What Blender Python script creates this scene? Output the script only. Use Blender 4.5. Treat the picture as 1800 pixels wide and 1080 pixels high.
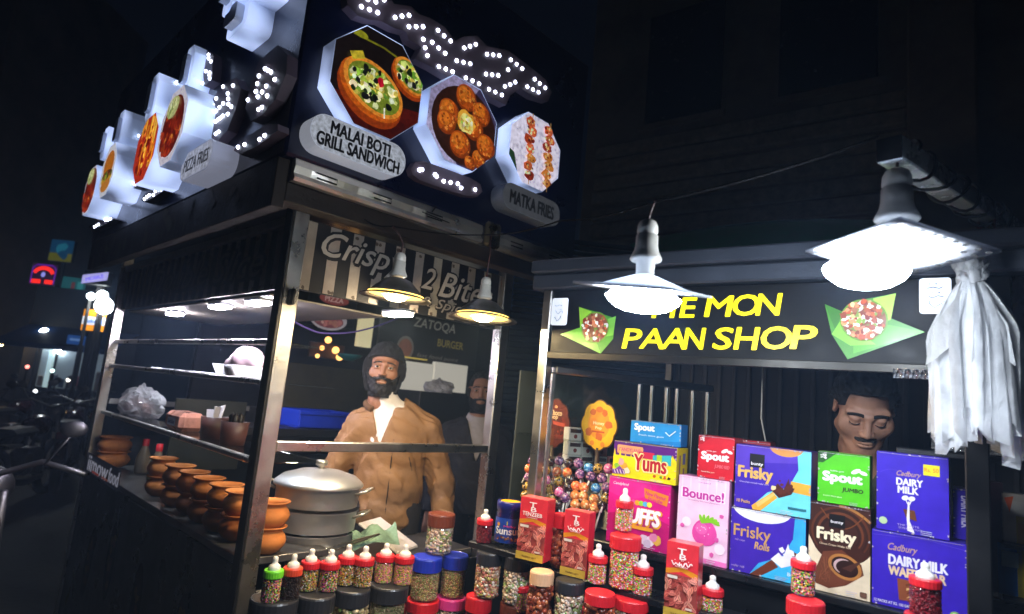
import bpy, bmesh, math, random
import numpy as np
from mathutils import Vector, Matrix, Euler

for _o in list(bpy.data.objects):
    bpy.data.objects.remove(_o)
SC = bpy.context.scene
COL = SC.collection
PI = math.pi
rad = math.radians

# ---------------------------------------------------------------- camera
CAM_H, FPX = 1.55, 1080.0
ROLL, PITCH = math.atan(.094), rad(8.55)
_q = math.sqrt(.5)
CF = Vector((_q*math.cos(PITCH), _q*math.cos(PITCH), math.sin(PITCH)))
_r0 = Vector((_q, -_q, 0)); _u0 = _r0.cross(CF)
CR = _r0*math.cos(ROLL) + _u0*math.sin(ROLL)
CU = -_r0*math.sin(ROLL) + _u0*math.cos(ROLL)
CAM = Vector((0, 0, CAM_H))
cd = bpy.data.cameras.new('camera')
cam = bpy.data.objects.new('camera', cd); COL.objects.link(cam)
cd.sensor_width = 36; cd.lens = 36*FPX/1800
cd.clip_start = .05; cd.clip_end = 400
cam.matrix_world = Matrix(((CR.x, CU.x, -CF.x, 0), (CR.y, CU.y, -CF.y, 0), (CR.z, CU.z, -CF.z, CAM_H), (0, 0, 0, 1)))
cd.dof.use_dof = True; cd.dof.focus_distance = 2.0; cd.dof.aperture_fstop = 2.8
SC.camera = cam

# ---------------------------------------------------------------- night sky, exposure
W = bpy.data.worlds.new('World'); SC.world = W; W.use_nodes = True
wn = W.node_tree; bg = wn.nodes['Background']
sky = wn.nodes.new('ShaderNodeTexSky'); sky.sky_type = 'NISHITA'; sky.sun_disc = False
sky.sun_elevation = rad(-6); sky.sun_rotation = rad(200)
add = wn.nodes.new('ShaderNodeMix'); add.data_type = 'RGBA'; add.blend_type = 'ADD'; add.inputs[0].default_value = 1
add.inputs[7].default_value = (.0008, .0011, .0024, 1)          # even city glow on the night sky
sc_ = wn.nodes.new('ShaderNodeMix'); sc_.data_type = 'RGBA'; sc_.blend_type = 'MULTIPLY'; sc_.inputs[0].default_value = 1; sc_.inputs[7].default_value = (.01, .01, .01, 1)
wn.links.new(sky.outputs[0], sc_.inputs[6]); wn.links.new(sc_.outputs[2], add.inputs[6]); wn.links.new(add.outputs[2], bg.inputs[0]); bg.inputs[1].default_value = 1.
SC.view_settings.view_transform = 'Standard'; SC.view_settings.look = 'None'
SC.view_settings.exposure = .2; SC.view_settings.gamma = 1
SC.view_settings.use_curve_mapping = False
SC.render.engine = 'CYCLES'
cy = SC.cycles
cy.use_denoising = True
try: cy.denoiser = 'OPENIMAGEDENOISE'
except Exception: pass
cy.max_bounces = 8; cy.diffuse_bounces = 3; cy.glossy_bounces = 4; cy.transmission_bounces = 6
cy.transparent_max_bounces = 24; cy.volume_bounces = 0; cy.sample_clamp_indirect = 4
cy.caustics_reflective = False; cy.caustics_refractive = False

# ---------------------------------------------------------------- helpers: points from sight lines on the real planes of the place
def ray(px, py):
    return (CF*FPX + CR*(px-900) - CU*(py-540)).normalized()
def on_z(px, py, z):
    d = ray(px, py); return CAM + d*((z-CAM_H)/d.z)
def on_y(px, py, y):
    d = ray(px, py); return CAM + d*(y/d.y)
def on_x(px, py, x):
    d = ray(px, py); return CAM + d*(x/d.x)
def at_depth(px, py, dep):
    d = ray(px, py); return CAM + d*(dep/d.dot(CF))
MA = rad(8)                                    # the paan shop stands turned 8 degrees
MO = Vector((1.725, .90, 0))
MS = Vector((math.sin(MA), -math.cos(MA), 0)); MN = Vector((math.cos(MA), math.sin(MA), 0))
def mw(s, d, z): return MO + MS*s + MN*d + Vector((0, 0, z))
def on_m(px, py, d=0.):                        # -> (s, z) on the plane d metres behind the shop front
    D = ray(px, py); t = (MO + MN*d - CAM).dot(MN)/D.dot(MN); p = CAM + D*t
    return (p-MO).dot(MS), p.z
M_ROT = MA - PI/2

# ---------------------------------------------------------------- helpers: colours and materials
def hx(h):
    h = h.lstrip('#'); c = [int(h[i:i+2], 16)/255 for i in (0, 2, 4)]
    return tuple(x/12.92 if x <= .04045 else ((x+.055)/1.055)**2.4 for x in c)
MATS = {}
def mat(name, col, rough=.5, metal=0., var=.12, scale=12., bump=0., bscale=60., spec=.5, coat=0., dirt=0., alpha=1., trans=0., sss=0., aniso=0.):
    if name in MATS: return MATS[name]
    if isinstance(col, str): col = hx(col)
    m = bpy.data.materials.new(name); m.use_nodes = True; nt = m.node_tree; N = nt.nodes; L = nt.links
    b = N['Principled BSDF']
    b.inputs['Roughness'].default_value = rough; b.inputs['Metallic'].default_value = metal
    b.inputs['Specular IOR Level'].default_value = spec; b.inputs['Coat Weight'].default_value = coat
    b.inputs['Coat Roughness'].default_value = .12
    b.inputs['Transmission Weight'].default_value = trans
    b.inputs['Alpha'].default_value = alpha
    b.inputs['Subsurface Weight'].default_value = sss
    if sss: b.inputs['Subsurface Radius'].default_value = (.012, .005, .003); b.inputs['Subsurface Scale'].default_value = 1.
    tc = N.new('ShaderNodeTexCoord')
    n = N.new('ShaderNodeTexNoise'); n.inputs['Scale'].default_value = scale; n.inputs['Detail'].default_value = 6; n.inputs['Roughness'].default_value = .65
    L.new(tc.outputs['Object'], n.inputs['Vector'])
    r = N.new('ShaderNodeMapRange'); r.inputs[1].default_value = .3; r.inputs[2].default_value = .7
    r.inputs[3].default_value = 1-var; r.inputs[4].default_value = 1+var
    L.new(n.outputs[0], r.inputs[0])
    mx = N.new('ShaderNodeVectorMath'); mx.operation = 'SCALE'; mx.inputs[0].default_value = col
    L.new(r.outputs[0], mx.inputs['Scale'])
    out = mx.outputs[0]
    if dirt:
        n3 = N.new('ShaderNodeTexNoise'); n3.inputs['Scale'].default_value = scale*.6; n3.inputs['Detail'].default_value = 9; n3.inputs['Roughness'].default_value = .75
        L.new(tc.outputs['Object'], n3.inputs['Vector'])
        r3 = N.new('ShaderNodeMapRange'); r3.inputs[1].default_value = .52; r3.inputs[2].default_value = .75; r3.inputs[3].default_value = 0; r3.inputs[4].default_value = dirt
        L.new(n3.outputs[0], r3.inputs[0])
        mm = N.new('ShaderNodeMix'); mm.data_type = 'RGBA'; mm.inputs[7].default_value = (.035, .026, .018, 1)
        L.new(r3.outputs[0], mm.inputs[0]); L.new(out, mm.inputs[6]); out = mm.outputs[2]
    L.new(out, b.inputs['Base Color'])
    rr = N.new('ShaderNodeMapRange'); rr.inputs[1].default_value = .3; rr.inputs[2].default_value = .7
    rr.inputs[3].default_value = max(0, rough-.08); rr.inputs[4].default_value = min(1, rough+.1)
    L.new(n.outputs[0], rr.inputs[0]); L.new(rr.outputs[0], b.inputs['Roughness'])
    if bump:
        n2 = N.new('ShaderNodeTexNoise'); n2.inputs['Scale'].default_value = bscale; n2.inputs['Detail'].default_value = 5
        L.new(tc.outputs['Object'], n2.inputs['Vector'])
        bp = N.new('ShaderNodeBump'); bp.inputs['Strength'].default_value = bump; bp.inputs['Distance'].default_value = .01
        L.new(n2.outputs[0], bp.inputs['Height']); L.new(bp.outputs[0], b.inputs['Normal'])
    MATS[name] = m; return m
def emit(name, col, strength, sample=True):
    if name in MATS: return MATS[name]
    if isinstance(col, str): col = hx(col)
    m = bpy.data.materials.new(name); m.use_nodes = True; nt = m.node_tree
    b = nt.nodes['Principled BSDF']; b.inputs['Base Color'].default_value = (*[min(.8, c) for c in col], 1)
    b.inputs['Emission Color'].default_value = (*col, 1); b.inputs['Emission Strength'].default_value = strength
    if not sample: m.cycles.emission_sampling = 'NONE'
    MATS[name] = m; return m
def printmat(name, rough=.4, coat=.0, glow=0., bump=.06, bscale=25., dull=1., beads=False, mottle=(.86, 1.08)):
    """ink colours stored per face; glow > 0 for a backlit panel"""
    if name in MATS: return MATS[name]
    m = bpy.data.materials.new(name); m.use_nodes = True; nt = m.node_tree; N = nt.nodes; L = nt.links
    b = N['Principled BSDF']; a = N.new('ShaderNodeAttribute'); a.attribute_name = 'ink'
    tc = N.new('ShaderNodeTexCoord'); n = N.new('ShaderNodeTexNoise'); n.inputs['Scale'].default_value = bscale; n.inputs['Detail'].default_value = 6
    L.new(tc.outputs['Object'], n.inputs['Vector'])
    r = N.new('ShaderNodeMapRange'); r.inputs[1].default_value = .3; r.inputs[2].default_value = .7; r.inputs[3].default_value = mottle[0]*dull; r.inputs[4].default_value = mottle[1]*dull
    L.new(n.outputs[0], r.inputs[0])
    mx = N.new('ShaderNodeVectorMath'); mx.operation = 'SCALE'; L.new(a.outputs['Color'], mx.inputs[0]); L.new(r.outputs[0], mx.inputs['Scale'])
    L.new(mx.outputs[0], b.inputs['Base Color'])
    b.inputs['Roughness'].default_value = rough; b.inputs['Coat Weight'].default_value = coat; b.inputs['Coat Roughness'].default_value = .15
    if glow:
        L.new(mx.outputs[0], b.inputs['Emission Color']); b.inputs['Emission Strength'].default_value = glow
        m.cycles.emission_sampling = 'NONE'
    if bump and not beads:
        bp = N.new('ShaderNodeBump'); bp.inputs['Strength'].default_value = bump; bp.inputs['Distance'].default_value = .01
        n2 = N.new('ShaderNodeTexNoise'); n2.inputs['Scale'].default_value = 9; n2.inputs['Detail'].default_value = 3
        L.new(tc.outputs['Object'], n2.inputs['Vector'])
        L.new(n2.outputs[0], bp.inputs['Height']); L.new(bp.outputs[0], b.inputs['Normal'])
    MATS[name] = m; return m
def clearmat(name, tint=(1, 1, 1), gloss=1., rough=.06, haze=0.):
    if name in MATS: return MATS[name]
    m = bpy.data.materials.new(name); m.use_nodes = True; nt = m.node_tree; N = nt.nodes; L = nt.links
    for x in list(N):
        if x.type == 'BSDF_PRINCIPLED': N.remove(x)
    t = N.new('ShaderNodeBsdfTransparent'); t.inputs[0].default_value = (*tint, 1)
    g = N.new('ShaderNodeBsdfGlossy'); g.inputs['Roughness'].default_value = rough
    fr = N.new('ShaderNodeLayerWeight'); fr.inputs[0].default_value = .5
    pw_ = N.new('ShaderNodeMath'); pw_.operation = 'POWER'; pw_.inputs[1].default_value = 4.; L.new(fr.outputs['Facing'], pw_.inputs[0])
    mu = N.new('ShaderNodeMath'); mu.operation = 'MULTIPLY_ADD'; mu.inputs[1].default_value = .5*gloss; mu.inputs[2].default_value = .04*gloss; mu.use_clamp = True
    L.new(pw_.outputs[0], mu.inputs[0])
    if haze:
        nb = N.new('ShaderNodeTexNoise'); nb.inputs['Scale'].default_value = 45; nb.inputs['Detail'].default_value = 6; tb = N.new('ShaderNodeTexCoord'); L.new(tb.outputs['Object'], nb.inputs['Vector'])
        bb = N.new('ShaderNodeBump'); bb.inputs['Strength'].default_value = .7; bb.inputs['Distance'].default_value = .012; L.new(nb.outputs[0], bb.inputs['Height']); L.new(bb.outputs[0], g.inputs['Normal'])
    mix = N.new('ShaderNodeMixShader'); L.new(mu.outputs[0], mix.inputs[0]); L.new(t.outputs[0], mix.inputs[1]); L.new(g.outputs[0], mix.inputs[2])
    o = N['Material Output']; last = mix
    if haze:
        d = N.new('ShaderNodeBsdfDiffuse'); d.inputs[0].default_value = (.93, .94, .96, 1)
        tl = N.new('ShaderNodeBsdfTranslucent'); tl.inputs[0].default_value = (.93, .94, .96, 1)
        L.new(bb.outputs[0], d.inputs['Normal']); ad = N.new('ShaderNodeMixShader'); ad.inputs[0].default_value = .62; L.new(d.outputs[0], ad.inputs[1]); L.new(tl.outputs[0], ad.inputs[2])
        nz = N.new('ShaderNodeTexNoise'); nz.inputs['Scale'].default_value = 9; nz.inputs['Detail'].default_value = 5
        tc = N.new('ShaderNodeTexCoord'); L.new(tc.outputs['Object'], nz.inputs['Vector'])
        mr = N.new('ShaderNodeMapRange'); mr.inputs[1].default_value = .35; mr.inputs[2].default_value = .65; mr.inputs[3].default_value = haze*.6; mr.inputs[4].default_value = min(1, haze*1.35)
        L.new(nz.outputs[0], mr.inputs[0])
        m2 = N.new('ShaderNodeMixShader'); L.new(mr.outputs[0], m2.inputs[0]); L.new(mix.outputs[0], m2.inputs[1]); L.new(ad.outputs[0], m2.inputs[2]); last = m2
    L.new(last.outputs[0], o.inputs[0]); MATS[name] = m; return m

# ---------------------------------------------------------------- helpers: meshes
class MB:
    """collects simple solids into one mesh"""
    def __init__(s): s.v = []; s.f = []; s.c = []; s.col = None; s.sm = []
    def add(s, vs, fs, smooth=False):
        k = len(s.v); s.v += [tuple(v) for v in vs]; s.f += [[k+i for i in f] for f in fs]
        s.c += [s.col]*len(fs); s.sm += [smooth]*len(fs); return s
    def box(s, x0, x1, y0, y1, z0, z1, b=.003, T=None):
        if x0 > x1: x0, x1 = x1, x0
        if y0 > y1: y0, y1 = y1, y0
        if z0 > z1: z0, z1 = z1, z0
        b = min(b, (x1-x0)*.45, (y1-y0)*.45, (z1-z0)*.45)
        vs = []; idx = {}
        for sx in (0, 1):
            for sy in (0, 1):
                for sz in (0, 1):
                    X, Y, Z = (x0, x1)[sx], (y0, y1)[sy], (z0, z1)[sz]
                    dx, dy, dz = (b, -b)[sx], (b, -b)[sy], (b, -b)[sz]
                    for a, p in enumerate(((X, Y+dy, Z+dz), (X+dx, Y, Z+dz), (X+dx, Y+dy, Z))):
                        idx[sx, sy, sz, a] = len(vs); vs.append(p)
        I = idx; fs = []
        for a in range(3):
            o = [k for k in range(3) if k != a]
            for e in (0, 1):
                loop = []
                for p, q in ((0, 0), (1, 0), (1, 1), (0, 1)):
                    k = [0, 0, 0]; k[a] = e; k[o[0]] = p; k[o[1]] = q; loop.append(I[(*k, a)])
                fs.append(loop if (e == 1) ^ (a == 1) else loop[::-1])
        for a in range(3):
            o = [k for k in range(3) if k != a]
            for p in (0, 1):
                for q in (0, 1):
                    k0 = [0, 0, 0]; k1 = [0, 0, 0]; k1[a] = 1
                    for k in (k0, k1): k[o[0]] = p; k[o[1]] = q
                    fs.append([I[(*k0, o[0])], I[(*k1, o[0])], I[(*k1, o[1])], I[(*k0, o[1])]])
        for sx in (0, 1):
            for sy in (0, 1):
                for sz in (0, 1): fs.append([I[sx, sy, sz, 0], I[sx, sy, sz, 1], I[sx, sy, sz, 2]])
        if T is not None: vs = [T @ Vector(v) for v in vs]
        return s.add(vs, fs)
    def lathe(s, prof, seg=24, c=(0, 0, 0), T=None, smooth=True, cap=True, arc=None):
        vs = []; fs = []; n = len(prof)
        for r, z in prof:
            for k in range(seg):
                a = 2*PI*k/seg; vs.append((c[0]+r*math.cos(a), c[1]+r*math.sin(a), c[2]+z))
        for i in range(n-1):
            for k in range(seg):
                k2 = (k+1) % seg; fs.append([i*seg+k, i*seg+k2, (i+1)*seg+k2, (i+1)*seg+k])
        if T is not None: vs = [T @ Vector(v) for v in vs]
        s.add(vs, fs, smooth)
        if cap:
            k0 = len(s.v)-len(vs)
            for i, rev in ((0, True), (n-1, False)):
                if prof[i][0] > 1e-5:
                    l = [k0+i*seg+k for k in range(seg)]; s.f.append(l[::-1] if rev else l); s.c.append(s.col); s.sm.append(False)
        return s
    def tube(s, pts, r, seg=8, closed=False, flat=1.):
        pts = [Vector(p) for p in pts]; n = len(pts); vs = []; fs = []
        up = Vector((0, 0, 1)); prev = None
        for i, p in enumerate(pts):
            a = pts[(i-1) % n] if (closed or i > 0) else p; b = pts[(i+1) % n] if (closed or i < n-1) else p
            t = (b-a).normalized()
            if prev is None:
                x = t.cross(up)
                if x.length < .05: x = t.cross(Vector((1, 0, 0)))
            else: x = prev - t*prev.dot(t)
            x.normalize(); prev = x; y = t.cross(x)
            rr = r[i] if isinstance(r, (list, tuple)) else r
            for k in range(seg):
                an = 2*PI*k/seg; vs.append(p + x*(rr*math.cos(an)) + y*(rr*flat*math.sin(an)))
        for i in range(n if closed else n-1):
            j = (i+1) % n
            for k in range(seg):
                k2 = (k+1) % seg; fs.append([i*seg+k, i*seg+k2, j*seg+k2, j*seg+k])
        if not closed: fs += [[k for k in range(seg)][::-1], [(n-1)*seg+k for k in range(seg)]]
        return s.add(vs, fs, True)
    def bar(s, p, q, w, h, up=(0, 0, 1)):
        p = Vector(p); q = Vector(q); t = (q-p); L = t.length; t.normalize()
        x = t.cross(Vector(up)); x.normalize(); y = x.cross(t)
        T = Matrix(((x.x, t.x, y.x, p.x), (x.y, t.y, y.y, p.y), (x.z, t.z, y.z, p.z), (0, 0, 0, 1)))
        return s.box(-w/2, w/2, 0, L, -h/2, h/2, .003, T)
    def prism(s, poly, z0, z1, T=None, b=0):
        n = len(poly); vs = [(x, y, z0) for x, y in poly] + [(x, y, z1) for x, y in poly]
        fs = [list(range(n))[::-1], [n+i for i in range(n)]] + [[i, (i+1) % n, n+(i+1) % n, n+i] for i in range(n)]
        if T is not None: vs = [T @ Vector(v) for v in vs]
        return s.add(vs, fs)
    def blob(s, c, r, seg=10, rings=7, T=None, rng=None, jit=0.):
        vs = []; fs = []
        if not isinstance(r, (tuple, list)): r = (r, r, r)
        for i in range(rings+1):
            th = PI*i/rings
            for k in range(seg):
                a = 2*PI*k/seg; j = 1+(rng.uniform(-jit, jit) if rng else 0)
                vs.append((c[0]+r[0]*j*math.sin(th)*math.cos(a), c[1]+r[1]*j*math.sin(th)*math.sin(a), c[2]+r[2]*math.cos(th)*(1 if i in (0, rings) else j)))
        for i in range(rings):
            for k in range(seg):
                k2 = (k+1) % seg; fs.append([i*seg+k, (i+1)*seg+k, (i+1)*seg+k2, i*seg+k2])
        if T is not None: vs = [T @ Vector(v) for v in vs]
        return s.add(vs, fs, True)
    def mesh(s, name, m=None):
        me = bpy.data.meshes.new(name); me.from_pydata([tuple(v) for v in s.v], [], s.f)
        me.polygons.foreach_set('use_smooth', s.sm)
        if any(c is not None for c in s.c):
            at = me.attributes.new('ink', 'FLOAT_COLOR', 'FACE')
            at.data.foreach_set('color', [x for c in s.c for x in (*(c or (.5, .5, .5)), 1.)])
        if m: me.materials.append(m)
        me.validate(); return me
    def build(s, name, m, parent=None, loc=None, rot=None):
        return link(name, s.mesh(name, m), parent, loc, rot)
def link(name, me, parent=None, loc=None, rot=None):
    o = bpy.data.objects.new(name, me); COL.objects.link(o)
    if parent is not None: o.parent = parent
    if loc is not None: o.location = loc
    if rot is not None: o.rotation_euler = rot if isinstance(rot, (tuple, list)) else (0, 0, rot)
    return o
def tag(o, label=None, cat=None, group=None, kind=None):
    if label: o['label'] = label
    if cat: o['category'] = cat
    if group: o['group'] = group
    if kind: o['kind'] = kind
    return o
def thing(name, label, cat, loc=(0, 0, 0), rz=0., group=None):
    o = bpy.data.objects.new(name, None); COL.objects.link(o); o.location = loc
    o.rotation_euler = rz if isinstance(rz, (tuple, list)) else (0, 0, rz); o.empty_display_size = .1
    return tag(o, label, cat, group)
def copy_tree(o, parent=None, label=None, loc=None, rz=None):
    c = o.copy(); COL.objects.link(c)
    if parent is not None: c.parent = parent
    if label: c['label'] = label
    if loc is not None: c.location = loc
    if rz is not None: c.rotation_euler = (0, 0, rz)
    for ch in [x for x in bpy.data.objects if x.parent == o]: copy_tree(ch, c)
    return c

# ---------------------------------------------------------------- helpers: flat print (lettering, pictures)
_TXT = {}
def text_geo(body, bold=0., shear=0., spacing=1.):
    k = (body, bold, shear, spacing)
    if k in _TXT: return _TXT[k]
    cu = bpy.data.curves.new('t', 'FONT'); cu.body = body; cu.size = 1; cu.offset = bold; cu.shear = shear; cu.space_character = spacing
    cu.align_x = 'CENTER'; cu.resolution_u = 3
    ob = bpy.data.objects.new('t', cu); COL.objects.link(ob)
    dg = bpy.context.evaluated_depsgraph_get(); me = bpy.data.meshes.new_from_object(ob.evaluated_get(dg))
    vs = [(v.co.x, v.co.y) for v in me.vertices]; fs = [list(p.vertices) for p in me.polygons]
    bpy.data.objects.remove(ob); bpy.data.curves.remove(cu); bpy.data.meshes.remove(me)
    if vs:
        xs = [v[0] for v in vs]; ys = [v[1] for v in vs]; x0, x1, y0, y1 = min(xs), max(xs), min(ys), max(ys)
        vs = [((x-(x0+x1)/2)/(x1-x0 or 1), (y-(y0+y1)/2)/(y1-y0 or 1)) for x, y in vs]
    _TXT[k] = (vs, fs); return _TXT[k]
class Print(MB):
    """2-D ink shapes in layers, mapped onto a plane given by origin, right and up"""
    def __init__(s, o, ex, ey, eps=.00012):
        super().__init__(); s.o = Vector(o); s.ex = Vector(ex).normalized(); s.ey = Vector(ey).normalized(); s.n = s.ex.cross(s.ey); s.lay = .0006; s.eps = eps
        s.clipf = None
    def P(s, x, y): return s.o + s.ex*x + s.ey*y + s.n*s.lay
    def poly(s, pts, c):
        if s.clipf: pts = s.clipf(pts)
        if len(pts) < 3: return s
        ar = sum(pts[i][0]*pts[(i+1) % len(pts)][1]-pts[(i+1) % len(pts)][0]*pts[i][1] for i in range(len(pts)))
        if ar < 0: pts = pts[::-1]
        s.col = hx(c) if isinstance(c, str) else c
        s.add([s.P(x, y) for x, y in pts], [list(range(len(pts)))]); s.lay += s.eps; return s
    def rect(s, x0, y0, x1, y1, c): return s.poly([(x0, y0), (x1, y0), (x1, y1), (x0, y1)], c)
    def ell(s, x, y, rx, ry, c, n=24, rot=0, a0=0, a1=2*PI):
        k = n if a1-a0 > 6.2 else n+1; ca, sa = math.cos(rot), math.sin(rot); P = []
        for i in range(k):
            a = a0+(a1-a0)*i/n; u, v = rx*math.cos(a), ry*math.sin(a); P.append((x+u*ca-v*sa, y+u*sa+v*ca))
        return s.poly(P, c)
    def rr(s, x0, y0, x1, y1, r, c, n=5):
        P = []
        for cx, cy_, a in ((x1-r, y1-r, 0), (x0+r, y1-r, PI/2), (x0+r, y0+r, PI), (x1-r, y0+r, 1.5*PI)):
            P += [(cx+r*math.cos(a+PI/2*i/n), cy_+r*math.sin(a+PI/2*i/n)) for i in range(n+1)]
        return s.poly(P, c)
    def lump(s, x, y, r, c, rng, n=9, jit=.3, asp=1., rot=None):
        rot = rng.uniform(0, PI) if rot is None else rot; ca, sa = math.cos(rot), math.sin(rot); P = []
        for i in range(n):
            a = 2*PI*i/n; q = r*(1+rng.uniform(-jit, jit)); u, v = q*math.cos(a), q*asp*math.sin(a); P.append((x+u*ca-v*sa, y+u*sa+v*ca))
        return s.poly(P, c)
    def line(s, pts, w, c):
        L = []; R_ = []
        for i, p in enumerate(pts):
            a = pts[max(0, i-1)]; b = pts[min(len(pts)-1, i+1)]; dx, dy = b[0]-a[0], b[1]-a[1]; l = math.hypot(dx, dy) or 1
            ww = w[i] if isinstance(w, (list, tuple)) else w
            L.append((p[0]-dy/l*ww/2, p[1]+dx/l*ww/2)); R_.append((p[0]+dy/l*ww/2, p[1]-dx/l*ww/2))
        s.col = hx(c) if isinstance(c, str) else c
        n = len(pts); s.add([s.P(*q) for q in L]+[s.P(*q) for q in R_], [[n+i, n+i+1, i+1, i] for i in range(n-1)]); s.lay += s.eps; return s
    def text(s, body, x, y, w, h, c, bold=.01, shear=0., rot=0., spacing=1., arch=0.):
        if bold > .004:                                # heavier strokes: the same letters stamped beside each other
            k = bold*h*1.0
            for a_ in range(6): s.text(body, x+k*math.cos(a_*PI/3), y+.8*k*math.sin(a_*PI/3), w, h, c, 0., shear, rot, spacing, arch)
            bold = 0.
        vs, fs = text_geo(body, bold, shear, spacing); ca, sa = math.cos(rot), math.sin(rot); P = []
        for u, v in vs:
            a, b = u*w, v*h + arch*(1-4*u*u)
            P.append(s.P(x+a*ca-b*sa, y+a*sa+b*ca))
        s.col = hx(c) if isinstance(c, str) else c
        s.add(P, fs); s.lay += s.eps; return s
def jitc(c, rng, v=.18):
    c = hx(c) if isinstance(c, str) else c; k = 1+rng.uniform(-v, v)
    return tuple(min(1, max(0, x*k*(1+rng.uniform(-v, v)*.4))) for x in c)
HAZE = .0085
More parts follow.
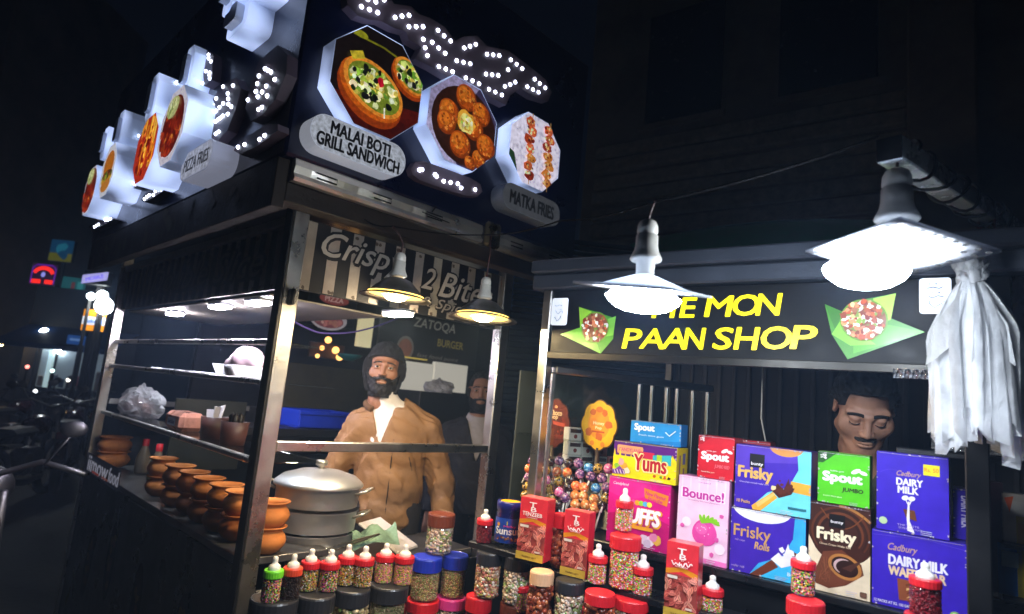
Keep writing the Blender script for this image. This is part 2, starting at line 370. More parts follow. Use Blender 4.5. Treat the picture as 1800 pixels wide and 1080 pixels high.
# ---------------------------------------------------------------- helpers: smooth bodies from a distance field
class Field:
    def __init__(s, xs, ys, zs):
        s.x, s.y, s.z = [np.asarray(a, np.float32) for a in (xs, ys, zs)]
        s.d = np.full((len(xs), len(ys), len(zs)), .08, np.float32)
    def sub(s, lo, hi):
        sl = []
        for a, l, h in zip((s.x, s.y, s.z), lo, hi):
            i = max(0, int(np.searchsorted(a, l))-1); j = min(len(a), int(np.searchsorted(a, h))+1); sl.append(slice(i, max(j, i+1)))
        return tuple(sl)
    def grid(s, sl): return s.x[sl[0]][:, None, None], s.y[sl[1]][None, :, None], s.z[sl[2]][None, None, :]
    def put(s, sl, v, k, op):
        a = s.d[sl]
        if op == 'sub':
            v = -v
            if k: h = np.clip(.5-.5*(a-v)/k, 0, 1); a[...] = a*(1-h)+v*h + k*h*(1-h)
            else: a[...] = np.maximum(a, v)
        else:
            if k: h = np.clip(.5+.5*(a-v)/k, 0, 1); a[...] = a*(1-h)+v*h - k*h*(1-h)
            else: a[...] = np.minimum(a, v)
    def ell(s, c, r, k=.0, op='add', R=None, F=None):
        """ellipsoid; F: 4x4 frame (head); R: 3x3 own rotation"""
        c = np.array(c, float); M = np.eye(3) if R is None else R
        if F is not None: c = F[:3, :3]@c+F[:3, 3]; M = F[:3, :3]@M
        b = max(r)+k+.03; sl = s.sub(c-b, c+b); X, Y, Z = s.grid(sl); X, Y, Z = X-c[0], Y-c[1], Z-c[2]
        q = [(M[0, i]*X+M[1, i]*Y+M[2, i]*Z)/r[i] for i in range(3)]
        k0 = np.sqrt(q[0]**2+q[1]**2+q[2]**2)+1e-6
        k1 = np.sqrt((q[0]/r[0])**2+(q[1]/r[1])**2+(q[2]/r[2])**2)+1e-6
        s.put(sl, (k0*(k0-1)/k1).astype(np.float32), k, op); return s
    def cap(s, a, b, ra, rb=None, k=.0, op='add', F=None, flat=None):
        rb = ra if rb is None else rb; a = np.array(a, float); b = np.array(b, float)
        if F is not None: a = F[:3, :3]@a+F[:3, 3]; b = F[:3, :3]@b+F[:3, 3]
        m = max(ra, rb)+k+.03; sl = s.sub(np.minimum(a, b)-m, np.maximum(a, b)+m); X, Y, Z = s.grid(sl)
        d = b-a; L = d@d+1e-12
        t = np.clip(((X-a[0])*d[0]+(Y-a[1])*d[1]+(Z-a[2])*d[2])/L, 0, 1)
        dx, dy, dz = X-a[0]-t*d[0], Y-a[1]-t*d[1], Z-a[2]-t*d[2]
        v = np.sqrt(dx*dx+dy*dy+dz*dz)-(ra+(rb-ra)*t)
        s.put(sl, v.astype(np.float32), k, op); return s
    def chain(s, pts, rs, k=.0, F=None):
        for i in range(len(pts)-1): s.cap(pts[i], pts[i+1], rs[i], rs[i+1], k, 'add', F)
        return s
    def ripple(s, amp, f, ph, lo=None, hi=None, rng=None):
        X, Y, Z = s.x[:, None, None], s.y[None, :, None], s.z[None, None, :]
        s.d += amp*(np.sin(f*(X*.9+Z*1.3+.6*np.sin(f*.35*Y))+ph)*np.sin(f*.6*(Y*1.2-X*.7+Z*.5)+ph*1.7)).astype(np.float32); return s
    def copy(s, off=0.):
        n = Field(s.x, s.y, s.z); n.d = s.d-np.float32(off); return n
    def cut(s, fn):                                 # keep where fn(X,Y,Z) < 0
        X, Y, Z = s.x[:, None, None], s.y[None, :, None], s.z[None, None, :]
        s.d = np.maximum(s.d, fn(X, Y, Z).astype(np.float32)); return s
    def minus(s, o, off=0.): s.d = np.maximum(s.d, -(o.d-np.float32(off))); return s
    def mesh(s, name):
        d = s.d; d[0] = d[-1] = .05; d[:, 0] = d[:, -1] = .05; d[:, :, 0] = d[:, :, -1] = .05
        ins = d < 0; n = d.shape
        c = np.zeros([k-1 for k in n], np.uint8)
        for i in (0, 1):
            for j in (0, 1):
                for k in (0, 1): c += ins[i:n[0]-1+i, j:n[1]-1+j, k:n[2]-1+k]
        act = np.argwhere((c > 0) & (c < 8)); idx = np.full(c.shape, -1, np.int32); idx[tuple(act.T)] = np.arange(len(act))
        P = np.zeros((len(act), 3)); cnt = np.zeros(len(act)); ax = (s.x, s.y, s.z)
        for a in range(3):
            o = [k for k in range(3) if k != a]
            for p in (0, 1):
                for q in (0, 1):
                    e = act.copy(); e[:, o[0]] += p; e[:, o[1]] += q; g = e.copy(); g[:, a] += 1
                    d0 = d[tuple(e.T)]; d1 = d[tuple(g.T)]; m = (d0 < 0) != (d1 < 0)
                    t = np.where(m, d0/np.where(m, d0-d1, 1), 0)
                    pt = np.stack([ax[i][e[:, i]] for i in range(3)], 1).astype(float); pt[:, a] += t*(ax[a][g[:, a]]-ax[a][e[:, a]])
                    P[m] += pt[m]; cnt[m] += 1
        P /= np.maximum(cnt, 1)[:, None]
        Q = []
        for a in range(3):
            o = [k for k in range(3) if k != a]
            s0 = [slice(None)]*3; s1 = [slice(None)]*3; s0[a] = slice(0, -1); s1[a] = slice(1, None)
            A = ins[tuple(s0)]; B = ins[tuple(s1)]; E = np.argwhere(A != B)
            E = E[(E[:, o[0]] > 0) & (E[:, o[1]] > 0) & (E[:, o[0]] < n[o[0]]-1) & (E[:, o[1]] < n[o[1]]-1)]
            if not len(E): continue
            f = A[tuple(E.T)]; q = []
            for p, r in ((1, 1), (0, 1), (0, 0), (1, 0)):
                g = E.copy(); g[:, o[0]] -= p; g[:, o[1]] -= r; q.append(idx[tuple(g.T)])
            q = np.stack(q, 1); fl = f if a != 1 else ~f
            q[~fl] = q[~fl][:, ::-1]; Q.append(q)
        Q = np.concatenate(Q) if Q else np.zeros((0, 4), int)
        me = bpy.data.meshes.new(name)
        me.vertices.add(len(P)); me.vertices.foreach_set('co', P.astype(np.float32).ravel())
        me.loops.add(len(Q)*4); me.loops.foreach_set('vertex_index', Q.astype(np.int32).ravel())
        me.polygons.add(len(Q)); me.polygons.foreach_set('loop_start', np.arange(0, len(Q)*4, 4, dtype=np.int32))
        me.update(calc_edges=True); me.validate()
        me.polygons.foreach_set('use_smooth', np.ones(len(me.polygons), bool)); return me
def spans(parts):
    out = []
    for a, b, st in parts: out += list(np.arange(a, b-1e-6, st))
    return out+[parts[-1][1]]
def rotz(a): c, s_ = math.cos(a), math.sin(a); return np.array([[c, -s_, 0], [s_, c, 0], [0, 0, 1.]])
def rotx(a): c, s_ = math.cos(a), math.sin(a); return np.array([[1, 0, 0], [0, c, -s_], [0, s_, c]])
def roty(a): c, s_ = math.cos(a), math.sin(a); return np.array([[c, 0, s_], [0, 1, 0], [-s_, 0, c]])

def head_on(f, F, big=1., fat=1., lids=False):
    E = lambda c, r, k=.02, op='add', R=None: f.ell(c, r, k, op, R, F)
    Cp = lambda a, b, ra, rb=None, k=.02, op='add': f.cap(a, b, ra, rb, k, op, F)
    E((0, .018, .035), (.074, .096, .088), 0)
    E((0, -.028, -.04), (.060*fat, .064, .078), .035)
    E((0, -.066, -.108), (.026, .022, .02), .03)
    for sx in (-1, 1):
        Cp((sx*.052*fat, -.002, -.07), (sx*.012, -.066, -.108), .02, .016, .03)
        E((sx*.046*fat, -.053, -.032), (.022, .022, .022), .035)
        Cp((sx*.05, -.068, .022), (sx*.01, -.086, .018), .010, .010, .016)
    for sx in (-1, 1): E((sx*.033, -.097, -.001), (.018, .013, .0115), .012, 'sub')
    Cp((0, -.088, .012), (0, -.108, -.034), .0085, .0115, .010)
    for sx in (-1, 1): E((sx*.0125, -.1, -.038), (.0085, .011, .0085), .006)
    E((0, -.087, -.071), (.027, .014, .022), .014)
    E((0, -.098, -.066), (.022, .0085, .0062), .005)
    E((0, -.096, -.0785), (.0195, .0095, .0075), .005)
    Cp((-.022, -.1, -.0722), (.022, -.1, -.0722), .0018, .0018, .003, 'sub')
    for sx in (-1, 1):                      # lids over the eyeball
        E((sx*.033, -.0805, .0085), (.0165, .0125, .0068), .004)
        E((sx*.033, -.0805, -.0095), (.0155, .0115, .0045), .004)
        if lids: E((sx*.033, -.0785, .001), (.0150, .0135, .0105), .004)
        E((sx*.078, .012, -.006), (.009, .02, .031), .008, 'add', rotz(sx*.35))
        E((sx*.084, .006, -.004), (.006, .011, .018), .005, 'sub')
    Cp((0, .012, -.08), (0, .022, -.17), .052, .056, .03)
def arm(f, sh, el, wr, r=(.047, .04, .028), k=.02): f.chain([sh, el, wr], r, k)
def hand_on(f, wr, d, side, down=(0, 0, -1)):
    """palm, four unequal bent fingers and a thumb from the palm's side; d = pointing direction"""
    wr = np.array(wr); d = np.array(d, float); d /= np.linalg.norm(d); dn = np.array(down, float); dn -= d*(dn@d); dn /= np.linalg.norm(dn)+1e-9
    sd = np.cross(d, dn)*side
    p0 = wr+d*.02; p1 = wr+d*.085
    for t in (-.026, -.009, .009, .026): f.cap(p0+sd*t*.6, p1+sd*t, .016, .0125, .012)
    for t, L in ((-.03, .058), (-.01, .075), (.01, .08), (.03, .07)):
        a = p1+sd*t; b = a+d*L*.5+dn*L*.12; c = b+d*L*.33+dn*L*.32; f.cap(a, b, .0095, .009, .004); f.cap(b, c, .009, .0075, .003)
    a = wr+d*.03+sd*.03; b = a+sd*.028+d*.022+dn*.012; c = b+d*.028+dn*.014+sd*.004
    f.cap(a, b, .013, .0105, .01); f.cap(b, c, .0105, .009, .004)

def make_person(label, loc, rz, skin, cloth, trousers, hh=1.70, pose=None, head_yaw=0., head_pitch=0., head_roll=0., hair='short', haircol='#0d0a09', jacket='bomber', fat=1., beard=1., head_off=(0, 0, 0), inner='#c9c4bd', brow=1., lids=False):
    """standing adult, local -Y is the front; hh = height of the crown"""
    zc = hh-.125                                     # head centre (between the ears)
    HF = np.eye(4); HF[:3, :3] = rotz(head_yaw)@rotx(head_pitch)@roty(head_roll); HF[:3, 3] = np.array([0, -.02, zc])+np.array(head_off)
    hc = HF[:3, 3]
    ex = np.abs(HF[:3, :3])
    xs = spans([(-.42, hc[0]-.108, .009), (hc[0]-.108, hc[0]+.108, .0027), (hc[0]+.108, .42, .009)])
    ys = spans([(-.46, hc[1]-.14, .009), (hc[1]-.14, hc[1]+.135, .0027), (hc[1]+.135, .24, .009)])
    zs = spans([(-.01, hc[2]-.17, .009), (hc[2]-.17, hc[2]+.145, .0027), (hc[2]+.145, hc[2]+.165, .009)])
    f = Field(xs, ys, zs); sh = zc-.238; k = hh/1.7
    # body under the clothes
    f.ell((0, .0, sh-.13), (.15, .095, .2), 0); f.ell((0, 0, sh-.42), (.14, .09, .17), .06); f.cap((-.12, .01, sh-.05), (.12, .01, sh-.05), .05, .05, .05)
    f.cap((head_off[0]*.4, .012, sh), (head_off[0], .005+head_off[1]*.6, zc-.15), .062, .054, .03)
    P = pose or {}
    hz = .92*k
    arms = {}
    for sd, key in ((-1, 'R'), (1, 'L')):
        el, wr, hd = P.get(key, ((sd*.25, .01, sh-.29), (sd*.26, -.08, sh-.54), (0, -.15, -1)))
        s0 = (sd*.175, .01, sh-.062); arms[key] = (s0, el, wr); f.chain([s0, el, wr], (.048, .038, .026), .02); hand_on(f, wr, hd, -sd)
        f.chain([(sd*.085, 0, hz), (sd*.1, -.005, .5*k), (sd*.1, .01, .09)], (.082, .056, .042), .02)
        f.cap((sd*.1, .01, .05), (sd*.115, -.14, .035), .04, .032, .02)
    head_on(f, HF, fat=fat, lids=lids)
    sk = mat('skin_'+skin, skin, .48, var=.1, scale=40, bump=.08, bscale=220, sss=.12)
    body = link('person', f.mesh('person'), None, loc, (0, 0, rz)); body.data.materials.append(sk)
    tag(body, label, 'person')
    def hp(v): return tuple(HF[:3, :3]@np.array(v)+HF[:3, 3])
    inv = np.linalg.inv(HF)
    def hcoord(X, Y, Z): return [inv[i, 0]*X+inv[i, 1]*Y+inv[i, 2]*Z+inv[i, 3] for i in range(3)]
    hsl = f.sub(hc-np.array([.13, .16, .2]), hc+np.array([.13, .16, .16]))
    hd_ = Field(f.x[hsl[0]], f.y[hsl[1]], f.z[hsl[2]]); hd_.d = f.d[hsl].copy()
    HX, HY, HZ = hcoord(hd_.x[:, None, None], hd_.y[None, :, None], hd_.z[None, None, :])
    smax = lambda *a: np.maximum.reduce([np.broadcast_to(q, hd_.d.shape) for q in a])
    wob = (.004*np.sin(HX*120+HZ*70)*np.sin(HY*95+1)+.003*np.sin(HX*210)*np.sin(HZ*190)).astype(np.float32)
    hm = mat('hair_'+haircol, haircol, .65, var=.35, scale=160, bump=.5, bscale=300)
    def shell(name, off, region, m, tex=0.):
        g = hd_.copy(off); g.d = np.maximum(g.d+(wob*tex if tex else 0), region).astype(np.float32)
        o = link(name, g.mesh(name), body); o.data.materials.append(m); return o
    if hair == 'beanie':
        knit = mat('navy_knit', '#0c0b10', .95, var=.25, scale=50, bump=.6, bscale=260)
        front = np.where(HZ > -.02, -(HZ-.048)-(HY+.06)*.25, (-.016-HY)*1.)       # brim across the forehead, then down behind the cheeks
        reg = np.minimum(-(HZ-.05)-.25*(HY+.06), np.maximum(-.022-HY+np.abs(HX)*0, -(HZ+.125)))
        shell('knit_hat', .022, np.maximum(reg, -(HZ+.13)), knit, .35)
    elif hair == 'short':
        side = np.maximum(-(HZ+.01)+.0*HX, -(HY-.0)-.03)
        top = -(HZ-.075)-(HY+.05)*.55-.05*np.cos(HX*18)*0
        shell('hair', .010, np.minimum(top, np.minimum(np.maximum(-(HY+.045), -(HZ-.024)), np.maximum(-(HY-.026), -(HZ+.06)))), hm, 1.)
    elif hair == 'full':
        top = -(HZ-.078)-(HY+.06)*.5
        back = np.minimum(np.maximum(-(HY+.045), -(HZ-.024)), np.maximum(-(HY-.026), -(HZ+.06)))
        g = hd_.copy(.014); cx = Field(hd_.x, hd_.y, hd_.z); cx.ell((0, -.01, .09), (.074, .085, .045), 0, 'add', None, HF)
        g.d = np.minimum(g.d, cx.d); g.d = np.maximum(g.d+wob*1.3, np.minimum(top, back)).astype(np.float32)
        o = link('hair', g.mesh('hair'), body); o.data.materials.append(hm)
    # brows, moustache, beard
    bz = .0235
    reg = np.maximum(np.abs(HZ-bz+.25*(np.abs(HX)-.033)**1*0.35+(np.abs(HX)-.03)**2*7)-.0042*brow, np.maximum(np.abs(np.abs(HX)-.034)-.022, HY+.05))
    shell('eyebrows', .0028, reg, hm)
    if lids: shell('eyelashes', .0016, np.maximum(np.abs(HZ+.0095-(np.abs(HX)-.033)**2*9)-.0016, np.maximum(np.abs(np.abs(HX)-.034)-.0155, HY+.05)), hm)
    if beard:
        line = -.045+.62*np.abs(HY+.02)*0
        jaw = np.maximum(HZ+.035+.55*np.clip(-(HY+.05), 0, .05)*0+np.where(HY > -.02, -.06, 0)*0, HY-.012)
        jawl = HZ-(-.052+np.clip((HY+.07)*.95, -.02, .085))          # runs from the chin corners up towards the ears
        mouth = ((HX/.03)**2+((HZ+.0735)/.0135)**2-1)*.008
        reg = np.maximum(np.maximum(jawl, HY-.004), np.maximum(-mouth, -(HZ+.15)))
        must = np.maximum(np.abs(HZ+.0555-.0*HX+(HX/.045)**2*.012)-(.0072 if beard > .6 else .0048), np.maximum(np.abs(HX)-(.042 if beard > .6 else .03), HY+.05))
        must2 = np.maximum(np.maximum(np.abs(np.abs(HX)-.036)-.0085, HY+.03), np.maximum(HZ+.052, -(HZ+.1)))
        nose = ((HX/.021)**2+((HZ+.036)/.014)**2-1)*.008
        rg = np.minimum(np.minimum(reg, must), must2) if beard > .6 else must
        shell('beard' if beard > .6 else 'moustache', .0095 if beard > .9 else (.005 if beard > .6 else .0032), np.maximum(rg, -nose), hm, .6 if beard > .9 else .2)
    white = mat('eye_white', '#b9b0a8', .2, var=.05, spec=.6); dark = mat('iris_brown', '#120a06', .12, var=.1)
    for sx in (-1, 1):
        m = MB(); m.blob((0, 0, 0), .0128, 14, 10); e = m.build('eye', white, body, hp((sx*.033, -.0765, .0)))
        gz = np.array(P.get('gaze', (0, -1, 0)), float); gz = HF[:3, :3]@(gz/np.linalg.norm(gz)); v = Vector(gz)
        q = v.to_track_quat('Z', 'Y').to_matrix().to_4x4()
        m = MB(); m.lathe([(.0066, .0112), (.0055, .0125), (.003, .0132), (0.0001, .0133)], 12, T=q); m.build('iris', dark, e)
    # trousers and shoes
    g = Field(f.x[::1], f.y, zs); xs2 = spans([(-.3, .3, .012)]); ys2 = spans([(-.26, .2, .012)]); g = Field(xs2, ys2, spans([(-.012, 1.05*k, .014)]))
    g.ell((0, 0, hz), (.175, .115, .13), 0)
    for sd in (-1, 1): g.chain([(sd*.085, 0, hz-.02), (sd*.1, -.005, .5*k), (sd*.1, .01, .1)], (.098, .075, .068), .03)
    g.ripple(.003, 38, .5); o = link('trousers', g.mesh('trousers'), body); o.data.materials.append(mat('cloth_'+trousers, trousers, .85, var=.2, bump=.2, bscale=200))
    g = Field(xs2, ys2, spans([(-.012, .14, .01)]))
    for sd in (-1, 1): g.cap((sd*.1, .02, .06), (sd*.115, -.15, .045), .055, .045, .0)
    g.cut(lambda X, Y, Z: -(Z-.002)+0*X); o = link('shoes', g.mesh('shoes'), body); o.data.materials.append(mat('shoe_black', '#0c0b0b', .4))
    # jacket or shirt
    jx = spans([(-.44, .44, .0075)]); jy = spans([(-.46, .25, .0075)]); jz = spans([(hz-.12, sh+.21, .0075)])
    g = Field(jx, jy, jz); B = P.get('bulk', 1.)
    g.ell((0, .005, sh-.13), (.19*B, .128*B, .23), 0); g.ell((0, 0, sh-.37), (.19*B, .135*B, .2), .07); g.ell((0, 0, sh-.5), (.178*B, .13*B, .11), .06)
    
    for sd in (-1, 1): g.cap((sd*.02, .014, sh-.01), (sd*.165, .012, sh-.058), .075, .062, .05)
    nx = head_off[0]*.8; g.cap((nx*.6, .02, sh), (nx, .016, sh+.07), .078, .066, .025)
    for key in 'RL':
        s0, el, wr = [np.array(q) for q in arms[key]]
        cuff = wr+(wr-el)/np.linalg.norm(wr-el)*-.01
        g.chain([s0, el, cuff], (.077*B, .063*B, .05), .04)
    g.ripple(.007, 24, 1.2); g.ripple(.0036, 52, .3); g.ripple(.0010, 90, 2.1)
    jm = mat('jacket_'+cloth, cloth, .62 if jacket == 'bomber' else .8, var=.16, scale=9, bump=.4, bscale=28)
    body_j = g.copy()
    if jacket == 'bomber':
        g.cut(lambda X, Y, Z: np.where(np.abs(X-nx) < .105, Z-(sh+.062)-Y*.25, -1))
        g.cut(lambda X, Y, Z: np.where(Y < .0, -(np.abs(X-nx)-(.012+np.clip(Z-(sh-.10), -1, .3)*.31)), -1)+0*Z)   # open V below the throat
    elif jacket == 'suit':
        g.cut(lambda X, Y, Z: np.where(np.abs(X-nx) < .105, Z-(sh+.06)-Y*.25, -1))
        g.cut(lambda X, Y, Z: np.where(Y < .0, -(np.abs(X-nx)-(.006+np.clip(Z-(sh-.20), -1, .4)*.28)), -1)+0*Z)
    else:
        g.cut(lambda X, Y, Z: np.where(np.abs(X-nx) < .105, Z-(sh+.055)-Y*.3, -1))
        g.cut(lambda X, Y, Z: np.where(Y < .0, -(np.abs(X-nx)-(.004+np.clip(Z-(sh-.02), -1, .3)*.55)), -1)+0*Z)
    o = link('jacket' if jacket != 'shirt' else 'shirt', g.mesh('jacket'), body); o.data.materials.append(jm)
    if jacket != 'shirt':
        n = Field(jx, jy, jz); n.ell((0, .005, sh-.12), (.165, .112, .2), 0); n.cap((-.09, .012, sh-.05), (.09, .012, sh-.05), .055, .055, .05)
        n.cap((head_off[0]*.5, .015, sh), (head_off[0]*.97, .0+head_off[1]*.5, sh+(.132 if jacket == 'bomber' else .09)), .078, .069, .03)
        n.ripple(.002, 90, .4); n.cut(lambda X, Y, Z: Z-(sh+(.142 if jacket == 'bomber' else .085))-Y*.3+0*X); o2 = link('polo_neck' if jacket == 'bomber' else 'shirt', n.mesh('inner'), body); o2.data.materials.append(mat('cloth_'+inner, inner, .85, var=.06, bump=.2, bscale=120))
    if jacket == 'bomber':                          # knitted stand-up collar round the neck, open at the throat
        cb_ = MB(); cb_.tube([(nx+.088*math.sin(a), .016-.082*math.cos(a), sh+.052+.012*math.cos(a-PI)-.02*max(0, math.cos(a))) for a in [rad(38)+rad(284)*k_/26 for k_ in range(27)]], .017, 10, flat=1.); cb_.build('collar', mat('rib_knit_brown', '#5f442a', .9, var=.2, scale=60, bump=.5, bscale=180), o)
        zp = MB(); pts = []
        for i in range(30):
            z = sh-.11-.36*i/29; col_ = body_j.d[int(np.searchsorted(body_j.x, 0.)), :, min(len(jz)-1, int(np.searchsorted(body_j.z, z)))]
            w = np.where(col_ < 0)[0]; pts.append((0, (body_j.y[w[0]]-.001) if len(w) else -.13, z))
        zp.tube(pts, .0055, 6, flat=.6); zp.build('zip', mat('zip_dark', '#2b2320', .4, .5), o)
        def on_chest(x, z):
            col_ = body_j.d[int(np.searchsorted(body_j.x, x)), :, min(len(jz)-1, int(np.searchsorted(body_j.z, z)))]; w = np.where(col_ < 0)[0]
            return (x, (body_j.y[w[0]]-.001) if len(w) else -.13, z)
        zp = MB(); zp.tube([on_chest(.075+.004*i, sh-.16-.012*i) for i in range(9)], .005, 6, flat=.6); zp.build('pocket_zip', mat('zip_dark', '#2b2320', .4, .5), o)
    return body
# ---------------------------------------------------------------- shared materials
RNG = random.Random(7)
STEEL = mat('brushed_steel', (.62, .60, .57), .30, 1., var=.12, scale=7, bump=.05, bscale=40, dirt=.35)
STEELD = mat('worn_steel', (.42, .40, .38), .42, 1., var=.2, scale=9, bump=.08, bscale=30, dirt=.5)
CHROME = mat('chrome_sheet', (.78, .74, .66), .34, .85, var=.1, scale=5, bump=.35, bscale=9, dirt=.25)
BLACKM = mat('black_paint', '#121214', .38, var=.3, scale=8, bump=.05, dirt=.2)
BLACKP = mat('black_panel', '#0b0b0d', .3, var=.3, scale=5)
GREYM = mat('grey_channel', '#424854', .5, .3, var=.2, scale=6, bump=.1, dirt=.45)
WOODD = mat('brown_board', '#2b2118', .6, var=.35, scale=6, bump=.2, dirt=.4)
WHITEP = mat('white_acrylic', '#d8dce6', .3, var=.05, scale=4)
GLASS = clearmat('clear_glass', (.93, .96, .95), 1.4, .02)
PET = clearmat('clear_plastic', (.97, .97, .97), 1.6, .08)
POLY = clearmat('polythene', (1, 1, 1), 1.3, .22, haze=.8)
INK = printmat('ink_satin', .36, .4, bump=.16)
INKB = printmat('ink_board', .6, 0., bump=.12)
CABLE = mat('black_cable', '#0c0c0d', .5)
CERAM = mat('ceramic_holder', '#d2cdc2', .35, var=.12, scale=14, dirt=.25)
DARKW = mat('dark_render_wall', '#1f1c1a', .85, var=.3, scale=2.5, bump=.3, bscale=12)
LED = emit('led_cool', (.72, .80, 1.), 16., sample=False)
LEDSIDE = emit('backlit_white', (.50, .62, 1.), .3)
_n = LEDSIDE.node_tree; _v = _n.nodes.new('ShaderNodeTexNoise'); _v.inputs['Scale'].default_value = 5.; _v.inputs['Detail'].default_value = 1
_t = _n.nodes.new('ShaderNodeTexCoord'); _n.links.new(_t.outputs['Object'], _v.inputs['Vector'])      # noise in the glow imitates hot spots of LEDs behind acrylic
_m = _n.nodes.new('ShaderNodeMapRange'); _m.inputs[1].default_value = .38; _m.inputs[2].default_value = .68; _m.inputs[3].default_value = .14; _m.inputs[4].default_value = 1.15
_n.links.new(_v.outputs[0], _m.inputs[0]); _n.links.new(_m.outputs[0], _n.nodes['Principled BSDF'].inputs['Emission Strength'])

# ---------------------------------------------------------------- ground
m = MB(); n = 40
for i in range(1): m.add([(-120, -120, 0), (160, -120, 0), (160, 160, 0), (-120, 160, 0)], [[0, 1, 2, 3]])
gr = m.build('ground', mat('dusty_asphalt', '#2e2a26', .85, var=.35, scale=1.7, bump=.5, bscale=22, dirt=.5)); tag(gr, kind='structure')

# ---------------------------------------------------------------- snack stall (left): frame, counters, shelves, valance
AX, AY = .98, 2.165
A = thing('snack_stall', 'stainless steel framed snack stall with striped valance, clay pot counter and steamer', 'food stall', (AX, AY, 0))
def post(x0, x1, y0, y1, z0, z1, mm=STEEL, par=A, name='post'):
    MB().box(x0, x1, y0, y1, z0, z1, .004).build(name, mm, par)
post(0, .062, 0, .05, .0, 2.24); post(1.12, 1.18, 0, .055, 0, 2.24); post(0, .055, 2.36, 2.42, 0, 2.24); post(1.12, 1.18, 2.36, 2.42, 0, 2.24)
MB().box(-.012, -.001, -.004, .05, .3, 2.2, .003).build('post_edge', BLACKM, A)
def part(name, mm, par, *boxes, b=.003):
    q = MB()
    for bb in boxes: q.box(*bb, b)
    return q.build(name, mm, par)
part('front_rail', STEEL, A, (.063, 1.119, .005, .045, 1.288, 1.324))
part('side_rail', STEELD, A, (.008, .045, .052, 2.358, 2.13, 2.165))
part('back_rail', STEELD, A, (.063, 1.119, 2.37, 2.4, 1.29, 1.325))
part('counter_top', mat('dull_counter_sheet', (.20, .19, .19), .35, .8, var=.3, dirt=.5), A, (.012, .36, .052, 2.358, .885, .912), (.362, 1.118, .052, .40, .815, .842))
sp = part('side_panel', BLACKP, A, (.004, .02, .052, 2.358, .06, .884))
pr = Print((.0035, 2.36, .06), (0, -1, 0), (0, 0, 1))          # faint food pictures printed on the black side panel
rg = random.Random(3)
for cx_, cy_ in ((.45, .40), (.85, .5), (1.35, .42), (1.9, .45)):
    pr.ell(cx_, cy_, .07, .19, '#1c1a1a', 24, rg.uniform(-.2, .2)); pr.ell(cx_, cy_, .045, .15, '#2a130d', 20)
    for i in range(14): pr.lump(cx_+rg.uniform(-.03, .03), cy_+rg.uniform(-.12, .12), .022, jitc(rg.choice(['#5a2413', '#6a4a1a', '#3a1a12']), rg), rg)
for i in range(26): pr.lump(rg.uniform(.1, 2.2), rg.uniform(.02, .22), rg.uniform(.015, .04), jitc(rg.choice(['#4d3f0a', '#5a4a10', '#2a2a0a']), rg), rg, asp=.45)
o = pr.build('picture_print', INKB, sp); o['kind'] = 'stuff'
part('front_panel', BLACKP, A, (.064, 1.118, .006, .022, .06, .812))
part('inner_panel', BLACKP, A, (.36, .372, .41, 2.35, .06, .884))
stk = Print((.0032, 2.38, .84), (0, -1, 0), (0, 0, 1))           # white lettering strip along the counter edge
stk.rect(.02, .045, .78, .155, '#20202a'); stk.text('iimow', .30, .10, .46, .085, '#c9c9d6', .03); stk.rect(.2, .058, .36, .07, '#b0402a'); stk.rect(.42, .06, .56, .07, '#a8583a'); stk.text('food', .66, .1, .2, .075, '#bfbfcc', .03)
stk.build('lettering_strip', printmat('ink_strip_glow', .35, .2, glow=.22), A)  # strip is no lamp; its glow is light put into the ink
for z in (1.243, 1.532, 1.685):                                   # glass shelves with steel front bars
    w = .24 if z < 1.6 else .18
    sh_ = MB().box(.057, .057+w, .06, 2.35, z-.006, z, .002).build('shelf', GLASS, A)
    MB().box(.028, .056, .052, 2.358, z-.014, z+.008, .004).build('shelf_bar', STEEL, sh_)
part('back_panel', mat('dark_olive_panel', '#2a2a1c', .5, var=.2), A, (.40, .86, 2.20, 2.22, .9, 1.36))
# valances
def valance(name, o, ex, L, H, words):
    v = MB(); ex = Vector(ex); nrm = ex.cross(Vector((0, 0, 1))); o = Vector(o)
    T = Matrix(((ex.x, -nrm.x, 0, o.x), (ex.y, -nrm.y, 0, o.y), (0, 0, 1, o.z), (0, 0, 0, 1)))
    b = v.box(0, L, 0, .012, 0, H, .002, T).build(name, mat('valance_black', '#141213', .6, var=.2), A)
    p = Print(o+nrm*.0004, ex, (0, 0, 1)); r2 = random.Random(5); x = .0; k = 0
    while x < L-.01:
        if k % 2 == 0:
            p.rect(x, .004, min(x+.047, L), H-.004, jitc('#a2988a', r2, .06))
            for q in range(3):
                if r2.random() < .5: p.lump(x+r2.uniform(.004, .043), r2.choice([.012, H-.02]), .008, '#5a4c3c', r2)
        x += .052; k += 1
    for (t, cx_, cy_, w, h, sc) in words:
        p.text(t, cx_+.004, cy_-.006, w, h, '#0d0b0b', .075, .35); p.text(t, cx_, cy_, w, h, '#0d0b0b', .075, .35); p.text(t, cx_, cy_, w*.985, h*.96, sc, .012, .35)
    p.build('lettering', INKB, b); return b
valance('front_valance', (.064, .03, 1.885), (1, 0, 0), 1.053, .275, [('Crispy', .27, .185, .40, .135, '#b9b1a5'), ('2', .60, .165, .075, .1, '#b9b1a5'), ('Bites', .83, .155, .34, .12, '#b9b1a5'), ('Tasty & Spicy', .60, .055, .52, .06, '#a59c90')])
valance('side_valance', (.03, 2.355, 1.885), (0, -1, 0), 2.30, .245, [('Double Slice', 1.35, .13, 1.5, .14, '#8f887c')])
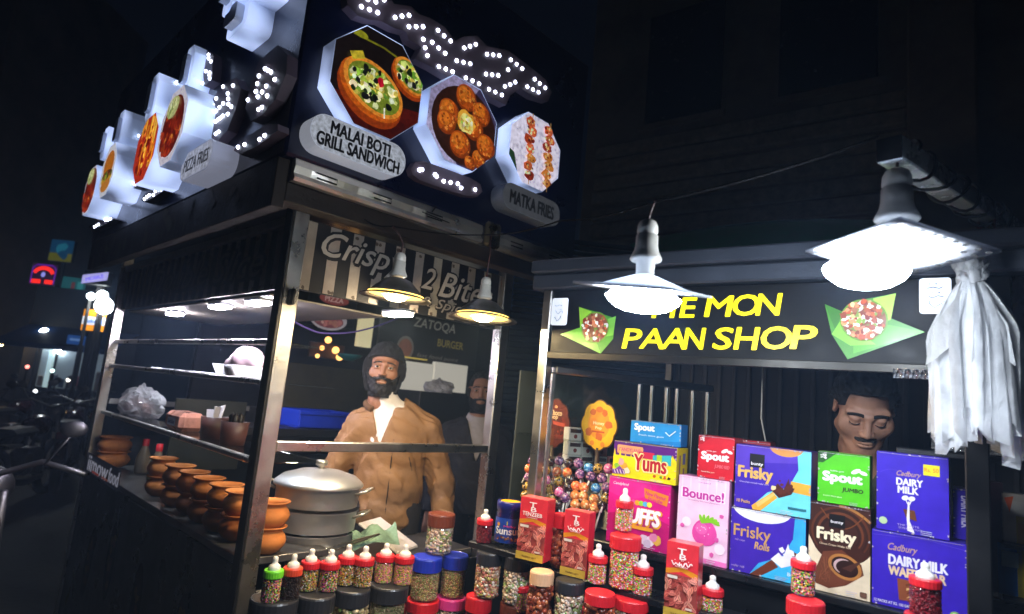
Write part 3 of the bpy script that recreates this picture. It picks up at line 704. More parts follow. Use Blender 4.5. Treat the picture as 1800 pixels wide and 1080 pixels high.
# chrome drip strip with stamped slots, latch, side board
ch = MB()
for x0, x1, dz in ((-.085, .82, 0), (.93, 1.42, -.004)):
    prof = [(-.135, .0), (-.142, .012), (-.128, .03), (-.137, .055), (-.13, .08), (-.118, .098), (-.105, .1), (-.105, 0)]
    n0 = len(prof); vs = []; N_ = 14
    for i in range(N_+1):
        x = x0+(x1-x0)*i/N_; wv = .003*math.sin(i*1.9)
        vs += [(x, y+wv, 2.236+z+dz+wv*.5) for y, z in prof]
    fs = [[i*n0+k, (i+1)*n0+k, (i+1)*n0+(k+1) % n0, i*n0+(k+1) % n0] for i in range(N_) for k in range(n0)] + [list(range(n0)), [N_*n0+k for k in range(n0)][::-1]]
    ch.add(vs, fs)
strip = ch.build('drip_strip', CHROME, A)
sl = Print((-.085, -.144, 2.236), (1, 0, 0), (0, 0, 1))
for x in (.12, .36, .62, 1.12, 1.4):
    sl.line([(x-.045, .05), (x+.04, .05), (x+.04, .032), (x-.04, .032)], .006, '#1a140e')
sl.line([(.60, .055), (.62, .085)], .006, '#1a140e'); sl.line([(.55, .042), (.70, .036)], .005, '#1a140e')
sl.build('stamped_slots', INKB, strip)['kind'] = 'stuff'
lt = MB().box(.832, .925, -.152, -.12, 2.228, 2.345, .012).build('latch_plate', mat('brass_plate', (.45, .36, .2), .3, 1., var=.2, dirt=.4), A)
MB().lathe([(.012, 0), (.012, .012), (.008, .014)], 12, T=Matrix.Translation((.885, -.153, 2.295))@Matrix.Rotation(PI/2, 4, 'X')).build('latch_bolt', STEELD, lt)
part('eaves_beam', WOODD, A, (-.09, 1.43, -.10, -.02, 2.165, 2.235))
sb = part('side_fascia', WOODD, A, (-.135, -.09, -.10, 2.66, 2.135, 2.315), (-.088, -.03, -.02, 2.6, 2.168, 2.23))
p = Print((-.1352, 2.66, 2.135), (0, -1, 0), (0, 0, 1)); rg = random.Random(11)
for i in range(34): p.lump(rg.uniform(.05, 2.7), rg.uniform(.03, .15), rg.uniform(.02, .05), jitc('#3a3020', rg, .35), rg, asp=.6)
for x in (.9, 1.75): p.rect(x, 0.002, x+.012, .178, '#15100c')
o = p.build('floral_print', INKB, sb); o['kind'] = 'stuff'
part('inner_ceiling', mat('ceiling_sheet', '#9a9488', .5, var=.15, dirt=.3), A, (.06, .62, .25, 2.3, 1.872, 1.88))
cl = emit('tube_lamp', (.90, .83, 1.), 400.)
def ceiling_lamp(px, py, label, em=None):
    pt = on_z(px, py, 1.868); t = thing('ceiling_lamp', label, 'lamp', (pt.x, pt.y, 1.871), 0, 'strip lamps under the stall ceiling')
    MB().box(-.034, .034, -.08, .08, -.014, 0, .006).build('housing', WHITEP, t); MB().box(-.028, .028, -.072, .072, -.024, -.0145, .004).build('diffuser', em or cl, t)
ceiling_lamp(455, 528, 'bright violet white strip lamp under the stall ceiling, nearest the front post'); ceiling_lamp(388, 535, 'small white strip lamp under the ceiling, deeper inside the snack stall'); ceiling_lamp(308, 548, 'white strip lamp under the ceiling above the big bread bag, farthest from the front post'); ceiling_lamp(700, 547, 'white strip lamp glimpsed behind the left yellow lamp, above the bearded man', emit('warm_strip', (1., .80, .52), 420.))

# ---------------------------------------------------------------- big black sign box over the snack stall
SX0, SX1, SY0, SY1, SZ0, SZ1 = .85, 2.46, 2.03, 4.9, 2.318, 3.42
G = thing('stall_sign', 'black rooftop sign box with food pictures, LED dots and white plaques over the snack stall', 'sign', ((SX0+SX1)/2, (SY0+SY1)/2, SZ0))
def gl(v): return (v[0]-G.location.x, v[1]-G.location.y, v[2]-G.location.z)
navy = mat('navy_flex', '#0c1230', .32, var=.25, scale=3, bump=.25, bscale=3, coat=.3)
q = MB(); a0 = gl((SX0, SY0, SZ0)); a1 = gl((SX1, SY1, SZ1)); q.box(a0[0], a1[0], a0[1], a1[1], a0[2], a1[2], .01); q.build('sign_box', navy, G)
LIT = printmat('ink_backlit', .35, .1, glow=.72, bump=0, bscale=70., mottle=(.55, 1.25))
LIT2 = printmat('ink_backlit_dim', .35, .1, glow=.16, bump=0)
def octo(r, rot=PI/8): return [(r*math.cos(rot+k*PI/4), r*math.sin(rot+k*PI/4)) for k in range(8)]
def front_T(x, y, z):      # local x right, local y up, local z towards the street (-y)
    x, y, z = gl((x, y, z)); return Matrix(((1, 0, 0, x), (0, 0, -1, y), (0, 1, 0, z), (0, 0, 0, 1)))
def side_T(x, y, z):       # faces -x; right = -y
    x, y, z = gl((x, y, z)); return Matrix(((0, 0, -1, x), (-1, 0, 0, y), (0, 1, 0, z), (0, 0, 0, 1)))
def clip_poly(poly):
    def f(pts):
        out = pts
        for i in range(len(poly)):
            a, b = poly[i], poly[(i+1) % len(poly)]; inp = out; out = []
            sd = lambda p_: (b[0]-a[0])*(p_[1]-a[1])-(b[1]-a[1])*(p_[0]-a[0])
            for j in range(len(inp)):
                p_, q_ = inp[j], inp[(j+1) % len(inp)]; s0, s1 = sd(p_), sd(q_)
                if s0 >= 0: out.append(p_)
                if (s0 >= 0) != (s1 >= 0): t = s0/(s0-s1); out.append((p_[0]+(q_[0]-p_[0])*t, p_[1]+(q_[1]-p_[1])*t))
            if not out: return []
        return out
    return f
def dish_box(T, poly, depth, art, name='dish_picture', litm=None, side=LEDSIDE):
    b = MB().prism(poly, .0, depth, T).build(name, side, G)
    o = T @ Vector((0, 0, depth)); ex = T.to_3x3() @ Vector((1, 0, 0)); ey = T.to_3x3() @ Vector((0, 1, 0))
    pr = Print(o, ex, ey, .00006); pr.clipf = clip_poly([(x*.985, y*.985) for x, y in poly]); art(pr); pr.build('picture', litm or LIT, b); return b
def food_bits(pr, cx, cy, rx, ry, n, pal, r0, r1, rg, asp=.7):
    for i in range(n):
        a = rg.uniform(0, 2*PI); q = math.sqrt(rg.random()); pr.lump(cx+rx*q*math.cos(a), cy+ry*q*math.sin(a), rg.uniform(r0, r1), jitc(rg.choice(pal), rg, .25), rg, asp=rg.uniform(asp, 1))
def art_bowls(pr):
    rg = random.Random(1); pr.rect(-.3, -.3, .3, .3, '#140d0c'); pr.poly([(-.3, -.3), (.3, -.3), (.3, -.02), (-.3, -.12)], '#4a0f08'); pr.ell(0, -.2, .32, .1, '#3a0a06')
    pr.line([(-.13, .14), (.0, .145), (.1, .13)], .008, '#6b6a12'); pr.ell(-.1, .15, .03, .014, '#8d8c1c')
    for (x, y, s_, ro) in ((.135, .09, .62, -.5), (-.02, -.03, 1., -.35)):
        pr.ell(x-.012*s_, y-.035*s_, .145*s_, .105*s_, '#8a3209', 28, ro); pr.ell(x-.008*s_, y-.012*s_, .143*s_, .1*s_, '#b5520f', 28, ro); pr.ell(x, y, .138*s_, .092*s_, '#d2812a', 28, ro); pr.ell(x+.002, y, .12*s_, .078*s_, '#6b7a22', 26, ro)
        food_bits(pr, x, y, .105*s_, .066*s_, int(85*s_), ['#b9c66a', '#d9dba0', '#8fae3a', '#dfe3c4', '#c7b24a', '#5f8a2a', '#e7e0b0'], .007, .017, rg)
        food_bits(pr, x, y, .11*s_, .07*s_, int(16*s_), ['#10130d', '#1a2a12', '#151515'], .008, .016, rg)
    pr.lump(.0, .0, .016, '#b8132a', rg); pr.poly([(-.14, .06), (-.09, .085), (-.075, .06), (-.125, .035)], '#b9a52a'); pr.line([(.03, -.09), (.035, -.13)], .006, '#e9e6d0')
def art_balls(pr):
    rg = random.Random(2); pr.rect(-.3, -.3, .3, .3, '#3c3350'); pr.poly([(-.2, .2), (.1, .25), (-.02, .02), (-.18, -.08)], '#8f86a8'); pr.poly([(-.2, -.02), (-.12, -.06), (0, -.2), (-.06, -.25), (-.22, -.15)], '#a79fc0')
    pr.ell(.01, -.01, .18, .17, '#2c160e', 28)
    for x, y, r in ((-.08, .02, .055), (-.09, -.03, .05), (0, .115, .058), (.09, .075, .052), (.055, -.0, .055), (-.01, -.1, .058), (.1, -.13, .04), (.13, -.06, .055), (.05, -.165, .03)):
        pr.ell(x, y, r, r, '#7a3009', 20); pr.ell(x-.006, y+.007, r*.88, r*.88, '#a8480f', 20); pr.ell(x-.012, y+.014, r*.62, r*.6, '#c46a1c', 18)
        food_bits(pr, x, y, r*.85, r*.85, 22, ['#b3551a', '#8a380c', '#d58a3a', '#99450f'], .004, .009, rg)
    pr.lump(.005, .005, .05, '#d79a2e', rg, 14, .15); pr.lump(.008, .0, .04, '#e2d27a', rg, 12, .2); food_bits(pr, .008, 0, .03, .03, 26, ['#d8e08a', '#9ac04a', '#f0ead0', '#c9a53a'], .005, .01, rg)
def art_skewers(pr):
    rg = random.Random(4); pr.rect(-.3, -.3, .3, .3, '#d9d3e6'); pr.poly([(-.2, -.03), (-.14, -.05), (-.1, -.16), (-.16, -.14)], '#24402a')
    for x0 in (-.05, .075):
        pr.line([(x0+.01, .18), (x0+.02, -.17)], .006, '#9a7a4a')
        for i in range(7):
            y = .135-i*.044; pr.lump(x0+.012*math.sin(i*2.1)+i*.003, y, .034, jitc(rg.choice(['#a03a1a', '#c0562a', '#8a2a14', '#b8702a']), rg), rg, 11, .2, .72, 0)
            food_bits(pr, x0+i*.003, y, .026, .016, 9, ['#d98a4a', '#7a1f0f', '#e0b06a', '#5a1a10', '#c0cba0'], .004, .009, rg)
def art_kebab(pr):
    rg = random.Random(6); pr.rect(-.3, -.3, .3, .3, '#cfc9d6'); pr.ell(0, 0, .14, .14, '#5a140a', 26); food_bits(pr, 0, -.02, .12, .11, 60, ['#8a2412', '#a83a1a', '#6a160c', '#c2702a'], .012, .026, rg); pr.ell(-.02, .09, .08, .05, '#b4b77a', 18); food_bits(pr, -.02, .09, .06, .04, 14, ['#8f9a5a', '#d5d6b0'], .008, .016, rg)
def art_fries(pr):
    rg = random.Random(8); pr.rect(-.3, -.3, .3, .3, '#b8321a')
    for i in range(30): 
        x = rg.uniform(-.12, .12); y = rg.uniform(-.13, .1); pr.poly([(x, y), (x+.02, y+.004), (x+.03, y+.1), (x+.01, y+.1)], jitc(rg.choice(['#e0a52a', '#d98a1f', '#f0c04a']), rg))
    food_bits(pr, 0, 0, .13, .13, 24, ['#7a160c', '#a42414'], .012, .024, rg)
def art_burger(pr):
    rg = random.Random(9); pr.rect(-.3, -.3, .3, .3, '#cfd0da'); pr.ell(0, .03, .11, .085, '#b86a1c', 24); pr.ell(0, -.03, .115, .03, '#4a2a12'); pr.ell(0, -.05, .115, .03, '#c9a22a'); pr.ell(0, -.085, .1, .04, '#c07a2a'); food_bits(pr, 0, -.03, .1, .02, 24, ['#5f8a2a', '#a8321a', '#3a1f10'], .008, .018, rg)
FY = SY0
for (px, py, r, art, dp) in ((666, 147, .212, art_bowls, .085), (814, 218, .205, art_balls, .085), (941, 268, .19, art_skewers, .085)):
    c_ = on_y(px, py, FY-dp); dish_box(front_T(c_.x, FY-.001, c_.z), octo(r), dp, art)
def rrect(w, h, r, n=6):
    P_ = []
    for cx, cy_, a in ((w/2-r, h/2-r, 0), (-w/2+r, h/2-r, PI/2), (-w/2+r, -h/2+r, PI), (w/2-r, -h/2+r, 1.5*PI)):
        P_ += [(cx+r*math.cos(a+PI/2*i/n), cy_+r*math.sin(a+PI/2*i/n)) for i in range(n+1)]
    return P_
PLQ = mat('plaque_grey', '#8f9298', .4, var=.06)
def plaque(px, py, w, h, lines, dp, lit, col='#0a0a0c'):
    c_ = on_y(px, py, FY-dp); T = front_T(c_.x, FY-.001, c_.z)
    b = MB().prism(rrect(w, h, h*.47), 0, dp, T).build('name_plaque', emit('plaque_side', (.5, .53, .62), .35, False) if lit else PLQ, G)
    pr = Print(T@Vector((0, 0, dp)), (1, 0, 0), (0, 0, 1)); pr.poly(rrect(w*.985, h*.95, h*.44), '#9ea3ad' if lit else '#6d6f74')
    for i, (t, fw) in enumerate(lines): pr.text(t, .0, (h*.21 if i == 0 else -h*.2) if len(lines) > 1 else 0, w*fw, h*(.36 if len(lines) > 1 else .5), col, .05)
    pr.build('lettering', LIT if lit else LIT2, b)
plaque(634, 258, .40, .13, [('MALAI BOTI', .62), ('GRILL SANDWICH', .86)], .08, True)
plaque(936, 361, .40, .125, [('MATKA FRIES', .76)], .08, False, '#23262a')
BACK = mat('taupe_backing', '#66565f', .55, var=.15)
def leds(pts, T_of, r, parent, name='led_dots'):
    q = MB()
    for p_, T in pts: q.lathe([(r, 0), (r*.95, r*.5), (r*.5, r*.9), (.0002, r)], 8, T=T)
    o = q.build(name, LED, parent); o['kind'] = 'stuff'; return o
def zm2(L): return [(x/2.7+500, y/2.7) for x, y in L]
def led_front(outline, dots, name, dp=.045, r=.0078):
    P_ = []
    for px, py in outline:
        c_ = on_y(px, py, FY-dp); P_.append((c_.x, c_.z))
    cx, cz = sum(p_[0] for p_ in P_)/len(P_), sum(p_[1] for p_ in P_)/len(P_); T = front_T(cx, FY-.001, cz)
    poly = [(x-cx, z-cz) for x, z in P_]; a_ = sum(poly[i-1][0]*poly[i][1]-poly[i][0]*poly[i-1][1] for i in range(len(poly)))
    if a_ < 0: poly = poly[::-1]
    b = MB().prism(poly, 0, dp, T).build(name, BACK, G); D = []
    for px, py in dots:
        c_ = on_y(px, py, FY-dp-.001); D.append((c_, front_T(c_.x, c_.y, c_.z)))
    leds(D, None, r, b)
led_front(zm2([(290, -40), (300, 25), (345, 75), (400, 95), (455, 100), (520, 135), (575, 150), (590, 190), (650, 225), (620, 280), (700, 320), (790, 375), (900, 410), (990, 470), (1050, 500), (1070, 455), (1120, 420), (1180, 460), (1250, 482), (1268, 440), (1240, 380), (1130, 290), (1060, 240), (960, 220), (915, 170), (850, 175), (810, 195), (760, 130), (690, 85), (640, 70), (600, 30), (520, 20), (480, -40)]),
          zm2([(365, 33), (403, 47), (442, 61), (395, -2), (433, 10), (472, 0), (524, 84), (557, 78), (590, 74), (590, 128), (624, 128), (657, 128), (658, 188), (667, 228), (678, 265), (728, 145), (757, 171), (788, 196), (701, 202), (731, 229), (762, 254), (732, 317), (765, 329), (797, 342), (817, 290), (849, 297), (881, 304), (853, 229), (880, 221), (907, 212), (860, 371), (892, 385), (923, 399), (961, 259), (990, 262), (1019, 265), (956, 353), (985, 356), (1014, 359), (970, 425), (1000, 438), (1031, 452), (1046, 411), (1071, 402), (1095, 391), (1074, 285), (1101, 306), (1128, 327), (1187, 377), (1211, 398), (1237, 418), (1152, 413), (1179, 426), (1205, 439), (1061, 332)]), 'urdu_led_lettering')
led_front(zm2([(600, 800), (620, 770), (660, 765), (760, 800), (880, 845), (930, 875), (938, 910), (915, 935), (860, 930), (720, 885), (640, 855), (608, 830)]), zm2([(640, 808), (652, 806), (714, 830), (722, 838), (755, 861), (788, 867), (822, 873), (838, 893), (904, 901)]), 'led_plaque', .035)
# street side of the sign
FX = SX0
def zm1(L): return [(x/2.7+100, y/2.7) for x, y in L]
def led_side(outline, dots, name, dp=.04, r=.0075):
    P_ = []
    for px, py in outline:
        c_ = on_x(px, py, FX-dp); P_.append((-c_.y, c_.z))
    cx, cz = sum(p_[0] for p_ in P_)/len(P_), sum(p_[1] for p_ in P_)/len(P_); T = side_T(FX-.001, -cx, cz)
    poly = [(x-cx, z-cz) for x, z in P_]; a_ = sum(poly[i-1][0]*poly[i][1]-poly[i][0]*poly[i-1][1] for i in range(len(poly)))
    if a_ < 0: poly = poly[::-1]
    b = MB().prism(poly, 0, dp, T).build(name, BACK, G); D = []
    for px, py in dots:
        c_ = on_x(px, py, FX-dp-.001); D.append((c_, side_T(c_.x, c_.y, c_.z)))
    leds(D, None, r, b)
led_side(zm1([(1050, 215), (1095, 260), (1090, 350), (1040, 470), (980, 545), (925, 575), (895, 515), (925, 380), (960, 290)]), zm1([(990, 328), (1003, 335), (1018, 344), (961, 362), (1036, 379), (953, 399), (996, 411), (946, 436), (976, 438), (956, 461), (1000, 457), (909, 476), (976, 511), (959, 521)]), 'led_medallion')
led_side(zm1([(780, 410), (850, 370), (875, 420), (850, 520), (810, 620), (760, 675), (715, 640), (725, 500)]), zm1([(791, 413), (838, 408), (813, 446), (758, 469), (815, 471), (745, 503), (774, 511), (791, 493), (816, 496), (830, 508), (758, 528), (733, 538), (813, 543), (790, 552), (778, 562), (766, 570), (755, 578), (770, 627), (756, 637), (724, 590)]), 'led_medallion')
led_side(zm1([(840, 715), (870, 670), (1000, 590), (1050, 590), (1050, 620), (960, 690), (870, 735)]), zm1([(862, 700), (893, 688), (964, 663), (988, 645)]), 'led_plaque')
led_side(zm1([(400, 950), (420, 920), (500, 885), (510, 905), (450, 945), (415, 960)]), zm1([(418, 945), (430, 935), (440, 928), (460, 926), (470, 908), (485, 904), (498, 902)]), 'led_plaque')
led_side(zm1([(345, 880), (350, 780), (375, 770), (392, 800), (392, 870), (365, 895)]), zm1([(366, 790), (358, 816), (374, 828), (357, 850), (370, 846), (384, 862), (374, 876), (360, 884)]), 'led_medallion')
led_side(zm1([(150, 1080), (180, 1055), (250, 1030), (270, 1040), (230, 1065), (160, 1095)]), zm1([(180, 1078), (190, 1072), (200, 1066), (232, 1046), (244, 1044), (256, 1041)]), 'led_plaque')
led_side(zm1([(690, 290), (715, 240), (745, 260), (735, 380), (700, 410)]), zm1([(722, 262), (722, 278), (733, 293), (709, 340), (727, 347), (726, 360), (727, 374), (693, 397), (570, 393), (545, 437), (546, 455), (530, 495), (528, 508), (527, 522), (632, 446), (648, 449), (390, 646)]), 'led_medallion')
for (px, py, r, dp, art) in ((303, 222, .185, .15, art_kebab), (256, 262, .18, .15, art_fries), (190, 300, .165, .15, art_burger), (158, 335, .16, .15, art_kebab)):
    c_ = on_x(px, py, FX-dp); dish_box(side_T(FX-.001, c_.y, c_.z), octo(r), dp, art)
for (px, py, w, h, dp) in ((330, 124, .13, .235, .09), (268, 174, .15, .26, .12), (210, 230, .15, .235, .12), (184, 252, .13, .2, .13)):
    c_ = on_x(px, py, FX-dp); T = side_T(FX-.001, c_.y, c_.z)
    b = MB().prism([(-w/2, -h*.3), (-w*.25, -h/2), (w*.3, -h/2), (w/2, -h*.2), (w/2, h*.3), (w*.25, h/2), (-w*.3, h/2), (-w/2, h*.25)], 0, dp, T).build('white_light_box', LEDSIDE, G)
    MB().prism(rrect(w*.5, h*.6, .02), dp+.0005, dp+.02, T).build('face_plate', WHITEP, b)
c_ = on_x(345, 283, FX-.10); T = side_T(FX-.001, c_.y, c_.z)
b = MB().prism(rrect(.36, .125, .058), 0, .10, T).build('name_plaque', emit('plaque_side2', (.42, .45, .6), .3, False), G)
pr = Print(T@Vector((0, 0, .10)), (0, -1, 0), (0, 0, 1)); pr.poly(rrect(.345, .112, .052), '#9fa3b4'); pr.text('PIZZA FRIES', 0, 0, .28, .055, '#14161c', .03); pr.build('lettering', LIT, b)
for (y, z, w, h, dp, nm) in ((2.42, 2.93, .20, .13, .10, 'a'), (2.30, 3.07, .22, .2, .16, 'b'), (2.47, 3.06, .10, .22, .13, 'c')):
    T = side_T(FX-.001, y, z); b = MB().prism(rrect(w, h, .03), 0, dp, T).build('white_light_box', LEDSIDE, G)
    MB().prism(rrect(w*.62, h*.6, .02), dp+.0005, dp+.03, T).build('face_plate', WHITEP, b)
# ---------------------------------------------------------------- paan shop (right): frame, counter, sign
M = thing('paan_stall', 'black framed paan stall with grey roof beams and a counter stacked with sweet boxes', 'stall', (MO.x, MO.y, 0), M_ROT)
SL, SR = on_m(940, 760)[0], on_m(1717, 940)[0]
zb1 = on_m(1122, 449)[1]; zb2 = on_m(1122, 474)[1]; zb3 = on_m(1122, 503)[1]
part('post', STEEL, M, (SL-.013, SL+.022, .0, .04, 0, zb3-.003))
part('post', BLACKM, M, (SR-.02, SR+.027, .0, .04, 0, zb3-.003))
part('post', BLACKM, M, (SL-.013, SL+.022, 1.16, 1.2, 0, zb1)); part('post', BLACKM, M, (1.7, 1.74, 0, .04, 0, zb3-.003))
part('roof_beam', GREYM, M, (SL-.06, 1.9, -.03, .05, zb2+.002, zb1), b=.006)
part('roof_beam', GREYM, M, (SL-.06, 1.9, -.012, .06, zb3, zb2-.002), b=.006)
part('roof_sheet', mat('roof_tin', '#2c2f36', .6, .4, var=.25, dirt=.4), M, (SL-.06, 1.9, .062, 1.25, zb1-.03, zb1-.018))
part('back_wall', mat('dark_board', '#17181c', .8, var=.25), M, (SL, 1.9, 1.21, 1.23, 0, zb1-.04))
q = MB()
for i in range(34): q.box(SL+.03+i*.07, SL+.05+i*.07, 1.198, 1.209, .9, zb2, .003)
o = q.build('wall_ribs', mat('dark_rib', '#202126', .7, var=.2), M); o['kind'] = 'stuff'
zs_ = 1.141
part('counter_panel', BLACKP, M, (SL+.024, 1.7, .01, .03, 0, zs_-.03))
part('box_shelf', mat('shelf_black_sheet', '#191a1e', .3, .2, var=.25, dirt=.3), M, (-.36, 1.7, -.02, .42, zs_-.022, zs_-.001))
part('tier', mat('shelf_black_sheet', '#191a1e'), M, (-.42, .36, -.125, -.022, 1.025, 1.044))
part('tier', mat('shelf_black_sheet', '#191a1e'), M, (-.72, -.423, -.135, .006, 1.045, 1.066))
part('tier', mat('shelf_black_sheet', '#191a1e'), M, (.0, 1.6, -.26, -.127, 1.0, 1.022))
part('inner_counter', BLACKP, M, (-.36, 1.7, .425, .455, 0, 1.1))

# shop sign
s0, s1 = SL+.025, on_m(1662, 560)[0]+.13
zt, zb = zb3-.004, (on_m(1100, 630)[1]+on_m(1600, 648)[1])/2
PS = thing('paan_shop_sign', 'black sign board with yellow capital lettering and green paan leaf pictures above the vendor', 'sign', mw(0, 0, zb), M_ROT)
q = MB(); q.box(s0, s1, .012, .075, 0, zt-zb, .004); bx = q.build('sign_board', mat('sign_black', '#060709', .5, var=.3, spec=.25), PS)
q = MB(); q.box(s0, s1, -.004, .011, -.012, .012, .002); q.build('trim', mat('sign_trim', '#2a2824', .35, .6, var=.3, dirt=.4), PS)
pr = Print((0, .0118, -zb), (1, 0, 0), (0, 0, 1))
def S_(px, py): return on_m(px, py, .0118)
YEL = '#f6e60a'
def sign_word(word, pts, h):
    """letters centred on the picture points"""
    for chx, (px, py, wpx) in zip(word, pts):
        a = S_(px, py); dep = (mw(a[0], .01, a[1])-CAM).dot(CF); w = wpx*dep/FPX*1.12
        pr.text(chx, a[0], a[1], w, h, YEL, .035, .12)
sign_word('MEMON', [(1168, 542, 40), (1210, 541, 26), (1264, 539, 44), (1312, 537, 40), (1352, 536, 38)], .062)
sign_word('PAANSHOP', [(1112, 596, 32), (1147, 596, 40), (1186, 596, 40), (1222, 596, 34), (1272, 596, 30), (1314, 596, 38), (1366, 595, 44), (1414, 594, 38)], .064)
LIT3 = printmat('ink_sign_lit', .35, .1, glow=.85, bump=0)
pr.build('yellow_lettering', LIT3, bx)
LIT4 = printmat('ink_leaf_lit', .35, .1, glow=.55, bump=0)
pr = Print((0, .0117, -zb), (1, 0, 0), (0, 0, 1), .00006); rg = random.Random(21)
def leaf(polys, cx, cy, rpx, n, seed):
    for pts, c in polys: pr.poly([S_(*p_) for p_ in pts], c)
    a = S_(cx, cy); b = S_(cx+rpx, cy); r = abs(b[0]-a[0]); rg = random.Random(seed)
    pr.ell(a[0], a[1], r*1.08, r*1.1, '#5d8a24', 24); pr.ell(a[0], a[1], r, r, '#7a4a30', 24)
    food_bits(pr, a[0], a[1], r*.95, r*.97, n, ['#a86a4a', '#8a3a24', '#e6e2c8', '#c9b07a', '#b0502a', '#f2efe2', '#6f8a3a', '#d48a5a', '#7a2418'], r*.08, r*.18, rg)
leaf([([(1018, 540), (1046, 548), (1082, 560), (1078, 596), (1056, 622), (985, 588), (1020, 576)], '#3f8a1c'), ([(1018, 540), (1040, 548), (1036, 585), (1020, 578)], '#8cc43a'), ([(985, 588), (1020, 576), (1050, 605), (1056, 622)], '#59a828'), ([(1058, 565), (1083, 556), (1078, 590), (1064, 592)], '#6fb53a')], 1046, 576, 23, 80, 1)
pr.build('leaf_picture', LIT4, bx); pr = Print((0, .0117, -zb), (1, 0, 0), (0, 0, 1), .00006)
leaf([([(1450, 535), (1480, 548), (1500, 530), (1575, 516), (1566, 560), (1626, 584), (1490, 632), (1462, 588)], '#3c841c'), ([(1535, 525), (1575, 516), (1566, 562), (1545, 570)], '#9ccf4a'), ([(1555, 570), (1626, 584), (1500, 622), (1500, 606)], '#4c9a26'), ([(1450, 535), (1482, 550), (1468, 580)], '#2f7018'), ([(1462, 588), (1480, 560), (1540, 606), (1495, 608)], '#74ba34')], 1518, 563, 40, 190, 2)
pr.build('leaf_picture', LIT4, bx)
pr = Print((0, .0116, -zb), (1, 0, 0), (0, 0, 1))
def label(px0, py0, px1, py1, seed):
    a = S_(px0, py1); b = S_(px1, py0); pr.rr(a[0], a[1], b[0], b[1], .008, '#dfe6f2'); rg = random.Random(seed); w = b[0]-a[0]; h = b[1]-a[1]
    for i in range(3):
        y = a[1]+h*(.25+.25*i); x = a[0]+w*rg.uniform(.15, .3)
        pr.line([(x+w*.1*k, y+h*.05*math.sin(k*1.7+seed+i)-h*.05*(1 if 1 < k < 4 else 0)) for k in range(6)], w*.035, '#20283c')
        for k in range(3): pr.ell(x+w*rg.uniform(0, .5), y+h*.08, w*.025, w*.025, '#20283c', 8)
LIT5 = printmat('ink_label_lit', .35, .1, glow=.8, bump=0); label(968, 524, 1000, 572, 1); pr.build('white_label', LIT5, bx); pr = Print((0, .0116, -zb), (1, 0, 0), (0, 0, 1)); label(1616, 488, 1672, 552, 2)
pr.build('white_label', printmat('ink_label_lit', .35, .1, glow=.8, bump=0), bx)

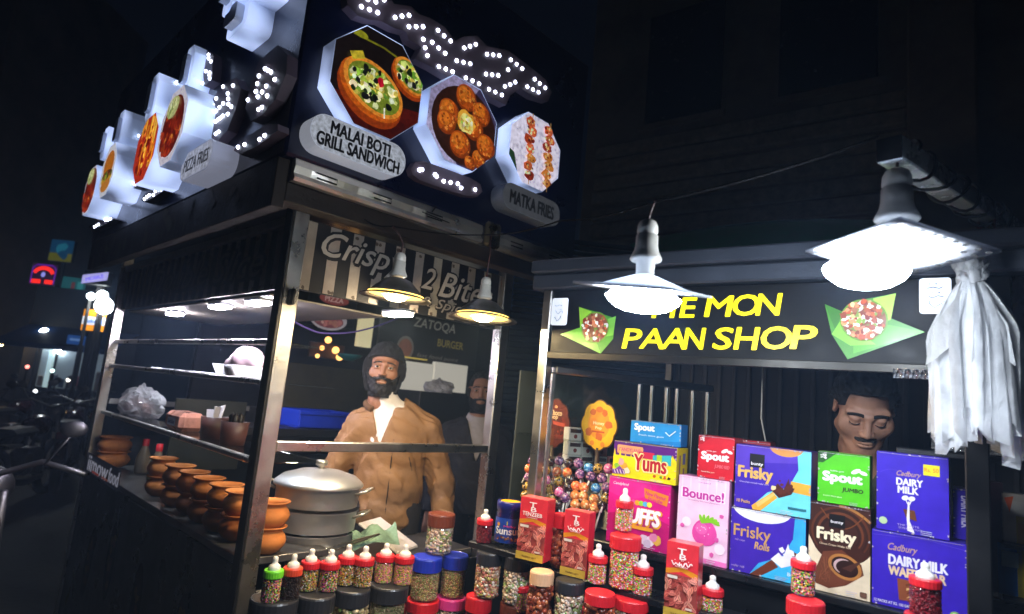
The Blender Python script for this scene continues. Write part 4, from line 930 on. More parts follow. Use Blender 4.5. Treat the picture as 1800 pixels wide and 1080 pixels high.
# ---------------------------------------------------------------- hanging lamps (each: cable, ceramic holder, square plate, flat bulb)
PLATEM = mat('milky_plate', '#c4c6cc', .4, 0, var=.06)
_nt = PLATEM.node_tree; _tl = _nt.nodes.new('ShaderNodeBsdfTranslucent'); _tl.inputs[0].default_value = (.75, .8, .9, 1); _mx = _nt.nodes.new('ShaderNodeMixShader'); _mx.inputs[0].default_value = .58
_nt.links.new(_nt.nodes['Principled BSDF'].outputs[0], _mx.inputs[1]); _nt.links.new(_tl.outputs[0], _mx.inputs[2]); _nt.links.new(_mx.outputs[0], _nt.nodes['Material Output'].inputs[0])
def lamp(name, label, grp, bulb, holder_px, plate, rot, tilt, colour, power, rb, cable_to, dome=False, hdrop=.0, off=(0, 0, 0), face=0.):
    t = thing(name, label, 'lamp', bulb, 0, grp)
    R_ = Matrix.Rotation(face, 4, CR) @ Euler((tilt[0], tilt[1], rot)).to_matrix().to_4x4()
    pw = plate/2; q = MB()
    if plate:
        if dome:
            q.lathe([(r_*pw/.138, z_*pw/.138) for r_, z_ in ((.024, .075), (.05, .066), (.085, .035), (.105, .008), (.135, .0), (.138, -.004), (.104, .003), (.083, .03), (.048, .062), (.022, .071))], 28, T=R_, cap=False); q.build('shade', mat('grey_shade', '#5a564e', .35, .5, var=.2, dirt=.4), t)
        else:
            n = 28; vs = []; ring = []
            def sq(a): c_, s_ = math.cos(a), math.sin(a); k = pw/max(abs(c_), abs(s_)); return c_*k, s_*k
            A_ = [2*PI*i/n+PI/4 for i in range(n)]
            for rr_, z in ((.012, .03), (.085, .004)): ring.append([(rr_*math.cos(a), rr_*math.sin(a), z) for a in A_])
            ring.append([(*sq(a), 0) for a in A_]); ring.append([(*sq(a), -.004) for a in A_]); ring.append([(.087*math.cos(a), .087*math.sin(a), 0) for a in A_]); ring.append([(.010*math.cos(a), .010*math.sin(a), .026) for a in A_])
            vs = [Vector(off)+R_ @ Vector(v) for r_ in ring for v in r_]; m_ = len(ring)
            fs = [[i*n+k, i*n+(k+1) % n, (i+1)*n+(k+1) % n, (i+1)*n+k] for i in range(m_-1) for k in range(n)]
            q.add(vs, fs, True); sh_ = q.build('reflector_plate', PLATEM, t)
            q = MB(); rg = random.Random(len(label))
            for i in range(9):
                for j in range(9):
                    x, y = -pw*.88+i*pw*.22, -pw*.88+j*pw*.22
                    if math.hypot(x, y) > .088: q.lathe([(.0058, -.0052), (.0058, -.0044)], 6, T=Matrix.Translation(off)@R_@Matrix.Translation((x+rg.uniform(-.003, .003), y, 0)), smooth=False)
            if hdrop: q.build('punched_holes', mat('hole_dark', '#16171a', .8), sh_)
    q = MB(); hs = .74 if dome else (.86 if hdrop == 0 else 1.05)
    q.lathe([(r_*hs, z_*hs) for r_, z_ in ((.001, .098), (.012, .097), (.019, .092), (.0235, .082), (.0245, .066), (.0225, .063), (.0225, .061), (.0255, .058), (.026, .034), (.0285, .022), (.035, .008), (.037, .002), (.034, -.002), (.022, -.003), (.02, -.05), (.001, -.05))], 24, T=Matrix.Translation((0, 0, pw*.6 if dome else .058)), cap=False)
    link('lamp_holder', q.mesh('lamp_holder', CERAM), t, Vector(off))
    q = MB(); q.lathe([(.001, .014), (rb*.5, .012), (rb*.85, .006), (rb, -.004), (rb*.92, -.014), (rb*.7, -.026), (rb*.4, -.033), (.0005, -.035)], 28, T=R_@Matrix.Translation((0, 0, -.014)), cap=False)
    if dome:                                             # added disc glows yellow in place of the lamp's warm glow, bulb below
        q = MB(); rd = pw*.77; q.lathe([(.001, .004), (rd, .004), (rd*.97, .0), (.0005, -.003)], 28, T=R_@Matrix.Translation((0, 0, .006)), cap=False); q.build('glow_disc', emit('yellow_glow', (1., .62, .12), 3.2, False), t)
        q = MB(); rb = .034; q.lathe([(.001, -.001), (rb, -.001), (rb*.9, -.007), (rb*.6, -.012), (.0005, -.015)], 20, T=R_@Matrix.Translation((0, 0, .003)), cap=False); power *= 2.4
    b = q.build('bulb', emit('bulb_'+('warm' if colour[2] < .5 else 'cool'), colour, power), t)
    top = Vector((0, 0, pw*.6+.07 if dome else .058+.096*hs))+Vector(off); e = Vector(cable_to)-Vector(bulb)
    q = MB(); q.tube([top, top+Vector((.004, .0, (e.z-top.z)*.4)), (e+top)/2+Vector((.006, 0, .02)), e], .0028, 6); q.build('cable', mat('red_brown_cable', '#3a1a14', .5), t)
    return t
COOL = (.80, .89, 1.); WARM = (1., .76, .40)
D1, D2, YY = 1.22, 1.15, 1.55
b1 = at_depth(1132, 508, D1); b2 = at_depth(1522, 460, D2)
y1 = on_y(695, 523, YY); y2 = on_y(848, 560, YY)
wire_y = on_y(866, 412, 1.95)
lamp('hanging_lamp', 'dazzling white lamp under a square plate, left in front of the paan sign', 'white lamps over the paan counter', b1, None, .205, .12, (.0, .02), COOL, 185, .074, at_depth(1153, 352, D1), face=rad(10))
lamp('hanging_lamp', 'dazzling white lamp under a punched plate, hanging from the chrome arm', 'white lamps over the paan counter', b2, None, .22, -.55, (-.10, .12), COOL, 170, .072, at_depth(1577, 292, D2), face=rad(3), hdrop=.01, off=CR*.058+Vector((0, 0, .022)))
lamp('hanging_lamp', 'yellow hanging lamp with grey shade, left one above the bearded man', 'yellow lamps at the snack stall', y1, None, .22, 0, (.02, .03), WARM, 230, .062, on_y(690, 398, YY), dome=True, face=rad(1))
lamp('hanging_lamp', 'yellow hanging lamp with wide grey shade, right one nearest the paan shop', 'yellow lamps at the snack stall', y2, None, .24, 0, (-.03, .05), WARM, 230, .062, on_y(862, 415, YY), dome=True, face=rad(1))
def wire(name, label, pts, r, m_, sag=0., cat='cable', n=10):
    P_ = []
    for i in range(len(pts)-1):
        a, b = Vector(pts[i]), Vector(pts[i+1])
        for k in range(n): t_ = k/n; P_.append(a.lerp(b, t_)-Vector((0, 0, sag*4*t_*(1-t_))))
    P_.append(Vector(pts[-1])); o = MB().tube(P_, r, 6).build(name, m_, None); tag(o, label, cat); return o
wire('cable', 'black cable strung from the snack stall past the lamps to the chrome arm', [on_y(640, 386, 1.96), on_y(690, 398, YY), on_y(862, 413, YY), at_depth(985, 388, 1.6), at_depth(1155, 354, D1), at_depth(1545, 240, D2)], .0022, mat('matt_cable', '#070708', .9, spec=.1), .01)
wire('cable', 'thin purple lit wire sagging across the snack stall behind the post', [on_y(488, 545, 2.35), on_y(560, 585, 2.5), on_y(640, 580, 2.6), on_y(720, 548, 2.7)], .004, mat('violet_wire', '#4a3f8a', .4), .01)
# chrome arm
ae = at_depth(1563, 262, D2); af = at_depth(1760, 392, 1.70)
AR = thing('bracket_arm', 'square chrome arm wound with black cable, jutting out over the paan counter', 'bracket', ae, 0)
d_ = af-ae; q = MB(); q.bar((0, 0, 0), d_*1.25, .046, .046); ab = q.build('tube', mat('polished_chrome', (.85, .9, .86), .24, .4, var=.1), AR)
q = MB(); t_ = d_.normalized(); q.bar(-t_*.002, -t_*.0005, .044, .044); q.build('end_cap', BLACKM, AR)
x_ = t_.cross(Vector((0, 0, 1))).normalized(); u_ = x_.cross(t_)
q = MB(); P_ = []
for i in range(150):
    a = i/150*2*PI*8; rr_ = .034+.004*math.sin(i*.9); P_.append(t_*(.05+i/150*d_.length*1.02+.006*math.sin(i*.37)) + x_*rr_*math.cos(a)+u_*rr_*math.sin(a))
q.tube(P_, .0038, 5); q.build('wound_cable', CABLE, AR)
q = MB()
for k in range(5): 
    a0_ = d_*.82+Vector((0, 0, -.03)); q.tube([a0_+Vector((.02*math.sin(k+i*.8), .02*math.cos(k*2+i), -.035*i+.01*k)) for i in range(5)], .003, 5)
q.build('red_wires', mat('red_wire', '#5a1a14', .5), AR)
# far support of the arm down to the stall roof
q = MB(); loc = AR.location; p1 = d_*1.2; q.box(p1.x-.02, p1.x+.02, p1.y-.02, p1.y+.02, zb1-loc.z-.0, p1.z-.02); q.build('bracket_post', STEELD, AR)

# ---------------------------------------------------------------- hanging white carrier bags
def bag_bundle(name, label, top_px, dep, L, wid, n, seed, grp=None, flare=1.):
    top = at_depth(*top_px, dep); t = thing(name, label, 'bags', top, 0, grp); rg = random.Random(seed)
    m_ = POLY
    q = MB()
    for i in range(10): q.blob((rg.uniform(-.02, .02), rg.uniform(-.02, .02), rg.uniform(-.05, .025)), (rg.uniform(.01, .022), rg.uniform(.01, .022), rg.uniform(.014, .03)), 12, 8, rng=rg, jit=.4)
    q.build('knot', POLY, t)
    for k in range(n):
        a0 = 2*PI*k/n+rg.uniform(-.3, .3); q = MB(); rows = 18; cols = 15; vs = []; w_ = wid*rg.uniform(.75, 1.1); l_ = L*rg.uniform(.86, 1.); ph = rg.uniform(0, 6)
        ca, sa = math.cos(a0), math.sin(a0)
        for i in range(rows):
            v = i/(rows-1); op = min(1, (v*2.6))**.8
            for j in range(cols):
                u = j/(cols-1)-.5
                fold = (.016*math.sin(u*17+ph+v*1.2)+.008*math.sin(u*37+ph*2))*op
                x = u*w_*(.12+.88*op); y = .02+.045*op*flare+fold+.02*v*math.sin(ph)
                z = -.04-l_*v - (.012*math.sin(u*23+ph) if i == rows-1 else 0) + (.03*abs(u)*op)
                z -= .02*math.sin(u*5+ph)*v
                if i == rows-1: z += rg.uniform(-.012, .004)
                vs.append((x*ca-y*sa, x*sa+y*ca, z))
        fs = [[i*cols+j, i*cols+j+1, (i+1)*cols+j+1, (i+1)*cols+j] for i in range(rows-1) for j in range(cols-1)]
        q.add(vs, fs, True); q.build('bag', m_, t)
        if k % 2 == 0:                                    # cut handles sticking out to the side
            q = MB(); hs = .07+.05*rg.random(); vs = [(0, 0, -.05), (.03, .02, -.07), (hs*.8, .03, -.15), (hs*.8+.012, .03, -.24), (hs*.8-.03, .03, -.20), (.02, .02, -.14)]
            sg = 1 if rg.random() < .5 else -1
            vs = [((x*sg)*ca-y*sa, (x*sg)*sa+y*ca, z) for x, y, z in vs]; q.add(vs, [[0, 1, 5], [1, 4, 5], [1, 2, 4], [2, 3, 4]], True); q.build('handle', m_, t)
    return t
bag_bundle('carrier_bags', 'bundle of white polythene carrier bags knotted and hung beside the paan sign', (1706, 462), 1.40, .375, .105, 12, 4, flare=.75)
bag_bundle('carrier_bags', 'second bundle of milky polythene bags cut off by the right edge', (1795, 500), 1.56, .38, .12, 10, 9, flare=.9)
# clear tray bag below them
pt = at_depth(1735, 795, 1.60)
q = MB(); rg = random.Random(5); cols, rows = 16, 6; vs = []
for i in range(rows):
    for j in range(cols): vs.append((-.12+.30*j/(cols-1), .02*math.sin(j*1.1+i)+.012*i, .065*i/(rows-1)+.006*math.sin(j*2.3+i)))
q.add(vs, [[i*cols+j, i*cols+j+1, (i+1)*cols+j+1, (i+1)*cols+j] for i in range(rows-1) for j in range(cols-1)], True)
q.box(-.12, .18, -.01, .08, -.006, .0, .002)
o = q.build('plastic_wrap', clearmat('crinkled_wrap', (1, 1, 1), 2.2, .12, haze=.22), None, pt, rot=M_ROT); tag(o, 'crinkled clear plastic wrap lying across the top of the black post', 'plastic wrap')
MB().box(-.16, 1.0, -.005, .03, -.022, -.008, .002).build('rail', BLACKM, M, (SR, .045, pt.z))
# ---------------------------------------------------------------- glass case left of the boxes
zc_ = on_m(945, 647)[1]; p0 = mw(SL+.03, .045, zc_); p1 = on_z(1250, 684, zc_)
GC = thing('glass_case', 'steel topped glass display case behind the lollipops, holding cigarette packs', 'display case', (p0.x, p0.y, 0), math.atan2(p1.y-p0.y, p1.x-p0.x)); Lc = (Vector((p1.x, p1.y))-Vector((p0.x, p0.y))).length
MB().box(-.0, Lc, -.018, .018, zc_-.013, zc_+.013, .004).build('top_rail', mat('dark_steel', (.3, .29, .29), .35, 1., var=.15, dirt=.3), GC)
MB().box(.01, Lc, -.004, .002, 1.16, zc_-.014, .001).build('glass_pane', GLASS, GC)
for u in (.0, .52, .60, .70, .77, .88, .985):
    MB().box(u*Lc, u*Lc+.012, .004, .02, 1.1, zc_-.014, .002).build('upright', STEELD, GC)
MB().box(.02, Lc, .021, .30, 1.10, 1.12, .003).build('case_floor', BLACKM, GC); MB().box(.02, Lc, .29, .30, 1.121, zc_, .003).build('case_back', mat('case_back_green', '#232b28', .6), GC)
MB().box(.02, Lc*.98, .022, .288, zc_-.25, zc_-.244, .002).build('shelf', GLASS, GC)
rg = random.Random(17); k = 0
names = {'#c9c2b8': 'cream', '#d8d4d0': 'white', '#a02a3a': 'crimson', '#b06a6a': 'faded pink', '#5a7a8a': 'grey blue'}
for col in range(4):
    zz = 1.1205
    for lvl in range(7 if col < 3 else 5):
        c_ = '#c9c2b8' if (col < 2 and lvl > 3) else rg.choice(list(names))
        h = .05; w = .055; M4 = GC.matrix_basis if False else None
        ang = GC.rotation_euler.z; lx, ly = .14+col*.062, .06+rg.uniform(-.004, .004)
        wx = p0.x+lx*math.cos(ang)-ly*math.sin(ang); wy = p0.y+lx*math.sin(ang)+ly*math.cos(ang)
        q = MB(); q.box(-w/2, w/2, -.02, .02, 0, h-.001, .002); o = q.build('cigarette_pack', mat('pack_'+names[c_], c_, .45, var=.08), None, (wx, wy, zz), rot=ang)
        pr = Print((-w/2, -.0202, 0), (1, 0, 0), (0, 0, 1)); pr.rect(.004, .03, w-.004, .044, '#3a2a2a' if c_ != '#a02a3a' else '#d8c8b8'); pr.ell(w/2, .017, .008, .008, '#7a2a24', 10); pr.build('pack_print', INK, o)
        tag(o, names[c_]+' cigarette pack, '+('lowest', 'second', 'third', 'fourth', 'fifth', 'sixth', 'topmost')[lvl]+' of the '+('first', 'second', 'third', 'last')[col]+' stack in the glass case', 'cigarette pack', 'cigarette packs in the glass case'); zz += h
# white hanging wire, foil strip, green canopy behind
wire('cable', 'pale wire hanging straight down in the dark behind the paan counter', [on_m_ for on_m_ in (mw(*(lambda a: (a[0], .25, a[1]))(on_m(1341, 640, .25))), mw(*(lambda a: (a[0], .25, a[1]))(on_m(1338, 735, .25))), mw(*(lambda a: (a[0], .25, a[1]))(on_m(1350, 800, .25))))], .0026, mat('pale_wire', '#8f8d86', .5), .0)
a = on_m(1600, 659, .02); q = MB(); cols = 14; vs = []
for i in range(3):
    for j in range(cols): vs.append((-.035+.075*j/(cols-1), -.004*math.sin(j*2.1+i*1.7)-.005, -.012+.012*i))
q.add(vs, [[i*cols+j, i*cols+j+1, (i+1)*cols+j+1, (i+1)*cols+j] for i in range(2) for j in range(cols-1)], False)
o = q.build('foil_sachet', mat('silver_foil', (.75, .76, .8), .18, 1., var=.1, bump=.4, bscale=80), None, mw(a[0], .0, a[1]), rot=M_ROT); tag(o, 'silver foil sachet strip hanging under the right end of the paan sign', 'sachet')
gp = mw(*(lambda a: (a[0], 1.5, a[1]))(on_m(1345, 430, 1.5)))
q = MB(); vs = []; n = 20; cols = 12
for i in range(n+1):
    for j in range(cols+1):
        a = PI*i/n; b = j/cols; vs.append((-.62*math.cos(a), .7*(b-.5), .15*math.sin(a)*(math.sin(PI*(.12+.76*b)))))
q.add(vs, [[i*(cols+1)+j, (i+1)*(cols+1)+j, (i+1)*(cols+1)+j+1, i*(cols+1)+j+1] for i in range(n) for j in range(cols)], True)
o = q.build('canopy', mat('green_canopy', '#1f6a4a', .5, var=.2), None, gp-Vector((0, 0, .05)), rot=M_ROT); tag(o, 'dim green curved canopy top showing above the grey roof beam', 'canopy')
# ---------------------------------------------------------------- tables under the jars
LT = thing('display_table', 'low black table in front of the snack stall carrying the left jar row', 'table', (1.26, 1.79, 0))
TOPZ = .69
MB().box(-.50, .42, -.155, .15, TOPZ-.03, TOPZ-.001, .004).build('tabletop', BLACKM, LT)
for x in (-.47, .39):
    for y in (-.125, .12): MB().box(x-.02, x+.02, y-.02, y+.02, 0, TOPZ-.031, .003).build('leg', BLACKM, LT)
RT = thing('display_table', 'long low black table before the paan counter, under red lidded jars', 'table', (MO.x, MO.y, 0), M_ROT)
MB().box(-.73, 1.5, -.44, -.001, TOPZ-.03, TOPZ-.001, .004).build('tabletop', BLACKM, RT)
MB().box(-.53, .27, -.33, -.135, .86, .885, .004).build('step', BLACKM, RT); MB().box(.29, 1.5, -.33, -.135, .86, .885, .004).build('step', BLACKM, RT)
for x in (-.52, -.2, .24, .6, 1.4):
    MB().box(x-.012, x+.012, -.30, -.16, TOPZ, .859, .003).build('step_leg', BLACKM, RT)
for x in (-.7, .4, 1.46):
    for y in (-.41, -.03): MB().box(x-.02, x+.02, y-.02, y+.02, 0, TOPZ-.031, .003).build('leg', BLACKM, RT)

# ---------------------------------------------------------------- jars and candy bottles
def ico():
    t = (1+5**.5)/2; v = [(-1, t, 0), (1, t, 0), (-1, -t, 0), (1, -t, 0), (0, -1, t), (0, 1, t), (0, -1, -t), (0, 1, -t), (t, 0, -1), (t, 0, 1), (-t, 0, -1), (-t, 0, 1)]
    f_ = [(0, 11, 5), (0, 5, 1), (0, 1, 7), (0, 7, 10), (0, 10, 11), (1, 5, 9), (5, 11, 4), (11, 10, 2), (10, 7, 6), (7, 1, 8), (3, 9, 4), (3, 4, 2), (3, 2, 6), (3, 6, 8), (3, 8, 9), (4, 9, 5), (2, 4, 11), (6, 2, 10), (8, 6, 7), (9, 8, 1)]
    l = math.sqrt(1+t*t); return [tuple(c/l for c in p_) for p_ in v], [list(x) for x in f_]
ICO = ico()
BEADS = printmat('sugar_beads', .35, .2, beads=True)
PAL = {'rainbow': ['#e8519a', '#f0d03a', '#6fcf3a', '#f28a2a', '#f6f2ee', '#e23a3a', '#f7a0c0'], 'dark': ['#e8519a', '#f0d03a', '#6fcf3a', '#f28a2a', '#1c1412', '#e86a9a', '#120c0a', '#e9e4de'], 'choc': ['#2a1a14', '#1f120e', '#382219'], 'olive': ['#d8c03a', '#7f9a3a', '#d86a6a', '#e8a02a', '#1a1210', '#f0e6d8'],
       'pink': ['#f29a9a', '#f4c04a', '#f07aa8', '#a6d04a', '#f6a86a'], 'puff': ['#d8a87a', '#c98a6a', '#e8c8a8', '#c8b05a', '#d87a6a', '#efe0cc'], 'pale': ['#efdcc8', '#e8c8b4', '#d8b89a', '#f0e8dc', '#c9a888', '#9ab06a'], 'mix': ['#c8b86a', '#b0a05a', '#d8a07a', '#e0d0a0', '#c87a6a', '#8fa05a'],
       'nut': ['#7a2f18', '#96432a', '#5f2212', '#b0623a', '#6a2a1a'], 'red': ['#8a0f22', '#a8162c', '#6a0a18', '#5a0814'], 'seed': ['#c9b88a', '#b5a070', '#8f7a4a', '#d8caa0', '#7a8a4a'], 'spice': ['#4a1a14', '#6a2a1a', '#3a120e']}
_CONT = {}
def contents(r, h, pal, kind, seed=0):
    key = (round(r, 3), round(h, 3), pal, kind, seed)
    if key in _CONT: return _CONT[key]
    rg = random.Random(hash((pal, kind, seed)) % 999 if False else sum(map(ord, pal+kind))+seed); q = MB()
    q.col = tuple(.8*sum(hx(c_)[i] for c_ in PAL[pal])/len(PAL[pal]) for i in range(3))
    q.lathe([(.001, .001), (r*.9, .001), (r*.9, h*.96), (.001, h*.96)], 14, smooth=False, cap=False)
    sz, sx = {'bead': (.0026, 1), 'rod': (.0017, 3.2), 'chunk': (.0055, 1.2), 'nut': (.0085, 1.5)}[kind]
    n = int(min(1900, 2*PI*r*h/(sz*sz*max(1, sx*.8))*.5))
    for i in range(n+int(n*r/h*.25)):
        if i < n: a = rg.uniform(0, 2*PI); z = rg.uniform(sz, h-sz*.5); p_ = Vector((r*.94*math.cos(a), r*.94*math.sin(a), z))
        else: a = rg.uniform(0, 2*PI); q_ = r*.9*math.sqrt(rg.random()); p_ = Vector((q_*math.cos(a), q_*math.sin(a), h-sz*.6))
        E_ = Euler((rg.uniform(0, 3), rg.uniform(0, 3), rg.uniform(0, 3))).to_matrix(); k = sz*rg.uniform(.8, 1.25)
        q.col = jitc(rg.choice(PAL[pal]), rg, .22)
        q.add([p_+E_@Vector((v[0]*k*sx, v[1]*k, v[2]*k)) for v in ICO[0]], ICO[1], True)
    me = q.mesh('contents', BEADS); _CONT[key] = me; return me
_MESH = {}
def cached(key, fn):
    if key not in _MESH: _MESH[key] = fn()
    return _MESH[key]
LIDM = {n: mat('lid_'+n, c, .38, var=.06, scale=20, coat=.15) for n, c in dict(red='#d0202a', orange='#e0482a', green='#6fd02a', black='#2a2a2e', blue='#1f33b0', brown='#6a3222', pink='#e0409a', peach='#e8b48a', white='#e6e2dc', yellow='#e0a81a').items()}
def fit(px, pyb, w, zb, pyt, pxt=None):
    """centre, radius and height of an upright round thing standing at height zb"""
    p_ = on_z(px, pyb, zb); r = w/2*(p_-CAM).dot(CF)/FPX; fw = Vector((p_.x, p_.y, 0)).normalized(); r = w/2*((p_+fw*r-CAM).dot(CF))/FPX
    c_ = p_+fw*r; D = ray(pxt if pxt is not None else px, pyt); t = (c_-CAM).dot(fw)/D.dot(fw); zt = (CAM+D*t).z
    return Vector((c_.x, c_.y, zb)), r, zt-zb
def bottle(px, pyb, w, zb, pyt, pxt, collar, pal, label, rz=0, kind='bead'):
    c_, r, H = fit(px, pyb, w, zb, pyt, pxt); R0, H0 = .0305, .128
    t = thing('candy_bottle', label, 'candy bottle', c_, rz, 'feeding bottle shaped candy bottles'); k = max(.85, min(1.2, r/R0)); kz = max(.85, min(1.2, H/H0)); t.scale = (k, k, kz)
    def body():
        m_ = MB(); m_.lathe([(.001, 0), (.026, 0), (.0295, .003), (.0305, .008), (.0305, .055), (.029, .064), (.0255, .07)], 24, cap=False); return m_.mesh('glass', PET)
    def col():
        m_ = MB(); n = 48; prof = [(.0245, .0685), (.0305, .069), (.0312, .071), (.0312, .0865), (.0298, .09), (.016, .0905)]
        vs = [((rr_+(.0007 if (k_ % 2 and 0 < i < 4) else 0))*math.cos(2*PI*k_/n), (rr_+(.0007 if (k_ % 2 and 0 < i < 4) else 0))*math.sin(2*PI*k_/n), z) for i, (rr_, z) in enumerate(prof) for k_ in range(n)]
        m_.add(vs, [[i*n+k_, i*n+(k_+1) % n, (i+1)*n+(k_+1) % n, (i+1)*n+k_] for i in range(5) for k_ in range(n)], False); return m_.mesh('collar', None)
    def nip():
        m_ = MB(); m_.lathe([(.019, .0895), (.0195, .096), (.0175, .102), (.0125, .1055), (.0095, .109), (.0082, .113), (.0092, .118), (.0085, .1245), (.005, .1275), (.0002, .1283)], 20, cap=False); return m_.mesh('nipple', LIDM['white'])
    link('glass', cached('bb', body), t)
    me = cached('bc'+collar, lambda: (lambda m_: (m_.materials.append(LIDM[collar]), m_)[1])(col())); link('collar', me, t); link('nipple', cached('bn', nip), t)
    o = link('sweets', contents(.0288, .062, pal, kind), t, (0, 0, .002)); o['kind'] = 'stuff'
    return c_, r, H
def jar(px, pyb, w, zb, pyt, lid, pal, label, kind='bead', lidf=.24, ridges=True, name='sweet_jar', cat='jar', fill=.96, grp='lidded plastic jars of sweets', rz=0, pxt=None, tilt=0, H=None, narrow=1., put=None):
    c_, r, H_ = fit(px, pyb, w, zb, pyt, pxt) if put is None else put; H = H or H_-r*.22
    t = thing(name, label, cat, c_, (tilt, 0, rz), grp); hb = H*(1-lidf); rl = r; rb = r*.97*narrow
    prof = [(.001, 0), (rb*.86, 0), (rb*.97, .004), (rb, .012)]
    nr = 6
    if ridges:
        for i in range(nr): z0 = .014+(hb*.82-.014)*i/nr; dz = (hb*.82-.014)/nr; prof += [(rb*1.0, z0+dz*.15), (rb*.955, z0+dz*.5), (rb*1.0, z0+dz*.85)]
    else: prof += [(rb, hb*.45), (rb, hb*.82)]
    prof += [(rb*.98, hb*.88), (rb*.88, hb*.96), (rb*.86, hb)]
    q = MB(); q.lathe(prof, 28, cap=False); q.build('glass', PET, t)
    q = MB(); n = 56; ll = H*lidf; pf = [(rl*.97, hb-ll*.08), (rl*1.0, hb-ll*.06), (rl*1.0, hb+ll*.86), (rl*.965, hb+ll*.97), (rl*.9, hb+ll), (rl*.86, hb+ll*.965), (.0005, hb+ll*.965)]
    vs = [((rr_+(.0006 if (k_ % 2 and i in (1, 2)) else 0))*math.cos(2*PI*k_/n), (rr_+(.0006 if (k_ % 2 and i in (1, 2)) else 0))*math.sin(2*PI*k_/n), z) for i, (rr_, z) in enumerate(pf) for k_ in range(n)]
    q.add(vs, [[i*n+k_, i*n+(k_+1) % n, (i+1)*n+(k_+1) % n, (i+1)*n+k_] for i in range(6) for k_ in range(n)], False); q.build('lid', LIDM[lid], t)
    o = link('sweets', contents(rb*.93, hb*fill, pal, kind), t, (0, 0, .003)); o['kind'] = 'stuff'
    return c_, r, H
# left row: four big black-lidded jars, two bottles on each
ZL = .904
for i, (px, pyb, w, pal, kd, lb) in enumerate(((481, 1064, 82, 'spice', 'chunk', 'wide black lidded jar at the left end, mostly cut off, under the green collared bottle'), (555, 1055, 66, 'pale', 'chunk', 'black lidded jar of pale sweets, second from the left end'), (619, 1044, 62, 'seed', 'nut', 'black lidded jar of fennel sweets, third from the left end'), (684, 1038, 67, 'seed', 'bead', 'black lidded jar of seed mix, just left of the blue lidded jars'))):
    p_, r, H_ = fit(px, pyb, w, ZL, pyb-20)
    jar(0, 0, 0, 0, 0, 'black', pal, lb, kd, lidf=.21, put=(Vector((p_.x, p_.y, TOPZ)), r, 0), H=ZL-TOPZ+.0015, ridges=False)
for (px, pyb, pyt, pxt, c_, pal, lb) in ((473, 1063, 978, 481, 'green', 'dark', 'candy bottle with bright green collar and dark rainbow beads, left end of row'), (507, 1058, 974, 516, 'orange', 'choc', 'candy bottle of dark chocolate sprinkles with an orange red collar'),
    (539, 1043, 965, 547, 'red', 'olive', 'red collared candy bottle of olive beads, right after the chocolate one'), (574, 1044, 966, 583, 'red', 'dark', 'red collared candy bottle of dark pink beads on the second black lid'), (605, 1033, 957, 612, 'red', 'olive', 'left red collared candy bottle on the third black lid'),
    (635, 1036, 960, 642, 'red', 'olive', 'right red collared candy bottle on the third black lid'), (672, 1028, 955, 683, 'red', 'pink', 'left red collared bottle of pink and yellow beads on the fourth black lid'), (706, 1032, 957, 714, 'red', 'pink', 'pink and green bead bottle with red collar, beside the blue lidded jar')):
    bottle(px, pyb, 33, ZL, pyt, pxt, c_, pal, lb, rz=px)
# blue lids, red and pink lids below, brown lid above
ZB = .826
A1 = jar(743, 1061, 53, ZB, 971, 'blue', 'mix', 'blue lidded ribbed jar of mixed beads, left of two, under the brown lid', 'bead', .30)
B1 = jar(793, 1055, 46, ZB, 968, 'blue', 'mix', 'blue lidded ribbed jar of mixed beads, right of two', 'bead', .30)
jar(0, 0, 0, 0, 0, 'red', 'puff', 'red lidded jar beneath the left blue lidded jar', 'chunk', .25, put=(Vector((A1[0].x, A1[0].y, TOPZ)), A1[1]*1.08, 0), H=ZB-TOPZ-.001)
jar(0, 0, 0, 0, 0, 'pink', 'pale', 'pink lidded jar beneath the right blue lidded jar', 'chunk', .25, put=(Vector((B1[0].x, B1[0].y, TOPZ)), B1[1]*1.12, 0), H=ZB-TOPZ-.001)
jar(769, 978, 48, ZB+A1[2]+.0012, 896, 'brown', 'pale', 'brown lidded jar of pale sugar drops standing on the blue lids', 'chunk', .30, tilt=.0)
# inner corner
ZR = 1.066
bottle(849, 957, 28, ZR, 895, 852, 'red', 'red', 'small candy bottle of dark red sprinkles beside the blue labelled jar', kind='rod')
c_, r, H_ = fit(890, 964, 47, ZR, 880, 893)
t = thing('drink_jar', 'blue labelled drink powder jar with orange top beside the almond box', 'jar', c_, 0)
q = MB(); q.lathe([(.001, 0), (r*.9, 0), (r, .004), (r, H_*.1)], 28, cap=False); q.build('jar_base', PET, t)
q = MB(); q.lathe([(r*1., H_*.1), (r*1., H_*.62), (r*.99, H_*.64)], 28, cap=False); lb_ = q.build('label', mat('blue_label', '#1c3f9a', .35, var=.1, coat=.2), t)
q = MB(); q.lathe([(r*.93, H_*.64), (r*.95, H_*.66), (r*.95, H_*.80), (r*.99, H_*.81), (r*.99, H_*.97), (r*.93, H_), (r*.8, H_)], 28, cap=False); q.build('lid', mat('navy_lid', '#1a1f6a', .3, var=.06), t); q = MB(); q.lathe([(r*.82, H_*.985), (.0005, H_*.985)], 28, cap=False); q.build('lid_top', LIDM['yellow'], t)
vd = Vector((-c_.x, -c_.y, 0)).normalized(); rt = vd.cross(Vector((0, 0, -1))).normalized() if False else Vector((0, 0, 1)).cross(vd)
def wrap_print(pr, r_, zc):   # bend a flat print around a jar
    out = []
    for v in pr.v: 
        a = v[0]/r_; rr_ = r_+.0006+v[1]; out.append(vd*rr_*math.cos(a)+rt*rr_*math.sin(a)+Vector((0, 0, v[2]))) 
    pr.v = [tuple(x) for x in out]
pr = Print((0, 0, 0), (1, 0, 0), (0, 0, 1)); pr.n = Vector((0, 1, 0)); w = r*1.3
